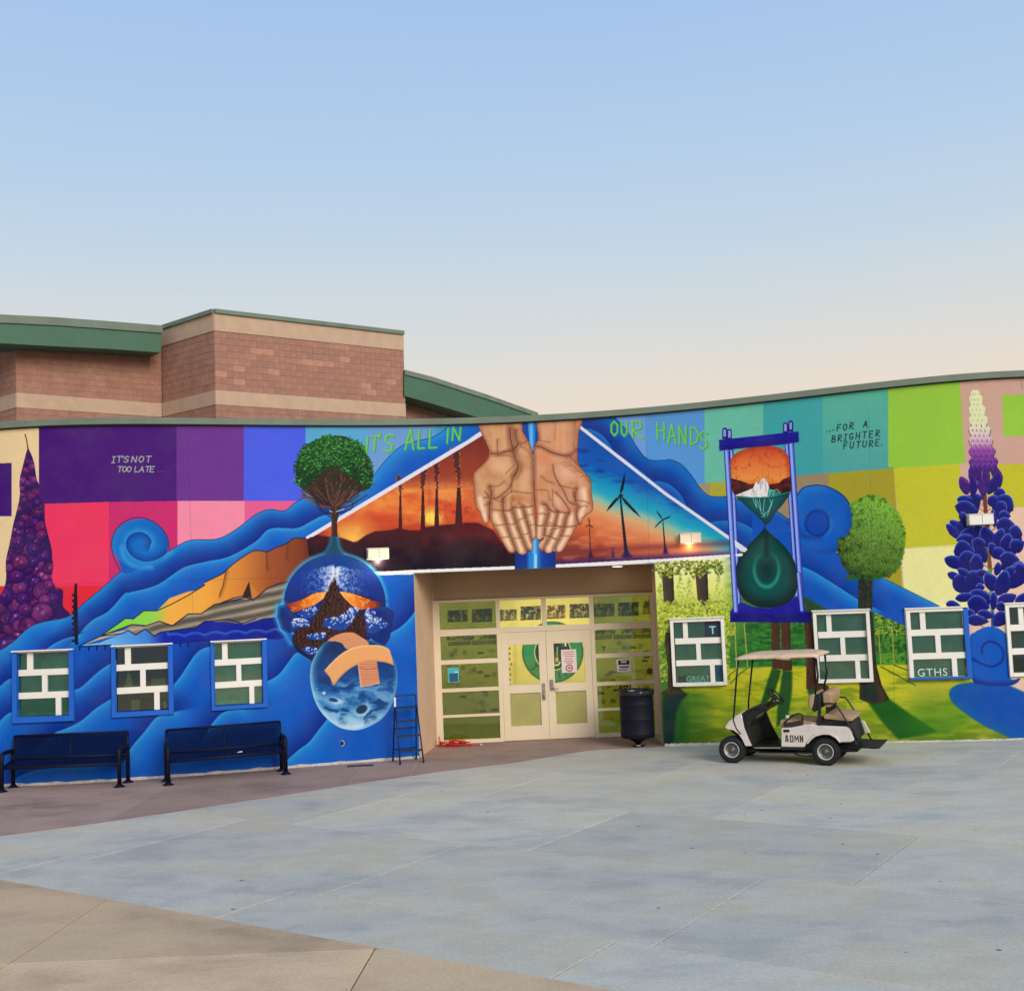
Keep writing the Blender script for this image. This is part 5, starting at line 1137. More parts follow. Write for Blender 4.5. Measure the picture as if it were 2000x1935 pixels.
# ---- windows
M_blind = paint('grey_green_blind', (132, 166, 146), .6, var=.12, scale=2)
GL_DARK = paint('bookshelf_things', (120, 110, 84), .7)
def rect_world(cx, cy, ang, x0, x1, y0, y1, z0, z1):
    """box in a frame whose x axis runs along the wall (ang) at (cx, cy)"""
    c, s_ = math.cos(ang), math.sin(ang)
    f = lambda x, y, z: (cx + x * c - y * s_, cy + x * s_ + y * c, z)
    return [f(x0, y0, z0), f(x1, y0, z0), f(x1, y1, z0), f(x0, y1, z0), f(x0, y0, z1), f(x1, y0, z1), f(x1, y1, z1), f(x0, y1, z1)]
def build_window(k, w):
    x0, x1, z0, z1 = w['n']; ox0, ox1, oz0, oz1 = w['o']
    cx = (x0 + x1) / 2; cy = wy(cx); ang = math.atan2(wy(x1) - wy(x0), x1 - x0); W = (x1 - x0) / math.cos(ang); h = W / 2
    B = lambda *a: rect_world(cx, cy, ang, *a)
    lf = w['left']
    wtrim = M_blue if lf == 1 else M_white
    # the part itself: outer trim
    mb = MB(); dl, dr, db, dt = (x0 - ox0), (ox1 - x1), (z0 - oz0), (oz1 - z1)
    pr = .045 if lf == 1 else (.05 if lf == 2 else .07)
    if lf == 1:
        mb.hexa(B(-h - dl, -h, -pr, .02, oz0, z1 - .004)); mb.hexa(B(h, h + dr, -pr, .02, oz0, z1 - .004)); mb.hexa(B(-h, h, -pr, .02, oz0, z0))
    elif lf == 2:
        mb.hexa(B(h, h + dr, -pr, .02, oz0, oz1 - .01)); mb.hexa(B(-h, h, -pr - .03, .02, oz0, z0))
    t = .062
    jamb = .12
    if lf == 1:
        pass
    ob = None
    win_mat = M_blue if lf else M_white
    if lf == 0:
        mb.hexa(B(-h, -h + t, -pr, .12, z0, z1)); mb.hexa(B(h - t, h, -pr, .12, z0, z1)); mb.hexa(B(-h + t, h - t, -pr, .12, z0, z0 + t)); mb.hexa(B(-h + t, h - t, -pr, .12, z1 - t, z1))
    win = child(mb, 'window', win_mat, bld, .004)
    labs = ['far left window, pale boxes behind its top panes', 'second window from the left with dark panes and a small tree ornament inside', 'third window from the left with an orange pot inside', 'white window beside the doors with lettering in its lower pane', 'plain white window behind the cart roof', 'white window with blue right edge and GTHS on the lower pane', 'white window cut by the right edge of the photo']
    win['label'] = labs[k]
    # top lip
    lip = MB().hexa(B(-h - (dl if lf == 1 else .02), h + (dr if lf else .02), -pr - .03, .0, z1 - (.0 if lf == 1 else -.0), z1 + .022))
    child(lip, 'sill_cap', M_white, win)
    # inner clear field
    if lf == 1: a0, a1, c0, c1 = -h, h, z0, z1 - .028
    elif lf == 2: a0, a1, c0, c1 = -h + t * 1.2, h, z0, z1 - t
    else: a0, a1, c0, c1 = -h + t + .02, h - t - .01, z0 + t, z1 - t
    fy0, fy1 = (.03, .10) if lf == 1 else (-.015, .06)
    if lf == 2: child(MB().hexa(B(-h, a0, -pr, .06, z0, z1)), 'frame', M_white, win, .003); child(MB().hexa(B(a0, a1, -pr, .06, c1, z1)), 'frame', M_white, win, .003)
    if lf == 1: child(MB().hexa(B(a0, a1, .0, .10, c1, z1 - .001)), 'frame', M_white, win, .003)
    Hh = c1 - c0; Ww = a1 - a0
    bars = [(.262, .36), (.62, .72)] if lf == 1 else [(.268, .365), (.63, .725)]        # horizontal, from top
    rows = [(0, bars[0][0]), (bars[0][1], bars[1][0]), (bars[1][1], 1)]
    vb = [(.17, .285), (.455, .56), (.715, .82)] if lf == 1 else [(.185, .29), (.45, .55), (.73, .83)]
    for b0, b1 in bars: child(MB().hexa(B(a0, a1, fy0, fy1, c1 - b1 * Hh, c1 - b0 * Hh)), 'muntin', M_white, win, .003)
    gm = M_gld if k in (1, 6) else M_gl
    for (r0, r1), (v0, v1) in zip(rows, vb):
        child(MB().hexa(B(a0 + v0 * Ww, a0 + v1 * Ww, fy0, fy1, c1 - r1 * Hh, c1 - r0 * Hh)), 'muntin', M_white, win, .003)
        for p0, p1 in ((0, v0), (v1, 1)):
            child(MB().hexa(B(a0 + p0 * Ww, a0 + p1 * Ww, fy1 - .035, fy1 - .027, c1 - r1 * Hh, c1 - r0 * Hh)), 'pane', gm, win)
    # shallow lit room niche behind
    D = .55; ni = MB()
    wm = M_intd if k in (1,) else M_intg
    ni.hexa(B(-h, h, D, D + .03, z0, z1)); ni.hexa(B(-h - .03, -h, .125, D, z0, z1)); ni.hexa(B(h, h + .03, .125, D, z0, z1)); ni.hexa(B(-h, h, .125, D, z0 - .03, z0)); ni.hexa(B(-h, h, .125, D, z1, z1 + .03))
    child(ni, 'interior', wm, win)
    # opening reveal between the frame and the niche
    rv = MB(); rv.hexa(B(-h - .014, -h, .001, .125, z0, z1)); rv.hexa(B(h, h + .014, .001, .125, z0, z1)); rv.hexa(B(-h, h, .001, .125, z0 - .014, z0)); rv.hexa(B(-h, h, .001, .125, z1, z1 + .014))
    child(rv, 'reveal', wtrim, win)
    def thing_in(x, z, wd, ht, c, y=.3, shape='box'):
        m = MB(); X = a0 + x * Ww; Zb = c1 - z * Hh
        if shape == 'box': m.hexa(B(X - wd / 2, X + wd / 2, y, y + .1, Zb, Zb + ht))
        elif shape == 'tree':
            for i, (r, hh) in enumerate(((.095, 0), (.075, .07), (.055, .13), (.035, .19))): m.hexa([Vector(v) for v in B(X - r, X + r, y, y + .08, Zb + .05 + hh, Zb + .05 + hh + .012)][:4] + [Vector(v) for v in B(X - r * .3, X + r * .3, y + .03, y + .05, Zb + .05 + hh + .07, Zb + .05 + hh + .08)][4:])
            m.hexa(B(X - .08, X + .08, y, y + .08, Zb, Zb + .045))
        elif shape == 'pot':
            c_ = B(X, X, y, y, Zb, Zb)[0]; m.lathe([(.0, Zb), (.06, Zb), (.085, Zb + .06), (.08, Zb + .13), (.05, Zb + .17), (.0, Zb + .18)], 14, (c_[0], c_[1], 0))
        child(m, 'shelf_item', paint('item_%d_%d' % c[:2], c, .6), win)
    if k >= 3 or k in (0, 2):
        bd = MB(); zt_, zb_ = (c1, c0) if k >= 3 else (c1 - bars[1][1] * Hh, c0)
        n_ = int((zt_ - zb_) / .024)
        for i in range(n_): zz = zb_ + (zt_ - zb_) * i / n_; bd.add([B(-h, h, .165, .18, zz, zz)[0], B(-h, h, .165, .18, zz, zz)[1], B(-h, h, .18, .185, zz + .017, zz + .017)[1], B(-h, h, .18, .185, zz + .017, zz + .017)[0]], [(0, 1, 2, 3)])
        o = child(bd, 'blind', M_blind, win); o['kind'] = 'stuff'
    sh = MB()
    for rr in ((bars[0][0] + bars[0][1]) / 2, (bars[1][0] + bars[1][1]) / 2): sh.hexa(B(-h, h, .14, .5, c1 - rr * Hh - .01, c1 - rr * Hh + .01))
    child(sh, 'shelf', paint('shelf_board_%d' % k, (110, 116, 90), .7), win)
    b1, b2 = (bars[0][0] + bars[0][1]) / 2 - .01, (bars[1][0] + bars[1][1]) / 2 - .01
    if k == 0:
        for i in range(3): thing_in(.42 + .23 * i, b1, .17, .17, (176, 214, 186))
        thing_in(.25, b2, .10, .2, (60, 190, 130)); thing_in(.7, b2, .05, .07, (180, 230, 200)); thing_in(.35, .99, .55, .04, (200, 230, 210), .16)
    if k == 1:
        thing_in(.72, b1, .06, .04, (220, 220, 210), .16); thing_in(.22, b2, .1, .3, (176, 190, 110), .17, 'tree'); thing_in(.78, b2, .24, .16, (166, 160, 110), .17); thing_in(.34, .99, .14, .18, (190, 176, 110), .17); thing_in(.9, .99, .05, .12, (220, 224, 200), .17)
    if k == 2:
        thing_in(.3, b2, .05, .08, (190, 210, 170), .17); thing_in(.74, b2, .1, .1, (214, 106, 70), .2, 'pot'); thing_in(.35, .99, .5, .06, (150, 220, 190), .15)
    if k == 3:
        thing_in(.2, b2, .2, .16, (60, 140, 60), .2); thing_in(.3, b2, .1, .2, (190, 160, 40), .25); thing_in(.72, b2, .3, .12, (30, 70, 60), .2)
    # lettering on panes
    def on_pane(word, x, z, size, col, **kw):
        px_ = B(a0 + x * Ww, a0 + x * Ww, fy1 - .042, fy1 - .042, c1 - z * Hh, c1 - z * Hh)[0]
        M = Matrix.Translation(Vector(px_) - OFF) @ Matrix.Rotation(ang, 4, 'Z') @ Matrix.Rotation(math.radians(90), 4, 'X')
        o = text_mesh(word, size, paint('sticker_%s' % word.replace(' ', '_'), col, .6), win, M, .001, **kw)
    if k == 5: on_pane('GTHS', .36, .985, .20, (196, 224, 206), sx=1.12)
    if k == 3:
        on_pane('BE', .12, .985, .15, (20, 40, 36), bold=.004); on_pane('GREAT', .46, .985, .145, (90, 150, 124), bold=.003)
        bx = MB().hexa(B(a0 + .66 * Ww, a0 + .995 * Ww, fy1 - .045, fy1 - .041, c1 - .262 * Hh, c1 - .004 * Hh)); child(bx, 'poster', paint('navy_poster', (14, 34, 56), .5), win)
        px_ = B(a0 + .83 * Ww, 0, fy1 - .050, 0, c1 - .21 * Hh, 0)[0]
        M = Matrix.Translation(Vector(px_) - OFF) @ Matrix.Rotation(ang, 4, 'Z') @ Matrix.Rotation(math.radians(90), 4, 'X')
        text_mesh('T', .21, paint('emblem_paint', (150, 196, 200), .5), win, M, .001, name='emblem', bold=.004)
        bx = MB().hexa(B(a0 + .835 * Ww, a0 + .995 * Ww, fy1 - .045, fy1 - .041, c1 - .995 * Hh, c1 - .735 * Hh)); child(bx, 'poster', paint('teal_poster', (10, 66, 84), .5, var=.5, scale=9), win)
for k, w in enumerate(WIN): build_window(k, w)
# weep pipe hole in the wall
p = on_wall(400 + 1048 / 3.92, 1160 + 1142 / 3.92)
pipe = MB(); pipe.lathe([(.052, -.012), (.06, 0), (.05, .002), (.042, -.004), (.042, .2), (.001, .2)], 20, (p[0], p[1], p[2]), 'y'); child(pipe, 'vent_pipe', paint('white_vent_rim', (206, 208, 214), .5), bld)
child(MB().lathe([(.001, 0), (.041, 0)], 20, (p[0], p[1] - .003, p[2]), 'y'), 'vent_shade_disc', paint('painted_hole_shade', (6, 8, 14), .9), bld)  # flat black disc paints the darkness inside the pipe

# ---- entrance: reveals, soffit, header, storefront
fdir = (FB - FA) / np.linalg.norm(FB - FA); fang = math.atan2(fdir[1], fdir[0])
zt = (on_front(850, 1172)[2] + on_front(1270, 1157)[2]) / 2           # top of the storefront frame
child(MB().hexa([(EL - .25, wy(EL) + .003, 0), (EL, wy(EL) + .003, 0), (FA[0], FA[1], 0), (FA[0] - .25, FA[1], 0), (EL - .25, wy(EL) + .003, SZ), (EL, wy(EL) + .003, SZ), (FA[0], FA[1], SZ), (FA[0] - .25, FA[1], SZ)]), 'entrance_side_wall', M_stucco, bld)
child(MB().hexa([(ER, wy(ER) + .003, 0), (ER + .2, wy(ER) + .003, 0), (FB[0] + .2, FB[1], 0), (FB[0], FB[1], 0), (ER, wy(ER) + .003, SZ), (ER + .2, wy(ER) + .003, SZ), (FB[0] + .2, FB[1], SZ), (FB[0], FB[1], SZ)]), 'entrance_side_wall', M_stucco, bld)
mb = MB(); ex = np.linspace(EL - .2, ER + .2, 16)
for a, b in zip(ex[:-1], ex[1:]): mb.hexa([(a, wy(a) + .012, SZ), (b, wy(b) + .012, SZ), (b, 24.8, SZ), (a, 24.8, SZ), (a, wy(a) + .012, SZ + .1), (b, wy(b) + .012, SZ + .1), (b, 24.8, SZ + .1), (a, 24.8, SZ + .1)])
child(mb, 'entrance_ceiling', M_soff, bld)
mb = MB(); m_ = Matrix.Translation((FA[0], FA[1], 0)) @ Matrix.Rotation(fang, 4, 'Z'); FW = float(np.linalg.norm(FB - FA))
mb.box(0, .02, zt, FW, .2, SZ, m_); child(mb, 'entrance_header', paint('shaded_header_stucco', (184, 154, 120), .85, var=.06, scale=1.2, bump=.3), bld)  # header colour is the stucco darkened to paint in the entrance shade
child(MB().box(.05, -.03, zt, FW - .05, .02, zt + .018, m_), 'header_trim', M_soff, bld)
def fx(px, py): p = on_front(px, py); return float((p[:2] - FA) @ fdir)
def fz(px, py): return float(on_front(px, py)[2])
f_ = lambda X, Y: (800 + X / 3.92, 1090 + Y / 3.92)
# vertical members at the row y=950 in the zoom
VX = [fx(*f_(X, 950)) for X in (228, 247, 680, 706, 1062, 1408, 1432, 1868, 1888)]
DL0, DM, DR1 = fx(*f_(712, 960)), fx(*f_(1056, 960)), fx(*f_(1402, 960))
RZ = [(fz(*f_(450, a)), fz(*f_(450, b))) for a, b in ((333, 540), (590, 772), (806, 990), (1018, 1192), (1212, 1384))]
sf = MB(); y0, y1 = -.05, .07
sf.box(-.06, y0, RZ[0][0], FW + .06, y1, zt, m_)
store = child(sf, 'storefront', M_frame, bld, .004); store['label'] = 'cream framed glass entrance front round the double doors'
hd0, hd1 = RZ[1][0], RZ[0][1]
for a, b in ((-.06, VX[1]), (VX[2], DL0), (DR1, VX[6]), (VX[7], FW + .06)): child(MB().box(a, y0, 0, b, y1, RZ[0][0], m_), 'mullion', M_frame, store, .003)
# left/right sidelight rails, head and transom rails
for a, b in ((VX[1], VX[2]), (VX[6], VX[7])):
    for i in range(4): child(MB().box(a, y0, RZ[i + 1][0], b, y1, RZ[i][1], m_), 'rail', M_frame, store, .003)
    child(MB().box(a, y0 - .0, 0, b, y1, RZ[4][1], m_), 'rail', M_frame, store, .003)
dtop = fz(*f_(875, 562)); 
child(MB().box(DL0, y0, dtop, DR1, y1, RZ[0][1], m_), 'rail', M_frame, store, .003)
tm = fx(*f_(1028, 400)); child(MB().box(tm - .045, y0, RZ[0][1], tm + .045, y1, RZ[0][0], m_), 'mullion', M_frame, store, .003)
G_side = glass('sidelight_glass', (186, 196, 144), .04, .03, .07, (96, 104, 56)); G_door = glass('door_glass', (246, 244, 214), .04, .02)
G_low = paint('olive_door_panel_film', (164, 158, 92), .35, var=.06, scale=3)
for a, b in ((VX[1], VX[2]), (VX[6], VX[7])):
    for z1_, z0_ in RZ: child(MB().box(a, .0, z0_, b, .008, z1_, m_), 'pane', G_side, store)
child(MB().box(DL0, .0, RZ[0][1], tm - .045, .008, RZ[0][0], m_), 'pane', G_door, store); child(MB().box(tm + .045, .0, RZ[0][1], DR1, .008, RZ[0][0], m_), 'pane', G_door, store)
# doors
def door(a, b, panes, rows, side):
    d = MB(); z = [fz(*f_(900, r)) for r in rows]      # upper pane top/bottom, lower pane top/bottom
    x0, x1 = panes; yy0, yy1 = -.035, .015
    for q in ((a, x0, .012, dtop), (x1, b, .012, dtop), (x0, x1, z[0], dtop), (x0, x1, z[2], z[1]), (x0, x1, .012, z[3])): d.box(q[0], yy0, q[2], q[1], yy1, q[3], m_)
    o = child(d, 'door', M_frame, bld, .003); o['label'] = 'cream metal door leaf, %s of the pair' % ('left' if side < 0 else 'right')
    child(MB().box(x0, -.012, z[1], x1, -.004, z[0], m_), 'pane', G_door, o); child(MB().box(x0, -.012, z[3], x1, -.004, z[2], m_), 'pane', G_low, o)
    st = MB()
    for q in ((x0, x0 + .012, z[3], z[2]), (x1 - .012, x1, z[3], z[2]), (x0, x0 + .012, z[1], z[0]), (x1 - .012, x1, z[1], z[0])): st.box(q[0], -.04, q[2], q[1], -.012, q[3], m_)
    return o
dl = door(DL0 + .006, DM - .003, (fx(*f_(765, 960)), fx(*f_(999, 960))), (660, 966, 1030, 1280), -1)
dr = door(DM + .003, DR1 - .006, (fx(*f_(1113, 950)), fx(*f_(1347, 950))), (660, 966, 1030, 1280), 1)
hx = fx(*f_(1026, 1020)); hz0, hz1 = fz(*f_(1028, 1085)), fz(*f_(1024, 955))
mb = MB().box(hx - .035, -.042, hz0 - .0, hx + .035, -.035, hz1, m_); P_ = lambda x, y, z: tuple(m_ @ Vector((x, y, z)))
mb.tube([P_(hx, -.04, hz0 + .03), P_(hx, -.09, hz0 + .05), P_(hx, -.09, hz0 + .17), P_(hx, -.04, hz0 + .19)], .012, 8); child(mb, 'handle', M_steel, dl)
kx = fx(*f_(1088, 990)); kz0, kz1 = fz(*f_(1088, 1010)), fz(*f_(1086, 925))
mb = MB().box(kx - .035, -.06, kz0, kx + .035, -.035, kz1 - .005, m_); mb.tube([P_(kx, -.06, kz0 + .05), P_(kx, -.1, kz0 + .05), P_(kx + .06, -.11, kz0 + .045), P_(kx + .13, -.1, kz0 + .035)], .013, 8); child(mb, 'handle', M_steel, dr, .004)
child(MB().box(DL0, -.08, .0, DR1, .1, .012, m_), 'threshold', paint('worn_threshold', (120, 96, 76), .5, .4), bld)
# utility plate on the side wall
p0 = (EL * .55 + FA[0] * .45, wy(EL) * .55 + FA[1] * .45)
# soffit light
pl = on_plane(1169, 1113, (-5, 23.0), (5, 23.0)); 
d_ = ray(1169, 1113); t_ = (SZ - EYE) / d_[2]; pl = CAM + d_ * t_
child(MB().lathe([(.11, SZ - .012), (.09, SZ - .016), (.001, SZ - .016)], 24, (pl[0], min(pl[1], 23.8), 0)), 'ceiling_light', emis('soffit_lamp_glow', (255, 240, 214), 5), bld)

# ---- lobby behind the glass: back wall with its painted emblem and banners, floor, ceiling, lamps
LBY = 27.4
def paint_lobby():
    s = Sheet(820, 1120, 1320, 1480, 2.4, (208, 200, 140)); F = Z(800, 1090); R = s.rng
    b = (0, 0, s.W, s.H); X, Y = s.grid(b)
    n = s.noise(b, 20, 5, 3); s.a *= (.93 + .14 * n)[..., None]
    # display banners over the doors
    for (x0, x1, y0, y1, c) in ((290, 445, 400, 490, (30, 30, 26)), (478, 632, 390, 490, (26, 28, 24)), (690, 820, 395, 480, (60, 56, 34)), (850, 1005, 370, 475, (20, 20, 20)), (1050, 1192, 362, 465, (70, 56, 34)), (1225, 1375, 352, 460, (24, 22, 22)), (1408, 1568, 350, 450, (56, 62, 34)), (1598, 1752, 340, 445, (12, 44, 60)), (1788, 1838, 330, 430, (70, 60, 34))):
        b, m = s.fill(F((x0, y0), (x1, y0 - 6), (x1, y1 - 6), (x0, y1)), c)
        s.put(b, m * (s.noise(b, 3.4, x0, 3) > .60), (170, 168, 120) if c[0] < 70 else (214, 196, 130), .8)
        for k in range(5): 
            xx = x0 + (x1 - x0) * (k + .5) / 5; s.fill(F((xx - 9, y1 - 50), (xx + 8, y1 - 54), (xx + 11, y1 - 12), (xx - 11, y1 - 10)), (214, 204, 160) if k % 2 else (120, 110, 80), .55 if c[0] != 12 else .15, soft=.4)
    for (x0, x1) in ((285, 495), (535, 665), (1425, 1575), (1620, 1850)):
        b, m = s.fill(F((x0, 585 - (x0 - 285) * .04), (x1, 578 - (x0 - 285) * .04), (x1, 625 - (x0 - 285) * .04), (x0, 630 - (x0 - 285) * .04)), (70, 74, 34), .9); s.put(b, m * (s.noise(b, 4, x0 + 3, 2) > .52), (190, 186, 90), .8)
    for (x0, x1, w) in ((295, 470, 'SUCCESS'), (478, 665, 'CONTINUES'), (1425, 1550, 'SUCCESS'), (1562, 1850, 'CONTINUES')):
        dy = -(x0 - 285) * .042; s.fill(F((x0, 640 + dy), (x1, 632 + dy), (x1, 664 + dy), (x0, 672 + dy)), (90, 92, 44)); text(s, w, 800 + x0 / 3.92 + 3, 1090 + (643 + dy) / 3.92, 5.4, (x1 - x0) / 3.92 / (len(w) + .6), 0, (186, 182, 96), 1, 0, 1.0)
    # school posters, crests and short lines of print
    for i in range(70):
        left = i % 2; x = R.uniform(290, 660) if left else R.uniform(1430, 1850); y = R.uniform(690, 1180) - (0 if left else 40)
        x, y = F((x, y))[0]; t = R.rand()
        if t < .35: s.line(ell(x, y, 3.6, 3.6, 16), 1.4, (60, 60, 30), .9); s.blob(x, y, 1.6, 1.6, (70, 66, 40), .9)
        elif t < .6: s.fill([(x - 5, y - 2), (x + 7, y - 2.6), (x + 7, y + 2), (x - 5, y + 2.6)], (70, 66, 36), .85)
        else:
            for k in range(3): s.line([(x - 7, y + k * 2.6), (x + R.uniform(2, 9), y + k * 2.6 - .5)], .8, (86, 84, 46), .85)
    s.line([(1175.5, 1263), (1181.5, 1262.6), (1178, 1271)], 2.2, (50, 44, 30))
    x, y = F((1600, 975))[0]; text(s, 'ASU', x, y, 9.5, 8, 0, (88, 20, 40), 2.6, .1, 1.05)
    x, y = F((1838, 865))[0]; s.blob(x, y, 7, 7, (70, 20, 40), .95, 0, .15)
    s.fill(F((1793, 975), (1835, 975), (1835, 1015), (1793, 1015)), (120, 60, 40), .8); s.fill(F((1803, 985), (1825, 985), (1825, 1005), (1803, 1005)), (180, 160, 90), .9)
    # bright middle, emblem
    cx, cy = F((1096, 718))[0]
    s.fill(ell(cx, cy, 60, 60, 90), (20, 80, 60)); s.line(ell(cx, cy, 59, 59, 90), 2, (40, 70, 30)); b, m = s.fill(ell(cx, cy, 57, 57, 90), (14, 128, 96))
    s.fill(ell(cx, cy, 36, 36, 70), (222, 228, 214)); s.fill(ell(cx, cy, 34.6, 34.6, 70), (16, 18, 18))
    T = [(-22, -24), (22, -24), (24, -10), (14, -12), (9, -14), (8, 12), (14, 18), (10, 24), (-10, 24), (-14, 18), (-8, 12), (-9, -14), (-14, -12), (-24, -10)]
    s.fill([(cx + u * 1.12, cy + v * 1.12) for u, v in T], (216, 222, 210)); s.fill([(cx + u, cy + v) for u, v in T], (14, 92, 70)); s.fill([(cx + u * .7, cy + v * .78) for u, v in T], (16, 18, 18))
    text(s, 'H', cx + 6, cy + 12, 7, 5, 0, (222, 214, 120), 1.6, 0, .9)
    for a, ch in ((-150, 'G'), (-30, 'E'), (140, 'T'), (74, 'I'), (60, 'I')):
        r = math.radians(a); x, y = cx + 46.5 * math.cos(r), cy + 46.5 * math.sin(r); rot = r + math.pi / 2 if a < 0 else r - math.pi / 2
        for st in GLYPH[ch]:
            p = [((u - 2) * 2.2, (v - 3) * 2.2) for u, v in st]; p = [(x + u * math.cos(rot) - v * math.sin(rot), y + u * math.sin(rot) + v * math.cos(rot)) for u, v in p]
            s.line(p, 3, (8, 70, 52)); s.line(p, 1.5, (24, 40, 34))
    # frieze at door edge, dark plinth
    for i in range(12): s.blob(*F((770 + R.uniform(-6, 10), 690 + i * 40))[0], 2.4, 3, (80, 60, 40), .8)
    s.fill(F((790, 640), (824, 640), (824, 990), (790, 990)), (186, 168, 90), .5)
    s.fill(F((200, 1322), (700, 1302), (1900, 1262), (1900, 1300), (700, 1340), (200, 1360)), (44, 58, 36)); s.fill(F((200, 1360), (1900, 1300), (1900, 1480), (200, 1480)), (96, 100, 60))
    return s
lob = paint_lobby()
LP0, LP1 = (-5.5, LBY), (6.5, LBY)
vs = []; nx_, nz_ = 40, 14; LT = 3.4
for i in range(nx_ + 1):
    for j in range(nz_ + 1): vs.append((-3.4 + 8.2 * i / nx_, LBY, LT * j / nz_))
me = bpy.data.meshes.new('lobby_wall'); me.from_pydata(vs, [], [(i * (nz_ + 1) + j, (i + 1) * (nz_ + 1) + j, (i + 1) * (nz_ + 1) + j + 1, i * (nz_ + 1) + j + 1) for i in range(nx_) for j in range(nz_)])
def lob_uv(co):
    x, y = proj(co); return (min(1, max(0, (x - lob.x0) * lob.S / lob.W)), min(1, max(0, 1 - (y - lob.y0) * lob.S / lob.H)))
uv_from(me, lob_uv); me.materials.append(sheet_mat(lob, 'lobby_display_wall', .9, .8, False)); me.transform(Matrix.Translation(-OFF))
lw = bpy.data.objects.new('lobby_wall', me); COL.objects.link(lw); lw.parent = bld; lw['label'] = 'yellow lobby wall with green ring emblem and banners seen through the doors'
child(MB().box(-3.4, 24.4, -.02, 4.8, LBY, .002), 'lobby_floor', paint('lobby_floor_tile', (120, 124, 80), .3), bld)
child(MB().box(-3.4, 24.35, LT, 4.8, LBY, LT + .05), 'lobby_ceiling', paint('lobby_ceiling_tile', (180, 176, 140), .8), bld)
for x in (-3.45, 4.8): child(MB().box(x, 24.35, 0, x + .05, LBY, LT), 'lobby_side_wall', paint('lobby_side_paint', (176, 168, 96), .8), bld)
for i, x in enumerate((-1.9, .65, 3.2)):
    o = child(MB().box(x - .3, 25.5, LT - .03, x + .3, 26.1, LT - .004), 'lobby_lamp', emis('lobby_panel_glow', (255, 238, 190), 3), bld)
    l = bpy.data.lights.new('lobby_light', 'AREA'); l.energy = (85, 110, 85)[i]; l.size = .6; l.color = (1, .93, .76); lo = bpy.data.objects.new('lobby_light', l); COL.objects.link(lo); lo.location = (x, 25.8, LT - .06)
# ---------------------------------------------------------------- ground
E1 = np.array([.8317, -.5552]); E2 = np.array([.5552, .8317])         # run of the joints, and across them
def conc(name, base, alt, warm, seed, patch=.5):
    q = N(name); oi = q.n('ShaderNodeObjectInfo'); co = q.coord('Object')
    mp = q.n('ShaderNodeMapping'); mp.inputs['Location'].default_value = (seed * 3.1, seed, 0); mp.inputs['Rotation'].default_value = (0, 0, .55); mp.inputs['Scale'].default_value = (.8, 1.25, 1); q.l(co, mp.inputs[0])
    a = q.noise(.55, 4, .6, mp.outputs[0]); b_ = q.noise(1.7, 6, .7, mp.outputs[0]); c = q.noise(26, 4, .6, co)
    B = lambda k: tuple(lin(k)[:3])
    c1 = q.ramp(a, [(.38, B(alt)), (.48, B(base)), (.58, B(warm))])
    c1 = q.mix(q.ramp(b_, [(.44, (0, 0, 0)), (.56, (.42, .42, .42))]), c1, B(tuple(min(255, v + 20) for v in base)))
    mr = q.n('ShaderNodeMapRange'); mr.inputs[3].default_value = .86; mr.inputs[4].default_value = 1.06; q.l(oi.outputs['Random'], mr.inputs[0])
    cb = q.n('ShaderNodeCombineColor'); [q.l(mr.outputs[0], cb.inputs[i]) for i in range(3)]
    c1 = q.mix(1.0, c1, cb.outputs[0], 'MULTIPLY')
    c1 = q.mix(q.ramp(c, [(.3, (.2, .2, .2)), (.6, (0, 0, 0))]), c1, (.12, .12, .12)); c1 = q.mix(q.ramp(q.noise(110, 3, .6, co), [(.35, (.22, .22, .22)), (.6, (0, 0, 0))]), c1, (.1, .1, .1))
    # long faint drag marks
    st = q.noise(3.0, 5, .65, mp.outputs[0], (1, 5, 1)); c1 = q.mix(q.ramp(st, [(.52, (0, 0, 0)), (.74, (.16, .16, .16))]), c1, tuple(v * .6 for v in B(base)))
    # dark chewing gum spots
    vo = q.n('ShaderNodeTexVoronoi'); vo.inputs['Scale'].default_value = 1.7; vo.inputs['Randomness'].default_value = 1; q.l(co, vo.inputs['Vector'])
    sp = q.ramp(vo.outputs['Distance'], [(.036, (.75, .75, .75)), (.052, (0, 0, 0))]); c1 = q.mix(sp, c1, (.05, .05, .05))
    q.bsdf(c1, q.ramp(a, [(.3, (.55, .55, .55)), (.7, (.85, .85, .85))]), 0, c, .25, .006, .3); return q.m
M_slab = conc('grey_concrete', (198, 193, 179), (184, 181, 172), (206, 196, 172), 1)
M_tan = conc('tan_concrete', (212, 180, 142), (194, 164, 128), (224, 192, 150), 2)
M_brown = conc('pinkish_brown_concrete', (166, 138, 124), (150, 122, 110), (176, 146, 128), 3)
M_far = paint('far_ground_concrete', (150, 150, 146), .9, var=.1, scale=.4)
M_joint = paint('dark_joint', (66, 62, 58), .95, var=.2, scale=3)
g = MB().box(-400, -300, -.3, 400, 600, -.045).build('ground', M_far); tag(g, kind='structure')
bed = MB().box(-16, 1.5, -.044, 16, 24.3, -.018).build('joint_bed', M_joint); tag(bed, kind='structure')
paving = empty('plaza_paving'); tag(paving, kind='structure')
def clip(poly, n, d, keep_less):
    out = []
    for i in range(len(poly)):
        a, b = np.array(poly[i]), np.array(poly[(i + 1) % len(poly)]); da, db = a @ n - d, b @ n - d
        if keep_less: da, db = -da, -db
        if da >= 0: out.append(tuple(a))
        if da * db < 0: out.append(tuple(a + (b - a) * da / (da - db)))
    return out
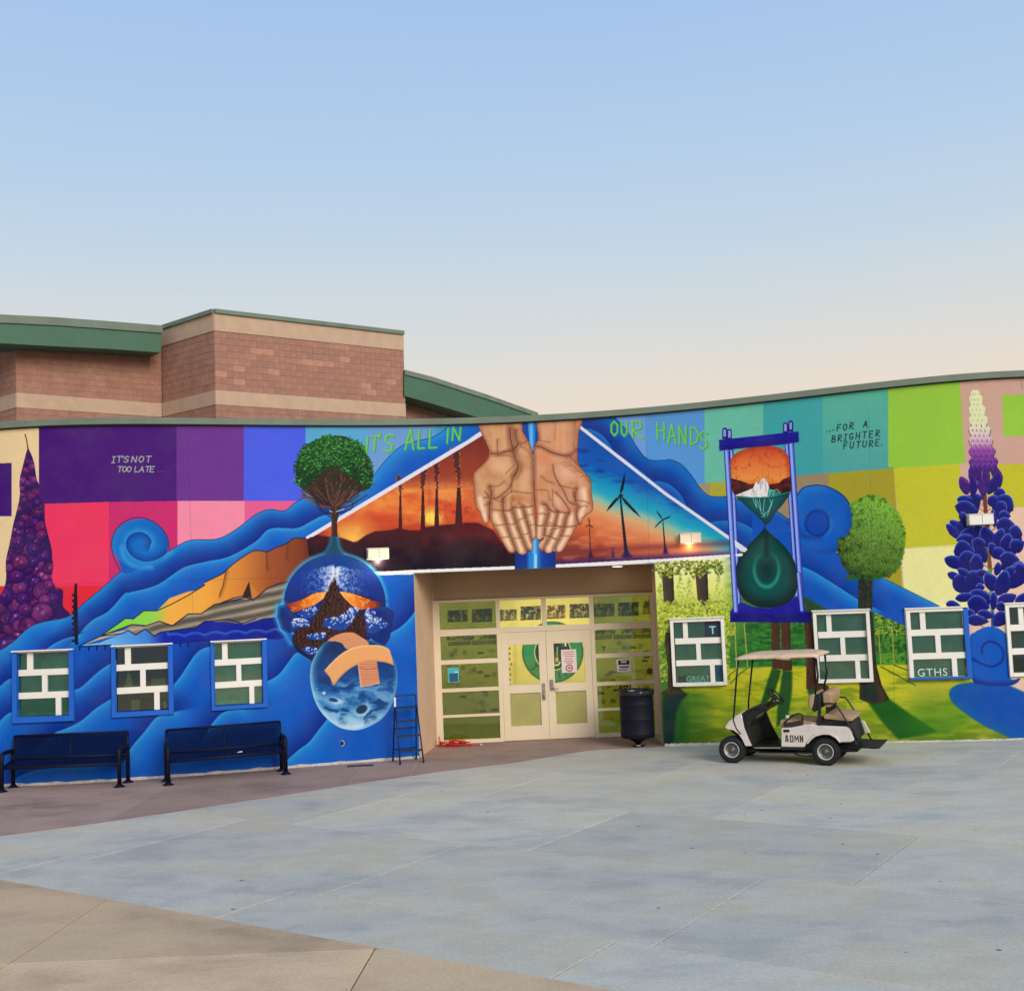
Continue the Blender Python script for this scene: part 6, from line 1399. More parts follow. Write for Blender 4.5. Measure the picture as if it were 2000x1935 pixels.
def slab(poly, mat, parent, z=0.0, name='slab', gap=.007):
    if len(poly) < 3: return
    P = np.array(poly); c = P.mean(0); A = .5 * abs(sum(P[i][0] * P[(i + 1) % len(P)][1] - P[(i + 1) % len(P)][0] * P[i][1] for i in range(len(P))))
    if A < .05: return
    r = np.linalg.norm(P - c, axis=1, keepdims=True); P = P - (P - c) / r * gap * 1.2
    n = len(P); bv = .006
    Q = P - (P - c) / r * bv
    vs = [(x, y, -.03) for x, y in P] + [(x, y, z - bv * .6) for x, y in P] + [(x, y, z) for x, y in Q]
    fs = [tuple(range(2 * n, 3 * n))] + [(i, (i + 1) % n, (i + 1) % n + n, i + n) for i in range(n)] + [(i + n, (i + 1) % n + n, (i + 1) % n + 2 * n, i + 2 * n) for i in range(n)]
    MB().add(vs, fs).build(name, mat, parent)
NJ = [8.06, 9.16, 11.80, 14.36, 16.92, 19.5, 22.1, 24.7]
cross0 = -5.2
for a, b in zip(NJ[:-1], NJ[1:]):
    s_off = (0, .35, 1.25, 2.5, .3, 1.1, 2.0)[NJ.index(a)]
    for k in range(-10, 11):
        s0 = cross0 + s_off + k * 3.9; s1 = s0 + 3.9
        q = [tuple(E1 * s0 + E2 * a), tuple(E1 * s1 + E2 * a), tuple(E1 * s1 + E2 * b), tuple(E1 * s0 + E2 * b)]
        q = clip(clip(clip(clip(q, np.array([1, 0]), -13, False), np.array([1, 0]), 13, True), np.array([0, 1]), 2.5, False), np.array([0, 1]), 24.2, True)
        # stop at the building: keep everything in front of a chord set of the wall line
        if not q: continue
        c = np.mean(q, 0)
        if len(q) >= 3: slab(q, M_slab, paving)
tanp = empty('tan_paving'); tag(tanp, kind='structure')
for i in range(-5, 7):
    for j in range(0, 6):
        x0 = -4.62 + 3.24 * i; yy1 = 13.7 - 3.15 * j
        q = [(x0, yy1 - 3.15), (x0 + 3.24, yy1 - 3.15), (x0 + 3.24, yy1), (x0, yy1)]
        q = [(x + (y - 10.5) * .06, y) for x, y in q]
        q = clip(clip(clip(q, E2, 8.06, True), np.array([1, 0]), -13, False), np.array([1, 0]), 13, True)
        slab(q, M_tan, tanp, gap=.009)
# brown walk along the building, 4 mm over the grey slabs
bl = [on_ground(*p)[:2] for p in [(0, 1633), (160, 1612), (326, 1588), (510, 1560), (714, 1528), (860, 1507), (1000, 1490), (1153, 1465), (1290, 1459)]]
bl = [(-12.6, 12.9), (-10, 14.6)] + [tuple(p) for p in bl]
bx = [p[0] for p in bl]; by = [p[1] for p in bl]
walk = empty('walkway'); tag(walk, kind='structure')
cuts = [-12.6, -9.3, -6.0, -2.9, EL, .3, ER]
for a, b in zip(cuts[:-1], cuts[1:]):
    X = np.linspace(a + .004, b - .004, 14); back = lambda x: 24.34 if x > EL - .02 else wy(x) + .004
    mb = MB(); vs = []
    for x in X: vs += [(x, float(np.interp(x, bx, by)), .0045), (x, back(x), .0045), (x, float(np.interp(x, bx, by)), -.02), (x, back(x), -.02)]
    fs = []
    for i in range(13): fs += [(i * 4, i * 4 + 4, i * 4 + 5, i * 4 + 1), (i * 4 + 2, i * 4 + 6, i * 4 + 4, i * 4)]
    mb.add(vs, fs).build('slab', M_brown, walk)
# drain grate
a, b = on_ground(679, 1497), on_ground(728, 1494)
dg = tag(empty('drain_grate', (float((a[0] + b[0]) / 2), float((a[1] + b[1]) / 2), .0045), .04), 'small dark drain grate set in the brown walk below the bandaged globe', 'drain grate')
MB().box(-.24, -.09, 0, .24, .09, .004).build('frame', paint('grate_iron', (60, 46, 40), .7, .3), dg)
for i in range(11): MB().box(-.21 + i * .042 - .012, -.075, .004, -.21 + i * .042 + .012, .075, .009).build('bar', paint('grate_bar', (84, 66, 56), .6, .4) if i == 0 else bpy.data.materials['grate_bar'], dg)

# ---------------------------------------------------------------- wall lamps
M_lampb = paint('sconce_white', (226, 220, 206), .5, var=.03)
def wall_lamp(px0, px1, py0, py1, lit, lab, bulb=.5):
    a, b = on_wall(px0, py1), on_wall(px1, py0); cx = (a[0] + b[0]) / 2; w = (b[0] - a[0]) * .96; h = (b[2] - a[2]); z0 = a[2] + .0
    ang = math.atan2(wy(b[0]) - wy(a[0]), b[0] - a[0]); t = tag(empty('wall_lamp', (cx, wy(cx), z0), ang), lab, 'wall lamp', 'box wall lamps on the mural')
    dd = .15; m = MB(); e = .012; y1 = -.012
    m.box(-w / 2, -dd, h - e, w / 2, y1, h); m.box(-w / 2, -dd, e, -w / 2 + e, y1, h - e); m.box(w / 2 - e, -dd, e, w / 2, y1, h - e)
    m.box(-w / 2, -dd, 0, w / 2, -dd + e, e); m.build('housing', M_lampb, t, .002)
    MB().box(-w / 2 - .015, -.012, -.012, w / 2 + .015, -.001, h + .012).build('back_plate', paint('lamp_plate', (150, 146, 138), .5), t)
    MB().box(.01, -dd - .002, e, .018, -dd + .001, h - e).build('seam', paint('lamp_seam', (120, 116, 108), .5), t); MB().box(-w / 2 - .001, -dd - .003, h - .018, w / 2 + .001, -dd + .002, h - .012).build('lens_lip', paint('lamp_lip', (150, 146, 138), .5), t)
    f = N('opal_face_%d' % int(px0)); 
    if lit:
        tl_ = f.n('ShaderNodeBsdfTranslucent'); tl_.inputs[0].default_value = (.9, .85, .75, 1); df = f.n('ShaderNodeBsdfDiffuse'); df.inputs[0].default_value = (.8, .76, .7, 1); mx = f.n('ShaderNodeMixShader'); f.l(tl_.outputs[0], mx.inputs[1]); f.l(df.outputs[0], mx.inputs[2]); f.l(mx.outputs[0], f.out.inputs[0]); fm = f.m
    else: fm = paint('opal_face_off', (232, 226, 214), .35, var=.03)
    MB().box(-w / 2 + e + .001, -dd, e, w / 2 - e - .001, -dd + .006, h - e).build('diffuser', fm, t)
    bx_ = -w / 2 + w * bulb; MB().lathe([(.001, h * .25), (.022, h * .3), (.03, h * .5), (.022, h * .72), (.001, h * .78)], 12, (bx_, -dd * .52, 0)).build('bulb', emis('bulb_glow_%d' % int(px0), (255, 214, 150), 1.0) if lit else paint('bulb_off', (230, 230, 226), .3), t)
    if lit:
        l = bpy.data.lights.new('lamp_light', 'POINT'); l.energy = 3.2 if px0 > 1000 else 16; l.color = (1, .74, .36) if px0 > 1000 else (1, .9, .6); l.shadow_soft_size = .03; o = bpy.data.objects.new('lamp_light', l); COL.objects.link(o); o.parent = t; o.location = (bx_, -dd * .45, -.04)
wall_lamp(716, 759, 1070, 1092, True, 'lit white box lamp on the dark painted hill above the blue wall')
wall_lamp(1328, 1369, 1040, 1061, True, 'lit white box lamp glowing orange beside the painted turbines', .42)
wall_lamp(1888, 1936, 1003, 1026, False, 'unlit white box lamp on the painted blue lupine')

# ---------------------------------------------------------------- big building behind
back = tag(empty('block_building', (-8, 38, 0)), 'tall brown block building with cream bands and green roof edge, behind the mural wall', 'building')
def solve_depth(px, py, z): d = ray(px, py); t = (z - EYE) / d[2]; return CAM + d * t
C0 = CAM + ray(418, 604) * (36 / ray(418, 604)[1]); ZT_ = C0[2]
R0 = solve_depth(787, 647, ZT_); L0 = solve_depth(316, 637, ZT_)
# band levels from the corner edge
lev = [on_plane(418, y, C0, (C0[0] + 1, C0[1]))[2] for y in (612, 646, 762, 790)]
c0, r0, l0 = C0[:2], R0[:2], L0[:2]
print('back corner', C0, R0, L0, lev)
q_ = N('split_face_block'); oi = q_.n('ShaderNodeObjectInfo')
nn = q_.noise(3, 8, .75); cA = q_.ramp(nn, [(.3, (.30, .148, .100)), (.55, (.39, .20, .138)), (.75, (.48, .28, .205))])
ly = q_.ramp(oi.outputs['Random'], [(.0, (.92, .92, .92)), (.5, (.98, .98, .98)), (.88, (1.05, 1.04, 1.03)), (.95, (1.28, 1.26, 1.22))])
cA = q_.mix(1.0, cA, ly, 'MULTIPLY'); q_.bsdf(cA, .9, 0, q_.noise(30, 5, .7), .6, .02, .2); M_block = q_.m
M_band = paint('cream_block_band', (190, 160, 132), .9, var=.08, scale=3, bump=.2)
M_mort = paint('mortar', (168, 116, 92), .95, var=.1, scale=6)
nblocks = [0]
def block_face(a, b, z0, z1, joined=False, holes=None, name='block', limit=10 ** 6):
    """running-bond split-face blocks over a mortar bed, from plan point a to b, seen side on the left of a->b reversed"""
    a, b = np.array(a), np.array(b); L = float(np.linalg.norm(b - a)); d = (b - a) / L; nrm = np.array([d[1], -d[0]])       # towards the viewer when a->b runs left to right
    rz = math.atan2(d[1], d[0]); M0 = Matrix.Translation((a[0] - OFFB.x, a[1] - OFFB.y, 0)) @ Matrix.Rotation(rz, 4, 'Z')
    ch, bw = .2, .4; nrow = max(1, int(round((z1 - z0) / ch))); ch = (z1 - z0) / nrow
    J = MB()
    for r in range(nrow):
        x = -bw / 2 if r % 2 else 0.0
        while x < L - .01:
            xa, xb = max(0, x) + .002, min(L, x + bw) - .002
            if xb - xa > .03:
                pr = random.uniform(.002, .007); lx = xb - xa; zz0 = z0 + r * ch + .002; zz1 = z0 + (r + 1) * ch - .002
                if holes is not None and not holes((xa + xb) / 2, (zz0 + zz1) / 2, L): x += bw; continue
                # face slightly chiselled: centre proud of the arrises
                vs = [(0, 0, 0), (lx, 0, 0), (lx, 0, zz1 - zz0), (0, 0, zz1 - zz0), (.008, -pr - .003, .008), (lx - .008, -pr - .004, .007), (lx - .007, -pr, zz1 - zz0 - .008), (.008, -pr - .002, zz1 - zz0 - .007)]
                fs = [(4, 5, 6, 7), (0, 1, 5, 4), (1, 2, 6, 5), (2, 3, 7, 6), (3, 0, 4, 7)]
                if joined or nblocks[0] >= 298:
                    J.add([tuple(M0 @ Vector((v[0] + xa, v[1], v[2] + zz0))) for v in vs], fs)
                else:
                    nblocks[0] += 1
                    o = MB().add(vs, fs).build(name, M_block, back); o.matrix_local = M0 @ Matrix.Translation((xa, 0, zz0))
            x += bw
    if J.v:
        o = J.build('blockwork', M_block, back); o['kind'] = 'stuff'
OFFB = Vector(back.location)
def bplane(a, b, z0, z1, name, mat, proud=0, th=.25):
    a, b = np.array(a), np.array(b); d = (b - a) / np.linalg.norm(b - a); n = np.array([d[1], -d[0]])
    p = [a + n * proud, b + n * proud, b - n * th, a - n * th]
    m = MB().hexa([(q[0], q[1], z0) for q in p] + [(q[0], q[1], z1) for q in p]); return child(m, name, mat, back)
zcop, zb0, zb1, zb2 = ZT_, lev[1], lev[2], lev[3]
bplane(c0, r0, 0, zcop - .1, 'wall', M_mort, -.002); bplane(l0, c0, 0, zcop - .1, 'wall', M_mort, -.002)
block_face(c0, r0, zb1, zb0); block_face(c0, r0, zb2 - 1.0, zb2, True)
block_face(l0, c0, zb1, zb0, True); block_face(l0, c0, zb2 - 1.0, zb2, True)
for (a, b) in ((c0, r0), (l0, c0)):
    bplane(a, b, zb0, lev[0], 'band', M_band, .03); bplane(a, b, zb2, zb1, 'band', M_band, .02)
    bplane(a, b, lev[0], ZT_, 'coping', M_cop, .10)
side = np.array([-(r0 - c0)[1], (r0 - c0)[0]]); side = side / np.linalg.norm(side)
e1_, e2_ = r0 + side * 3, l0 + side * 6
bplane(r0, e1_, 0, ZT_ - .06, 'wall', M_mort, 0)
child(MB().add([(p[0], p[1], ZT_ - .07) for p in (c0, r0, e1_, e2_, l0)], [(0, 1, 2, 3, 4)]), 'roof', M_far, back)
# left wing: wall from the inner corner towards the left, then a return
lw0 = on_plane(316, 788, l0, l0 + (r0 - c0))              # on the bump's left edge
zlb1 = zb1; A1 = solve_depth(32, 767, zb1)[:2]; A2 = solve_depth(0, 776.5, zb1)[:2]; A2 = A1 + (A2 - A1) / np.linalg.norm(A2 - A1) * 3.0
l1 = solve_depth(316, 788, zb1)[:2]
zf1 = on_plane(316, 692, l1, A1)[2]; ztop = on_plane(316, 637, l1, A1)[2]
bplane(A1, l1, 0, zf1 + .45, 'wall', M_mort, -.002); bplane(A2, A1, 0, zf1 + .45, 'wall', M_mort, -.002)
block_face(A1, l1, zb1, zf1 + .3, True); block_face(A1, l1, zb2 - 1.0, zb2, True); block_face(A2, A1, zb1, zf1 + .3, True); block_face(A2, A1, zb2 - 1.0, zb2, True)
bplane(A1, l1, zb2, zb1, 'band', M_band, .02); bplane(A2, A1, zb2, zb1, 'band', M_band, .02)
# green fascias (curved roof edge), standing proud of the wall
def fascia(pts_top, pts_bot, a, b, proud, th=.35, trim=.22):
    """pixel outlines of top and bottom edge, set on the plane a-b moved towards the viewer"""
    a, b = np.array(a), np.array(b); d = (b - a) / np.linalg.norm(b - a); n = np.array([d[1], -d[0]]); a2, b2 = a + n * proud, b + n * proud
    T = [on_plane(*p, a2, b2) for p in pts_top]; B = [on_plane(*p, a2, b2) for p in pts_bot]
    m = MB(); k = len(T); nv = np.array([n[0], n[1], 0])
    vs = []
    for t, q in zip(T, B): vs += [q, t, t - nv * th, q - nv * th]
    m.add(vs, [(i * 4 + j, (i + 1) * 4 + j, (i + 1) * 4 + (j + 1) % 4, i * 4 + (j + 1) % 4) for i in range(k - 1) for j in range(4)] + [(0, 1, 2, 3), (k * 4 - 4, k * 4 - 3, k * 4 - 2, k * 4 - 1)])
    o = child(m, 'fascia', M_green, back)
    m = MB(); vs = []
    for t in T: t = t + np.array([0, 0, .002]); vs += [t + nv * .05 - np.array([0, 0, trim]), t + nv * .05 + np.array([0, 0, .03]), t - nv * 3.2 + np.array([0, 0, .03]), t + nv * .004 - np.array([0, 0, trim])]
    m.add(vs, [(i * 4 + j, (i + 1) * 4 + j, (i + 1) * 4 + (j + 1) % 4, i * 4 + (j + 1) % 4) for i in range(k - 1) for j in range(4)] + [(0, 1, 2, 3)])
    child(m, 'roof_edge', M_cop, back); return T, B
dl_ = (l1 - A1) / np.linalg.norm(l1 - A1); bplane(l1, l1 + dl_ * 2.2, 0, zf1 + .45, 'wall', M_mort, -.002); block_face(l1, l1 + dl_ * 1.2, zb1, zf1 + .3, True); bplane(l1, l1 + dl_ * 1.2, zb2, zb1, 'band', M_band, .02); block_face(l1, l1 + dl_ * 1.2, zb2 - 1.0, zb2, True)
y_ = lambda X, Y: (X / 4.356, 580 + Y / 4.356)
fascia([y_(-600, 125), y_(0, 160), y_(450, 182), y_(900, 215), y_(1378, 253)], [y_(-600, 360), y_(0, 393), y_(450, 418), y_(900, 440), y_(1372, 472)], A1, l1, .9, 1.3)
v_ = lambda X, Y: (380 + X / 2.8, 580 + Y / 2.8)
g1 = solve_depth(793, 790, zb1)[:2] if False else r0 + side * .8; g2 = g1 + (r0 - c0) / np.linalg.norm(r0 - c0) * 14
mw = [on_plane(*v_(X, Y), g1, g2) for X, Y in ((1140, 545), (1300, 590), (1440, 630), (1600, 668))]
m = MB(); vs = []
for t in mw: vs += [(t[0], t[1], 0), (t[0], t[1], t[2] + .15)]
m.add(vs, [(i * 2, i * 2 + 2, i * 2 + 3, i * 2 + 1) for i in range(3)]); child(m, 'wall', M_mort, back)
dR = (g2 - g1) / np.linalg.norm(g2 - g1); hts = [(float((t[:2] - g1) @ dR), t[2] + .12) for t in mw]
block_face(g1, g1 + dR * 7.5, 5.5, max(h for _, h in hts), True, lambda x, z, L: z < np.interp(x, [h[0] for h in hts], [h[1] for h in hts]))
fascia([v_(1147, 404), v_(1300, 443), v_(1450, 492), v_(1600, 540), v_(1750, 594), v_(1875, 638)], [v_(1147, 540), v_(1300, 583), v_(1450, 628), v_(1600, 673), v_(1750, 715), v_(1875, 750)], g1, g2, .9, 1.6, .14)
# ---------------------------------------------------------------- benches
M_navy = paint('navy_powder_coat', (6, 8, 30), .6, 0, spec=.25, var=.2, scale=5)
M_navym = paint('navy_coated_mesh', (3, 18, 56), .9, 0, spec=.1, var=.15, scale=5)
def make_bench():
    t = empty('bench'); Lh = 1.0
    def sheet(name, prof, x0, x1):
        """perforated steel sheet following a y,z profile: strips with gaps both ways"""
        m = MB(); n = len(prof)
        seg = [0]
        for a, b in zip(prof[:-1], prof[1:]): seg.append(seg[-1] + math.dist(a, b))
        tot = seg[-1]; at = lambda u: (float(np.interp(u, seg, [p[0] for p in prof])), float(np.interp(u, seg, [p[1] for p in prof])))
        nx = int((x1 - x0) / .026)
        for i in range(nx):
            xa = x0 + (x1 - x0) * i / nx; xb = xa + .017; vs = []
            K = 7
            for k in range(K):
                y, z = at(tot * k / (K - 1)); vs += [(xa, y, z), (xb, y, z)]
            m.add(vs, [(k * 2, k * 2 + 1, k * 2 + 3, k * 2 + 2) for k in range(K - 1)])
        nu = int(tot / .03)
        for k in range(nu + 1):
            u = tot * k / nu; y, z = at(max(0, u - .008)); y2, z2 = at(min(tot, u + .008))
            m.add([(x0, y, z + .001), (x1, y, z + .001), (x1, y2, z2 + .001), (x0, y2, z2 + .001)], [(0, 1, 2, 3)])
        o = m.build(name, M_navym, t); return o
    seat = [(-.03, .40), (-.02, .43), (.05, .445), (.25, .43), (.40, .44), (.43, .47)]
    backp = [(.43, .50), (.455, .62), (.49, .76), (.50, .86)]
    for x0, x1 in ((-.97, -.008), (.008, .97)): sheet('seat_panel', seat, x0, x1); sheet('back_panel', backp, x0, x1)
    for nm, y, z, r in (('front_rail', -.03, .395, .024), ('seat_rail', .43, .485, .022), ('top_rail', .502, .875, .022)):
        MB().tube([(-.99, y, z), (.99, y, z)], r, 10).build(nm, M_navy, t)
    MB().tube([(0, -.03, .40), (0, .2, .415), (0, .43, .47), (0, .47, .68), (0, .5, .87)], .012, 6).build('centre_rib', M_navy, t)
    for s_ in (-1, 1):
        x = s_ * 1.0
        # leg and arm in one bent tube: up the front, over as arm rest, down the rear
        up = [(x, -.02, .03), (x, -.02, .55)]; arc = [(x, -.02 + .09 * (1 - math.cos(a)), .55 + .09 * math.sin(a)) for a in np.linspace(.2, math.pi / 2, 6)]
        arm = [(x, .36, .64)]; arc2 = [(x, .36 + .09 * math.sin(a), .55 + .09 * math.cos(a)) for a in np.linspace(.2, math.pi / 2, 6)]; dn = [(x, .45, .03)]
        MB().tube(up + arc + arm, .036, 12).build('leg', M_navy, t); MB().tube(arm + arc2 + dn, .036, 12).build('leg', M_navy, t)
        MB().tube([(x, .45, .50), (x * .995, .47, .68), (x * .99, .502, .875)], .022, 10).build('back_post', M_navy, t)
        MB().tube([(x, -.02, .40), (x, .45, .46)], .022, 10).build('cross_brace', M_navy, t)
        for y in (-.02, .45): MB().lathe([(.095, 0), (.095, .008), (.06, .026), (.044, .05), (.036, .052)], 20, (x, y, 0)).build('foot_flange', M_navy, t)
    return t
def copy_tree(o, parent=None):
    c = o.copy(); COL.objects.link(c); c.parent = parent
    for ch in list(o.children): copy_tree(ch, c)
    return c
b1 = make_bench(); tag(b1, 'navy metal bench at the far left under the first painted windows', 'bench', 'navy metal benches along the wall')
b2 = copy_tree(b1); b2['label'] = 'navy metal bench nearer the doors with a scrap of white paper on its seat'
def place(o, fl, fr, z=.0045):
    """front left and front right foot on the ground"""
    a, b = on_ground(*fl), on_ground(*fr); c = (a + b) / 2; o.location = (float(c[0]), float(c[1]), z); o.rotation_euler = (0, 0, math.atan2(b[1] - a[1], b[0] - a[0]))
place(b1, (8, 1544), (232, 1539)); place(b2, (330, 1533), (557, 1512))
b1.rotation_euler = (0, 0, math.radians(1)); 
ps = MB(); ps.add([(0, 0, 0), (.09, .01, .004), (.085, .06, .02), (.01, .055, .006), (.045, .03, .014)], [(0, 1, 4), (1, 2, 4), (2, 3, 4), (3, 0, 4)])
pp = ps.build('paper_scrap', paint('scrap_paper', (225, 222, 214), .8)); tag(pp, 'crumpled scrap of white paper lying on the second bench', 'paper')
Mb = Matrix.Translation(b2.location) @ Matrix.Rotation(b2.rotation_euler.z, 4, 'Z'); pp.location = Mb @ Vector((.16, .0, .448)); 

# ---------------------------------------------------------------- step ladder
M_lad = paint('dark_blue_ladder_steel', (8, 18, 50), .5, 0, var=.15); M_rub = paint('black_rubber', (22, 22, 24), .8)
lt = tag(empty('step_ladder'), 'dark blue four step folding ladder standing at the corner of the entrance', 'ladder')
fa, fb = on_ground(781, 1493), on_ground(828, 1490); c = (fa + fb) / 2; lt.location = (float(c[0]), float(c[1]), .0045); lt.rotation_euler = (0, 0, math.radians(20)) ; w = float(np.linalg.norm(fb - fa)) / 2
hz = 1.02
for s_ in (-1, 1):
    MB().tube([(s_ * w, 0, .03), (s_ * w * .93, .30, hz)], .014, 8).build('front_rail', M_lad, lt); MB().tube([(s_ * w, 0, 0), (s_ * w, .008, .05)], .02, 8).build('foot', M_rub, lt)
    MB().tube([(s_ * w * 1.02, .52, .03), (s_ * w * .93, .34, hz), (s_ * w * .93, .335, 1.20)], .014, 8).build('rear_rail', M_lad, lt); MB().tube([(s_ * w * 1.02, .525, 0), (s_ * w * 1.02, .52, .05)], .02, 8).build('foot', M_rub, lt)
for i, z in enumerate((.24, .50, .76, 1.0)):
    y = .30 * z / hz; ww = w * (1 - .07 * z / hz)
    m = MB().box(-ww, y - .035, z - .03, ww, y + (.06 if i < 3 else .12), z); m.build('step', M_lad, lt, .004)
MB().tube([(-w * 1.01, .49, .22), (w * 1.01, .49, .22)], .011, 8).build('rear_brace', M_lad, lt); MB().tube([(-w * .97, .42, .6), (w * .97, .42, .6)], .011, 8).build('rear_brace', M_lad, lt)
MB().tube([(-w * .93, .335, 1.19), (-w * .8, .335, 1.215), (w * .8, .335, 1.215), (w * .93, .335, 1.19)], .014, 8).build('top_handle', M_lad, lt)
MB().box(-w * .93 - .016, .318, 1.0, -w * .93 + .020, .322, 1.19).build('sticker', paint('label_white', (214, 216, 220), .5), lt)

# ---------------------------------------------------------------- litter bin
cx_, cyb = on_ground(1247, 1457)[:2]
M_bin = paint('dark_navy_bin_enamel', (8, 11, 28), .6, 0, var=.25, scale=6, bump=.1, spec=.25); M_bag = paint('black_bin_bag', (18, 20, 26), .28)
tb = tag(empty('litter_bin', (float(cx_), float(cyb), .0045)), 'tall dark navy drum litter bin on a pedestal right of the doors', 'litter bin')
r = .325; prof = [(.001, .17), (r * .96, .17), (r, .19), (r, .24), (r + .004, .25), (r, .26), (r, .52), (r + .003, .53), (r, .54), (r, .80), (r + .003, .81), (r, .82), (r, 1.02), (r + .018, 1.03), (r + .018, 1.06), (r - .02, 1.065), (r - .025, .9), (.001, .9)]
MB().lathe(prof, 40).build('drum', M_bin, tb)
mb = MB(); n = 60; vs = []
for k, (rr, z, am) in enumerate(((r + .022, .985, .006), (r + .026, 1.03, .005), (r + .015, 1.075, .006), (r - .03, 1.07, .005), (r - .035, 1.0, .004))):
    for i in range(n):
        a = 2 * math.pi * i / n; q = rr + am * math.sin(i * 2.7 + k) + am * math.sin(i * 5.1); vs.append((q * math.cos(a), q * math.sin(a), z + am * math.sin(i * 1.9 + k * 2)))
mb.add(vs, [(k * n + i, k * n + (i + 1) % n, (k + 1) * n + (i + 1) % n, (k + 1) * n + i) for k in range(4) for i in range(n)], True); mb.build('bag_rim', M_bag, tb)
MB().lathe([(.001, .17), (.24, .172), (.2, .15), (.06, .075), (.04, .0), (.001, 0)], 24).build('pedestal', M_bin, tb)
MB().lathe([(.047, .004), (.047, .08), (.001, .082)], 16).build('post_sleeve', paint('worn_white_sleeve', (210, 208, 200), .6), tb)
MB().lathe([(.13, 0), (.13, .006), (.001, .007)], 20).build('foot_plate', M_bin, tb)
m = MB()
for i in range(3): m.box(-.235, -.252, .25 + i * .022, -.17, -.246, .258 + i * .022)
# ---------------------------------------------------------------- red cord heap
p0 = on_ground(872, 1460); ch_ = tag(empty('extension_cord', (-1.40, 23.66, .005)), 'tangled heap of red orange cord on the ground in the entrance corner', 'cord')
M_cord = paint('red_orange_cord', (196, 34, 14), .45, var=.12); rn = random.Random(3)
for k in range(9):
    pts = []; cx, cy = rn.uniform(-.12, .2), rn.uniform(-.05, .1); ra, rb = rn.uniform(.12, .26), rn.uniform(.07, .16); ph = rn.uniform(0, 6); z = .012 + k * .011
    for i in range(46):
        a = ph + i / 46 * 2 * math.pi * 1.1; pts.append((cx + ra * math.cos(a) * (1 + .12 * math.sin(3 * a + k)), cy + rb * math.sin(a) * (1 + .15 * math.sin(2 * a)), z * (1 - .3 * math.cos(a)) + .006 * math.sin(5 * a + k)))
    MB().tube([(x * .85, y * .85, z_) for x, y, z_ in pts], .010, 6).build('coil', M_cord, ch_)
MB().tube([(.3, -.03, .012), (.42, -.06, .012), (.5, -.02, .012), (.56, -.05, .02)], .011, 6).build('loose_end', M_cord, ch_); MB().tube([(.55, -.05, .02), (.60, -.07, .02)], .02, 8).build('plug', paint('cord_plug', (190, 180, 160), .5), ch_)
MB().tube([(-.22, 0, .02), (-.28, .06, .12), (-.27, .1, .2), (-.24, .08, .1), (-.2, .03, .04)], .010, 6).build('coil', M_cord, ch_)

# ---------------------------------------------------------------- notices on the glass
def notice(x0, y0, x1, y1, c, lab, deco):
    sx0, sx1, zz0, zz1 = fx(*f_(x0, y1)), fx(*f_(x1, y1)), fz(*f_(x0, y1)), fz(*f_(x0, y0)); w_, h_ = abs(sx1 - sx0), zz1 - zz0
    base = m_ @ Vector(((sx0 + sx1) / 2, -.022, zz0)); t = tag(empty('notice', base, fang), lab, 'notice', 'paper notices taped to the entrance glass')
    MB().box(-w_ / 2, 0, 0, w_ / 2, .003, h_).build('sheet', paint('paper_%d' % x0, c, .6, var=.04), t); deco(t, w_, h_); return t
def band(t, w_, h_, x0, x1, z0, z1, c, k=0): 
    MB().box(x0 * w_, -.0016 - k * .001, z0 * h_, x1 * w_, -.0002 - k * .001, z1 * h_).build('print', paint('print_%d_%d_%d' % c, c, .6), t)
def d1(t, w_, h_):
    for i, (z, a, b) in enumerate(((.90, -.36, .36), (.80, -.40, .38), (.71, -.30, .34), (.60, -.28, .22), (.50, -.34, .3), (.42, -.2, .26))): band(t, w_, h_, a, b, z - .022, z + .018, (196, 120, 116))
    MB().lathe([(.16 * w_, -.002), (.25 * w_, -.002), (.25 * w_, -.0004), (.16 * w_, -.0004)], 24, (0, 0, .20 * h_), 'y', closed=True).build('print', paint('print_ring', (176, 96, 104), .6), t)
    MB().lathe([(.001, -.002), (.09 * w_, -.002)], 16, (0, 0, .20 * h_), 'y').build('print', bpy.data.materials['print_ring'], t)
notice(1166, 700, 1282, 876, (222, 206, 200), 'white paper notice with pink writing taped to the right door', d1)
def d2(t, w_, h_):
    band(t, w_, h_, -.40, .40, .52, .92, (60, 14, 28)); band(t, w_, h_, -.2, .2, .72, .86, (222, 214, 212), 1); band(t, w_, h_, -.38, .38, .50, .56, (230, 226, 226), 2); band(t, w_, h_, -.34, .34, .30, .44, (84, 60, 72)); band(t, w_, h_, -.4, .2, .1, .2, (120, 90, 110))
notice(1588, 775, 1696, 868, (232, 226, 222), 'small white and maroon square notice on the right side glass', d2)
def d3(t, w_, h_): band(t, w_, h_, -.38, .40, .04, .62, (6, 84, 120)); band(t, w_, h_, .1, .48, .66, .72, (190, 230, 232))
notice(296, 838, 380, 950, (70, 176, 186), 'turquoise notice on the left side glass', d3)

# ---------------------------------------------------------------- golf cart
M_body = paint('champagne_silver_body', (226, 214, 202), .3, .25, var=.05, scale=2, dirt=((200, 188, 176), 5)); M_black = paint('black_plastic', (9, 10, 14), .6, var=.3, scale=8); M_tube = paint('black_tube_paint', (14, 14, 16), .35, .2)
M_tan = paint('tan_vinyl', (172, 140, 104), .5, var=.08, scale=6, dirt=((140, 112, 82), 5)); M_roof = paint('sand_roof_plastic', (226, 194, 160), .55, var=.05, scale=3, dirt=((190, 156, 124), 4)); M_tyre = paint('tyre_rubber', (24, 24, 25), .85, var=.25, scale=14, bump=.4); M_rim = paint('dirty_white_rim', (190, 186, 176), .45, .2, var=.1, dirt=((110, 104, 94), 14)); M_hub = paint('grey_steel_hub', (110, 106, 100), .4, .6, var=.2)
cg = on_ground(1430, 1490); CART_YAW = math.radians(-25)
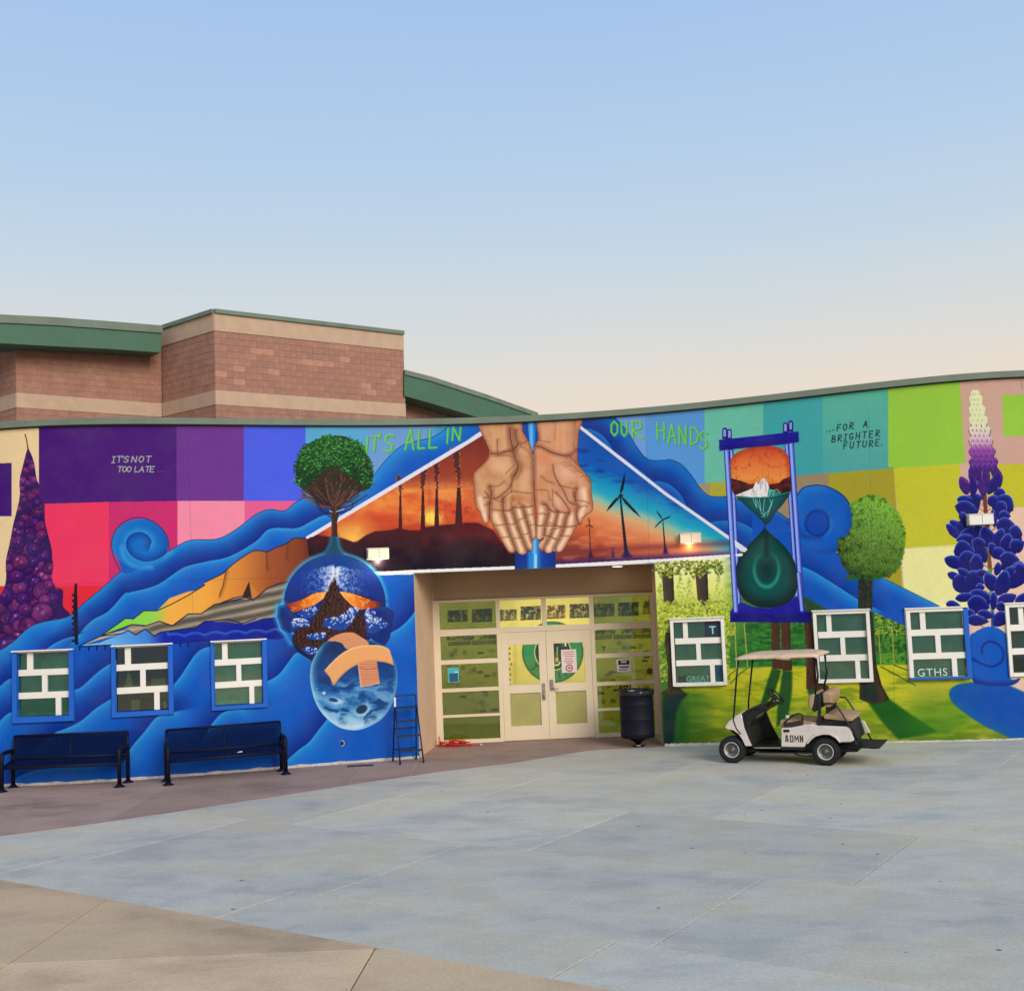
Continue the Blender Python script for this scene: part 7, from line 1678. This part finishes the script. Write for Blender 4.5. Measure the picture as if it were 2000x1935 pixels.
cart = tag(empty('golf_cart', (float(cg[0]), float(cg[1]), 0), CART_YAW), 'champagne silver golf cart with tan seats and roof and ADMN stencilled on its side', 'golf cart')
WB, TR = 1.66, .86
#        # wheelbase, track; x runs front to rear, y away from the viewer
def wheel(x, y, R, wd, out):
    wpt = empty('wheel', (x, y, R)); wpt.parent = cart
    s_ = out; h = wd / 2
    tread = [(R * .60, -h), (R * .86, -h * 1.05), (R * .97, -h * .86), (R, -h * .6)] + [(R - (.008 if i % 2 else 0), -h * .6 + wd * .6 * i / 8) for i in range(1, 8)] + [(R, h * .6), (R * .97, h * .86), (R * .86, h * 1.05), (R * .60, h)]
    MB().lathe(tread + [(R * .56, h * .8), (R * .56, -h * .8)], 40, (0, 0, 0), 'y', closed=True).build('tyre', M_tyre, wpt)
    k = MB()
    for i in range(36):
        a = 2 * math.pi * i / 36
        for yy in (-1, 1): k.box(-.011, yy * h * .55, R - .006, .011, yy * h * .98, R + .005, Matrix.Rotation(a + (.09 if yy > 0 else 0), 4, 'Y'))
    o = k.build('tread_lugs', M_tyre, wpt); o['kind'] = 'stuff'
    f = -h * s_
    MB().lathe([(R * .62, f * .80), (R * .60, f * 1.02), (R * .53, f * 1.0), (R * .50, f * .7)], 32, (0, 0, 0), 'y').build('rim', M_rim, wpt)
    MB().lathe([(R * .51, f * .72), (R * .46, f * .5), (R * .32, f * .44), (R * .2, f * .45), (R * .18, f * .75), (R * .12, f * .82), (.001, f * .84)], 24, (0, 0, 0), 'y').build('hub', M_hub, wpt)
    b = MB()
    for i in range(4): a = math.pi / 4 + math.pi / 2 * i; b.tube([(R * .3 * math.cos(a), f * .4, R * .3 * math.sin(a)), (R * .3 * math.cos(a), f * .62, R * .3 * math.sin(a))], .010, 6)
    o = b.build('lug_nuts', M_hub, wpt); o['kind'] = 'stuff'; return wpt
# zoom pixels -> cart side plane (x, z) at depth y
def S(X, Y, y=0.0):
    d = ray(1390 + X / 4.9, 1260 + Y / 4.9); R_ = Matrix.Rotation(CART_YAW, 3, 'Z'); o = R_ @ Vector((0, y, 0)); a = Vector((cg[0], cg[1], 0)) + o; b = a + R_ @ Vector((1, 0, 0))
    p = on_plane(1390 + X / 4.9, 1260 + Y / 4.9, a, b); l = R_.inverted() @ (Vector(p) - Vector((cg[0], cg[1], 0))); return (l.x, l.z)
RW = .222
WB = S(1095, 1130, 0)[0] - .02
print('wheelbase', WB)
wheel(0, .09, RW, .17, 1); wheel(WB + .02, .10, RW + .002, .20, 1); wheel(0.04, TR + .06, RW, .17, -1); wheel(WB + .02, TR + .05, RW + .002, .20, -1)
def panel(name, pts, y0, y1, mat, bev=.012, yref=None):
    return MB().prism([S(X, Y, y0 if yref is None else yref) for X, Y in pts], y0, y1).build(name, mat, cart, bev, 2)
Wd = 1.02
# chassis, floor and rocker
panel('chassis', [(335, 985), (480, 1010), (660, 1018), (900, 1015), (1180, 980), (1400, 985), (1400, 1020), (900, 1035), (480, 1030), (340, 1010)], .16, Wd - .16, M_black)
panel('floor', [(385, 965), (665, 965), (665, 985), (385, 985)], .03, Wd - .03, M_black)
panel('rocker_trim', [(405, 974), (662, 974), (662, 988), (412, 988)], .01, .03, M_steel, .003)
# nose cowl: rounded silver hood, wider fenders at the sides
def loft(name, secs, mat, close=True, bev=0, smooth=True):
    """secs: list of closed loops with equal point counts"""
    m = MB(); n = len(secs[0]); vs = [p for s in secs for p in s]
    m.add(vs, [(i * n + k, i * n + (k + 1) % n, (i + 1) * n + (k + 1) % n, (i + 1) * n + k) for i in range(len(secs) - 1) for k in range(n)], smooth)
    m.add(secs[0], [tuple(range(n))[::-1]]); m.add(secs[-1], [tuple(range(n))]); o = m.build(name, mat, cart, bev, 2); return o
side = [(122, 780), (150, 738), (205, 690), (285, 648), (300, 700), (318, 790), (350, 870), (392, 962), (330, 970), (300, 905), (262, 850), (205, 808), (150, 800)]
sp = [S(X, Y, .02) for X, Y in side]
secs = []
for y, k in ((.0, .92), (.015, .98), (.05, 1.0), (.14, 1.0), (.16, 1.0)):
    cx0, cz0 = np.mean(sp, 0); secs.append([(cx0 + (x - cx0) * k, y, cz0 + (z - cz0) * k) for x, z in sp])
loft('front_fender', secs, M_body)
secs = [[(x, Wd - v[1], z) for (x, z), v in zip([(p[0], p[2]) for p in s], s)] for s in secs]; loft('front_fender', secs, M_body)
hood = [(122, 780), (150, 735), (205, 685), (290, 640), (330, 640), (330, 800), (200, 806), (150, 800)]
hp = [S(X, Y, .02) for X, Y in hood]; secs = []
for i in range(9):
    u = i / 8; y = .15 + (Wd - .30) * u; b = 1 + .05 * math.sin(math.pi * u); cx0, cz0 = hp[5]; secs.append([(cx0 + (x - cx0) * b, y, cz0 + (z - cz0) * (1 + .04 * math.sin(math.pi * u))) for x, z in hp])
loft('hood', secs, M_body)
panel('front_bumper', [(160, 800), (330, 806), (330, 900), (240, 870), (190, 830)], .2, Wd - .2, M_black)
# dash and inner cowl
panel('dash', [(292, 650), (345, 612), (440, 588), (520, 598), (522, 625), (470, 640), (400, 700), (350, 790), (400, 960), (385, 962), (318, 800)], .035, Wd - .035, M_black, .01)
panel('cowl_side', [(292, 652), (345, 614), (440, 590), (520, 600), (524, 640), (560, 730), (600, 810), (662, 925), (662, 968), (392, 968), (322, 800)], Wd - .075, Wd - .035, M_black, .01)
panel('cowl_edge', [(288, 655), (340, 612), (440, 584), (522, 594), (524, 612), (440, 604), (350, 632), (306, 672), (320, 790), (400, 962), (388, 965), (306, 800)], .005, .04, M_black, .005)
panel('dash_tray', [(390, 650), (460, 640), (440, 690), (410, 700)], .10, .5, paint('grey_tray', (90, 90, 86), .5), .005)
# seat pod with ADMN
arch = [(1000 - 0, 0)]
pod = [(664, 792), (664, 972), (888, 975), (905, 935), (940, 890), (985, 855), (1060, 838), (1130, 840), (1185, 870), (1212, 905), (1232, 928), (1330, 926), (1368, 908), (1345, 850), (1318, 795), (1290, 778), (1120, 770), (1010, 768), (960, 752), (870, 762), (760, 786)]
# wheel arch cut-out is part of the outline; build the near and far skins and a top deck
panel('body_side', pod, .0, .05, M_body, .018); panel('body_side', pod, Wd - .05, Wd, M_body, .018, 0)
panel('body_deck', [(664, 790), (664, 972), (880, 972), (930, 860), (1010, 800), (1300, 800), (1340, 850), (1318, 793), (1010, 766), (960, 750), (870, 760)], .05, Wd - .05, M_body, .012, 0)
panel('arch_liner', [(905, 935), (940, 888), (985, 850), (1060, 832), (1130, 834), (1190, 865), (1236, 925), (1225, 935), (1180, 885), (1125, 856), (1060, 854), (995, 872), (950, 905), (918, 945)], -.012, .04, M_body, .008)
panel('underbody', [(664, 972), (890, 975), (1000, 850), (1190, 860), (1370, 905), (1400, 985), (900, 1015), (664, 1000)], .2, Wd - .2, M_black)
panel('sill', [(664, 976), (890, 978), (885, 1000), (664, 1000)], .01, .05, M_black, .004)
panel('badge', [(685, 806), (744, 804), (744, 830), (685, 832)], -.006, .0, M_black, .002)
# block stencil letters with the bridges left open
def stencil(word, x0, z0, h, w, gap):
    th = w * .27
    def st(x, a, b, wd=th):
        (xa, za), (xb, zb) = a, b
        return [(x + xa * w, z0 + za * h), (x + xa * w + wd, z0 + za * h), (x + xb * w + wd, z0 + zb * h), (x + xb * w, z0 + zb * h)]
    for i, ch in enumerate(word):
        x = x0 + i * (w + gap); P = []; r = 1 - .30
        if ch == 'A': P = [st(x, (0, 0), (.22, 1)), st(x, (r, 0), (.48, 1)), [(x + .36 * w, z0 + .2 * h), (x + .64 * w, z0 + .2 * h), (x + .62 * w, z0 + .36 * h), (x + .40 * w, z0 + .36 * h)]]
        if ch == 'D': P = [st(x, (0, 0), (0, 1)), st(x, (r, .12), (r, .88)), [(x + .3 * w, z0), (x + .82 * w, z0), (x + w, z0 + .12 * h), (x + .3 * w, z0 + .15 * h)], [(x + .3 * w, z0 + .85 * h), (x + w, z0 + .88 * h), (x + .82 * w, z0 + h), (x + .3 * w, z0 + h)]]
        if ch == 'M': P = [st(x, (-.12, 0), (-.12, 1), th * .75), st(x, (.9, 0), (.9, 1), th * .75), [(x - .12 * w, z0 + h), (x + .12 * w, z0 + h), (x + .56 * w, z0 + .35 * h), (x + .40 * w, z0 + .30 * h)], [(x + 1.12 * w, z0 + h), (x + .88 * w, z0 + h), (x + .44 * w, z0 + .35 * h), (x + .60 * w, z0 + .30 * h)]]
        if ch == 'N': P = [st(x, (0, 0), (0, 1)), st(x, (r, 0), (r, 1)), [(x + .02 * w, z0 + h), (x + .26 * w, z0 + h), (x + .98 * w, z0), (x + .74 * w, z0)]]
        m = MB()
        for p in P: m.prism(p, -.004, .001)
        m.build('letter', M_black, cart)
xA, zA = S(706, 924, 0); xB, zB = S(878, 924, 0); hL = S(706, 858, 0)[1] - zA; wL = (xB - xA - .075) / 4
stencil('ADMN', xA, zA, hL, wL, .025)
# front seat cushion, hip rails
def cushion(name, pts, y0, y1, mat=M_tan, r=.035, yref=None):
    o = panel(name, pts, y0, y1, mat, r, yref); o.modifiers['edge'].segments = 4
    for p in o.data.polygons: p.use_smooth = True
    return o
cushion('seat_cushion', [(650, 722), (672, 712), (900, 728), (1010, 735), (1010, 775), (870, 762), (760, 786), (668, 790), (650, 770)], .06, Wd - .06)
panel('hip_restraint_pad', [(690, 748), (866, 715), (872, 768), (780, 778), (690, 782)], .01, .06, paint('dark_brown_pad', (44, 32, 30), .5), .01)
def rail(name, pts, y, r=.014, mat=M_tube): return MB().tube([(*(lambda q: (q[0], (y if not isinstance(y, (list, tuple)) else y[i]), q[1]))(S(X, Y, (y if not isinstance(y, (list, tuple)) else y[i]))),) for i, (X, Y) in enumerate(pts)], r, 8).build(name, mat, cart)
rail('hip_rail', [(688, 755), (720, 715), (785, 668), (830, 650), (862, 655), (870, 690), (868, 768)], .035, .013)
# front seat back and rear facing seat back
cushion('seat_back', [(925, 480), (960, 468), (985, 475), (975, 560), (955, 620), (925, 600), (915, 550)], .04, Wd - .04, M_tan, .04)
panel('seat_back_shell', [(985, 475), (1030, 468), (1050, 500), (1045, 590), (985, 640), (952, 622), (970, 560)], .05, Wd - .05, M_black, .02)
# rear-facing back rest: two lobes, seen from behind and above
for a, b in ((.06, .50), (.52, .96)):
    cushion('rear_seat_back', [(1058, 455), (1085, 440), (1130, 450), (1150, 470), (1150, 560), (1125, 598), (1085, 590), (1062, 540)] if a < .3 else [(1046, 458), (1075, 438), (1120, 445), (1140, 470), (1140, 555), (1120, 585), (1080, 585), (1052, 540)], a, b, M_tan, .06, a if a < .3 else .06)
for yy in (.12, .34, .56, .78, .92): panel('back_rest_bracket', [(1085, 570), (1105, 570), (1105, 690), (1085, 690)], yy, yy + .03, M_black, .003, .06)
cushion('rear_seat_cushion', [(1068, 668), (1100, 655), (1330, 688), (1352, 702), (1345, 726), (1320, 728), (1080, 704), (1066, 690)], .04, Wd - .02, M_tan, .028)
panel('rear_seat_base', [(1010, 700), (1280, 722), (1280, 740), (1180, 768), (1010, 776)], .08, Wd - .1, M_black, .008)
panel('rear_box', [(1010, 735), (1060, 700), (1330, 745), (1365, 800), (1400, 905), (1330, 925), (1290, 780), (1010, 772)], .12, Wd - .12, M_black, .01)
panel('seat_frame', [(1012, 560), (1040, 545), (1046, 560), (1046, 770), (1012, 770)], .03, .06, M_black, .006)
# arm rails and struts
for yy, nm in ((.0, 'arm_rail'), (Wd + .0, 'arm_rail')):
    p = [(1065, 560), (1120, 556), (1180, 560), (1200, 580), (1290, 720), (1440, 980)]; P3 = []
    for X, Y in p: q = S(X, Y, 0); P3.append((q[0], yy, q[1]))
    MB().tube(P3, .015, 8).build(nm, M_tube, cart)
# rear foot platform
fp = [S(1310, 965, 0), S(1440, 985, 0), S(1560, 985, 0)]; zf = fp[1][1]; xp0, xp1 = S(1330, 960, 0)[0], S(1438, 985, 0)[0]
m = MB(); m.box(xp0 - .05, .03, zf - .005, xp1 + .28, Wd - .03, zf + .02); m.build('foot_platform', paint('black_diamond_plate', (26, 27, 30), .5, .2, var=.3, scale=20, bump=.6), cart, .008)
mm = MB()
for i in range(9): mm.box(xp0 + .0 + i * .05, .06, zf + .02, xp0 + .012 + i * .05, Wd - .06, zf + .026)
mm.build('tread_ribs', M_black, cart)['kind'] = 'stuff'
for yy in (.12, Wd - .14):
    MB().tube([(xp0 - .3, yy, .34), (xp1 + .2, yy, zf - .01)], .016, 8).build('platform_arm', M_tube, cart)
panel('rear_reflector_panel', [(1395, 740), (1430, 745), (1490, 860), (1440, 870)], .62, .68, M_body, .01, .3)
# roof, posts
xa, za = S(235, 140, .0); xb, _ = S(1010, 130, .0); zr = za
rf = [[], []]
prof = []
for i in range(17):
    u = i / 16; y = -.06 + (Wd + .12) * u; e = min(1, 4 * min(u, 1 - u)) ** .5; prof.append((y, .030 + .05 * e))
m = MB(); L_ = xb - xa; nX = 16; vs = []
for i in range(nX + 1):
    u = i / nX; ex = min(1, 5 * min(u, 1 - u)) ** .5; x = xa - .02 + (L_ + .04) * u
    dr = -.055 * math.exp(-((u - .66) / .10) ** 2)
    for y, h in prof: sq = .05 * (1 - ex) ; vs.append((x, (Wd / 2) + (y - Wd / 2) * (1 - sq), zr + .012 + h * (.35 + .65 * ex) + .035 * u))
top_n = len(vs)
for i in range(nX + 1):
    u = i / nX; ex = min(1, 5 * min(u, 1 - u)) ** .5; x = xa - .02 + (L_ + .04) * u; dr = -.028 * math.exp(-((u - .66) / .12) ** 4)
    for j, (y, h) in enumerate(prof): edge = dr if j in (0, 16) else (dr * .5 if j in (1, 15) else 0); vs.append((x, (Wd / 2) + (y - Wd / 2) * (1 - .05 * (1 - ex)), zr + .0 + edge + .035 * u))
k_ = 17; fs = []
for i in range(nX):
    for j in range(16):
        fs.append((i * k_ + j, (i + 1) * k_ + j, (i + 1) * k_ + j + 1, i * k_ + j + 1)); fs.append((top_n + i * k_ + j, top_n + i * k_ + j + 1, top_n + (i + 1) * k_ + j + 1, top_n + (i + 1) * k_ + j))
    for j in (0, 16): fs.append((i * k_ + j, (i + 1) * k_ + j, top_n + (i + 1) * k_ + j, top_n + i * k_ + j))
for i in (0, nX):
    for j in range(16): fs.append((i * k_ + j, i * k_ + j + 1, top_n + i * k_ + j + 1, top_n + i * k_ + j))
m.add(vs, fs, True); m.build('roof', M_roof, cart)
hxx, hzz = S(805, 127, -.05); MB().box(hxx - .09, -.075, hzz - .012, hxx + .09, -.05, hzz + .012).build('roof_grip', paint('dark_slot', (86, 62, 48), .6), cart, .004)
rail('roof_post', [(255, 148), (236, 330), (216, 600), (208, 720), (240, 800), (280, 850)], .01, .016)
q0, q1 = S(255, 148, 0), S(216, 600, 0)
MB().tube([(q0[0] + .01, Wd - .01, q0[1]), (q1[0] + .0, Wd - .01, q1[1]), (S(208, 720, 0)[0] + .02, Wd - .02, S(208, 720, 0)[1])], .016, 8).build('roof_post', M_tube, cart)
rp = [(1000, 145), (1006, 300), (1020, 370), (1055, 430), (1062, 520)]
q = [S(X, Y, .0) for X, Y in rp]; 
for yy in (.16, Wd - .05):
    MB().tube([(x + .0, yy, z) for x, z in [(q[0][0] - .03, q[0][1] + .03), (q[1][0] - .01, q[1][1]), (q[1][0] - .03, q[2][1]), (q[1][0] - .07, q[3][1]), (q[1][0] - .07, q[4][1])]], .018, 8).build('roof_post', M_tube, cart)
# steering
sc = S(612, 488, .30); cx1 = Vector((sc[0], .30, sc[1])); ax = Vector((.62, -.12, .60)).normalized()
u_ = ax.cross(Vector((0, 1, 0))).normalized(); v_2 = ax.cross(u_)
ringp = [cx1 + (u_ * math.cos(a) + v_2 * math.sin(a)) * .165 for a in np.linspace(0, 2 * math.pi, 33)]
sw = MB().tube(ringp, .014, 8, False); 
sw = sw.build('steering_wheel', M_black, cart)
for a in (math.pi / 2, math.pi * 7 / 6, math.pi * 11 / 6): MB().tube([cx1 - ax * .02, cx1 + (u_ * math.cos(a) + v_2 * math.sin(a)) * .16], .014, 6).build('spoke', M_black, sw)
MB().tube([cx1 - ax * .04, cx1 + ax * .01], .05, 16).build('horn_pad', M_black, sw)
MB().tube([cx1 - ax * .02, cx1 - ax * .16, (S(515, 600, .3)[0], .30, S(515, 600, .3)[1])], .022, 10).build('steering_column', M_black, cart)
# axle, hanging wires
MB().tube([(WB + .02, .15, RW), (WB + .02, TR, RW)], .04, 10).build('axle', M_black, cart); MB().tube([(0.02, .15, RW), (0.02, TR, RW)], .025, 10).build('axle', M_black, cart)
rail('cable', [(720, 1010), (780, 1030), (840, 1055), (900, 1058), (975, 1050)], .3, .006); rail('cable', [(760, 1012), (840, 1050), (960, 1062)], .5, .005)
# tiny things left loose: cup on the seat
cu = S(720, 700, .12); Mw = Matrix.Translation(cart.location) @ Matrix.Rotation(CART_YAW, 4, 'Z')
cup = MB().lathe([(.001, 0), (.028, 0), (.036, .07), (.03, .075), (.001, .072)], 16).build('paper_cup', paint('pale_cup', (206, 210, 196), .5)); tag(cup, 'pale cup standing on the front seat of the golf cart', 'cup'); cup.location = Mw @ Vector((cu[0], .16, S(720, 716, .1)[1] + .0))
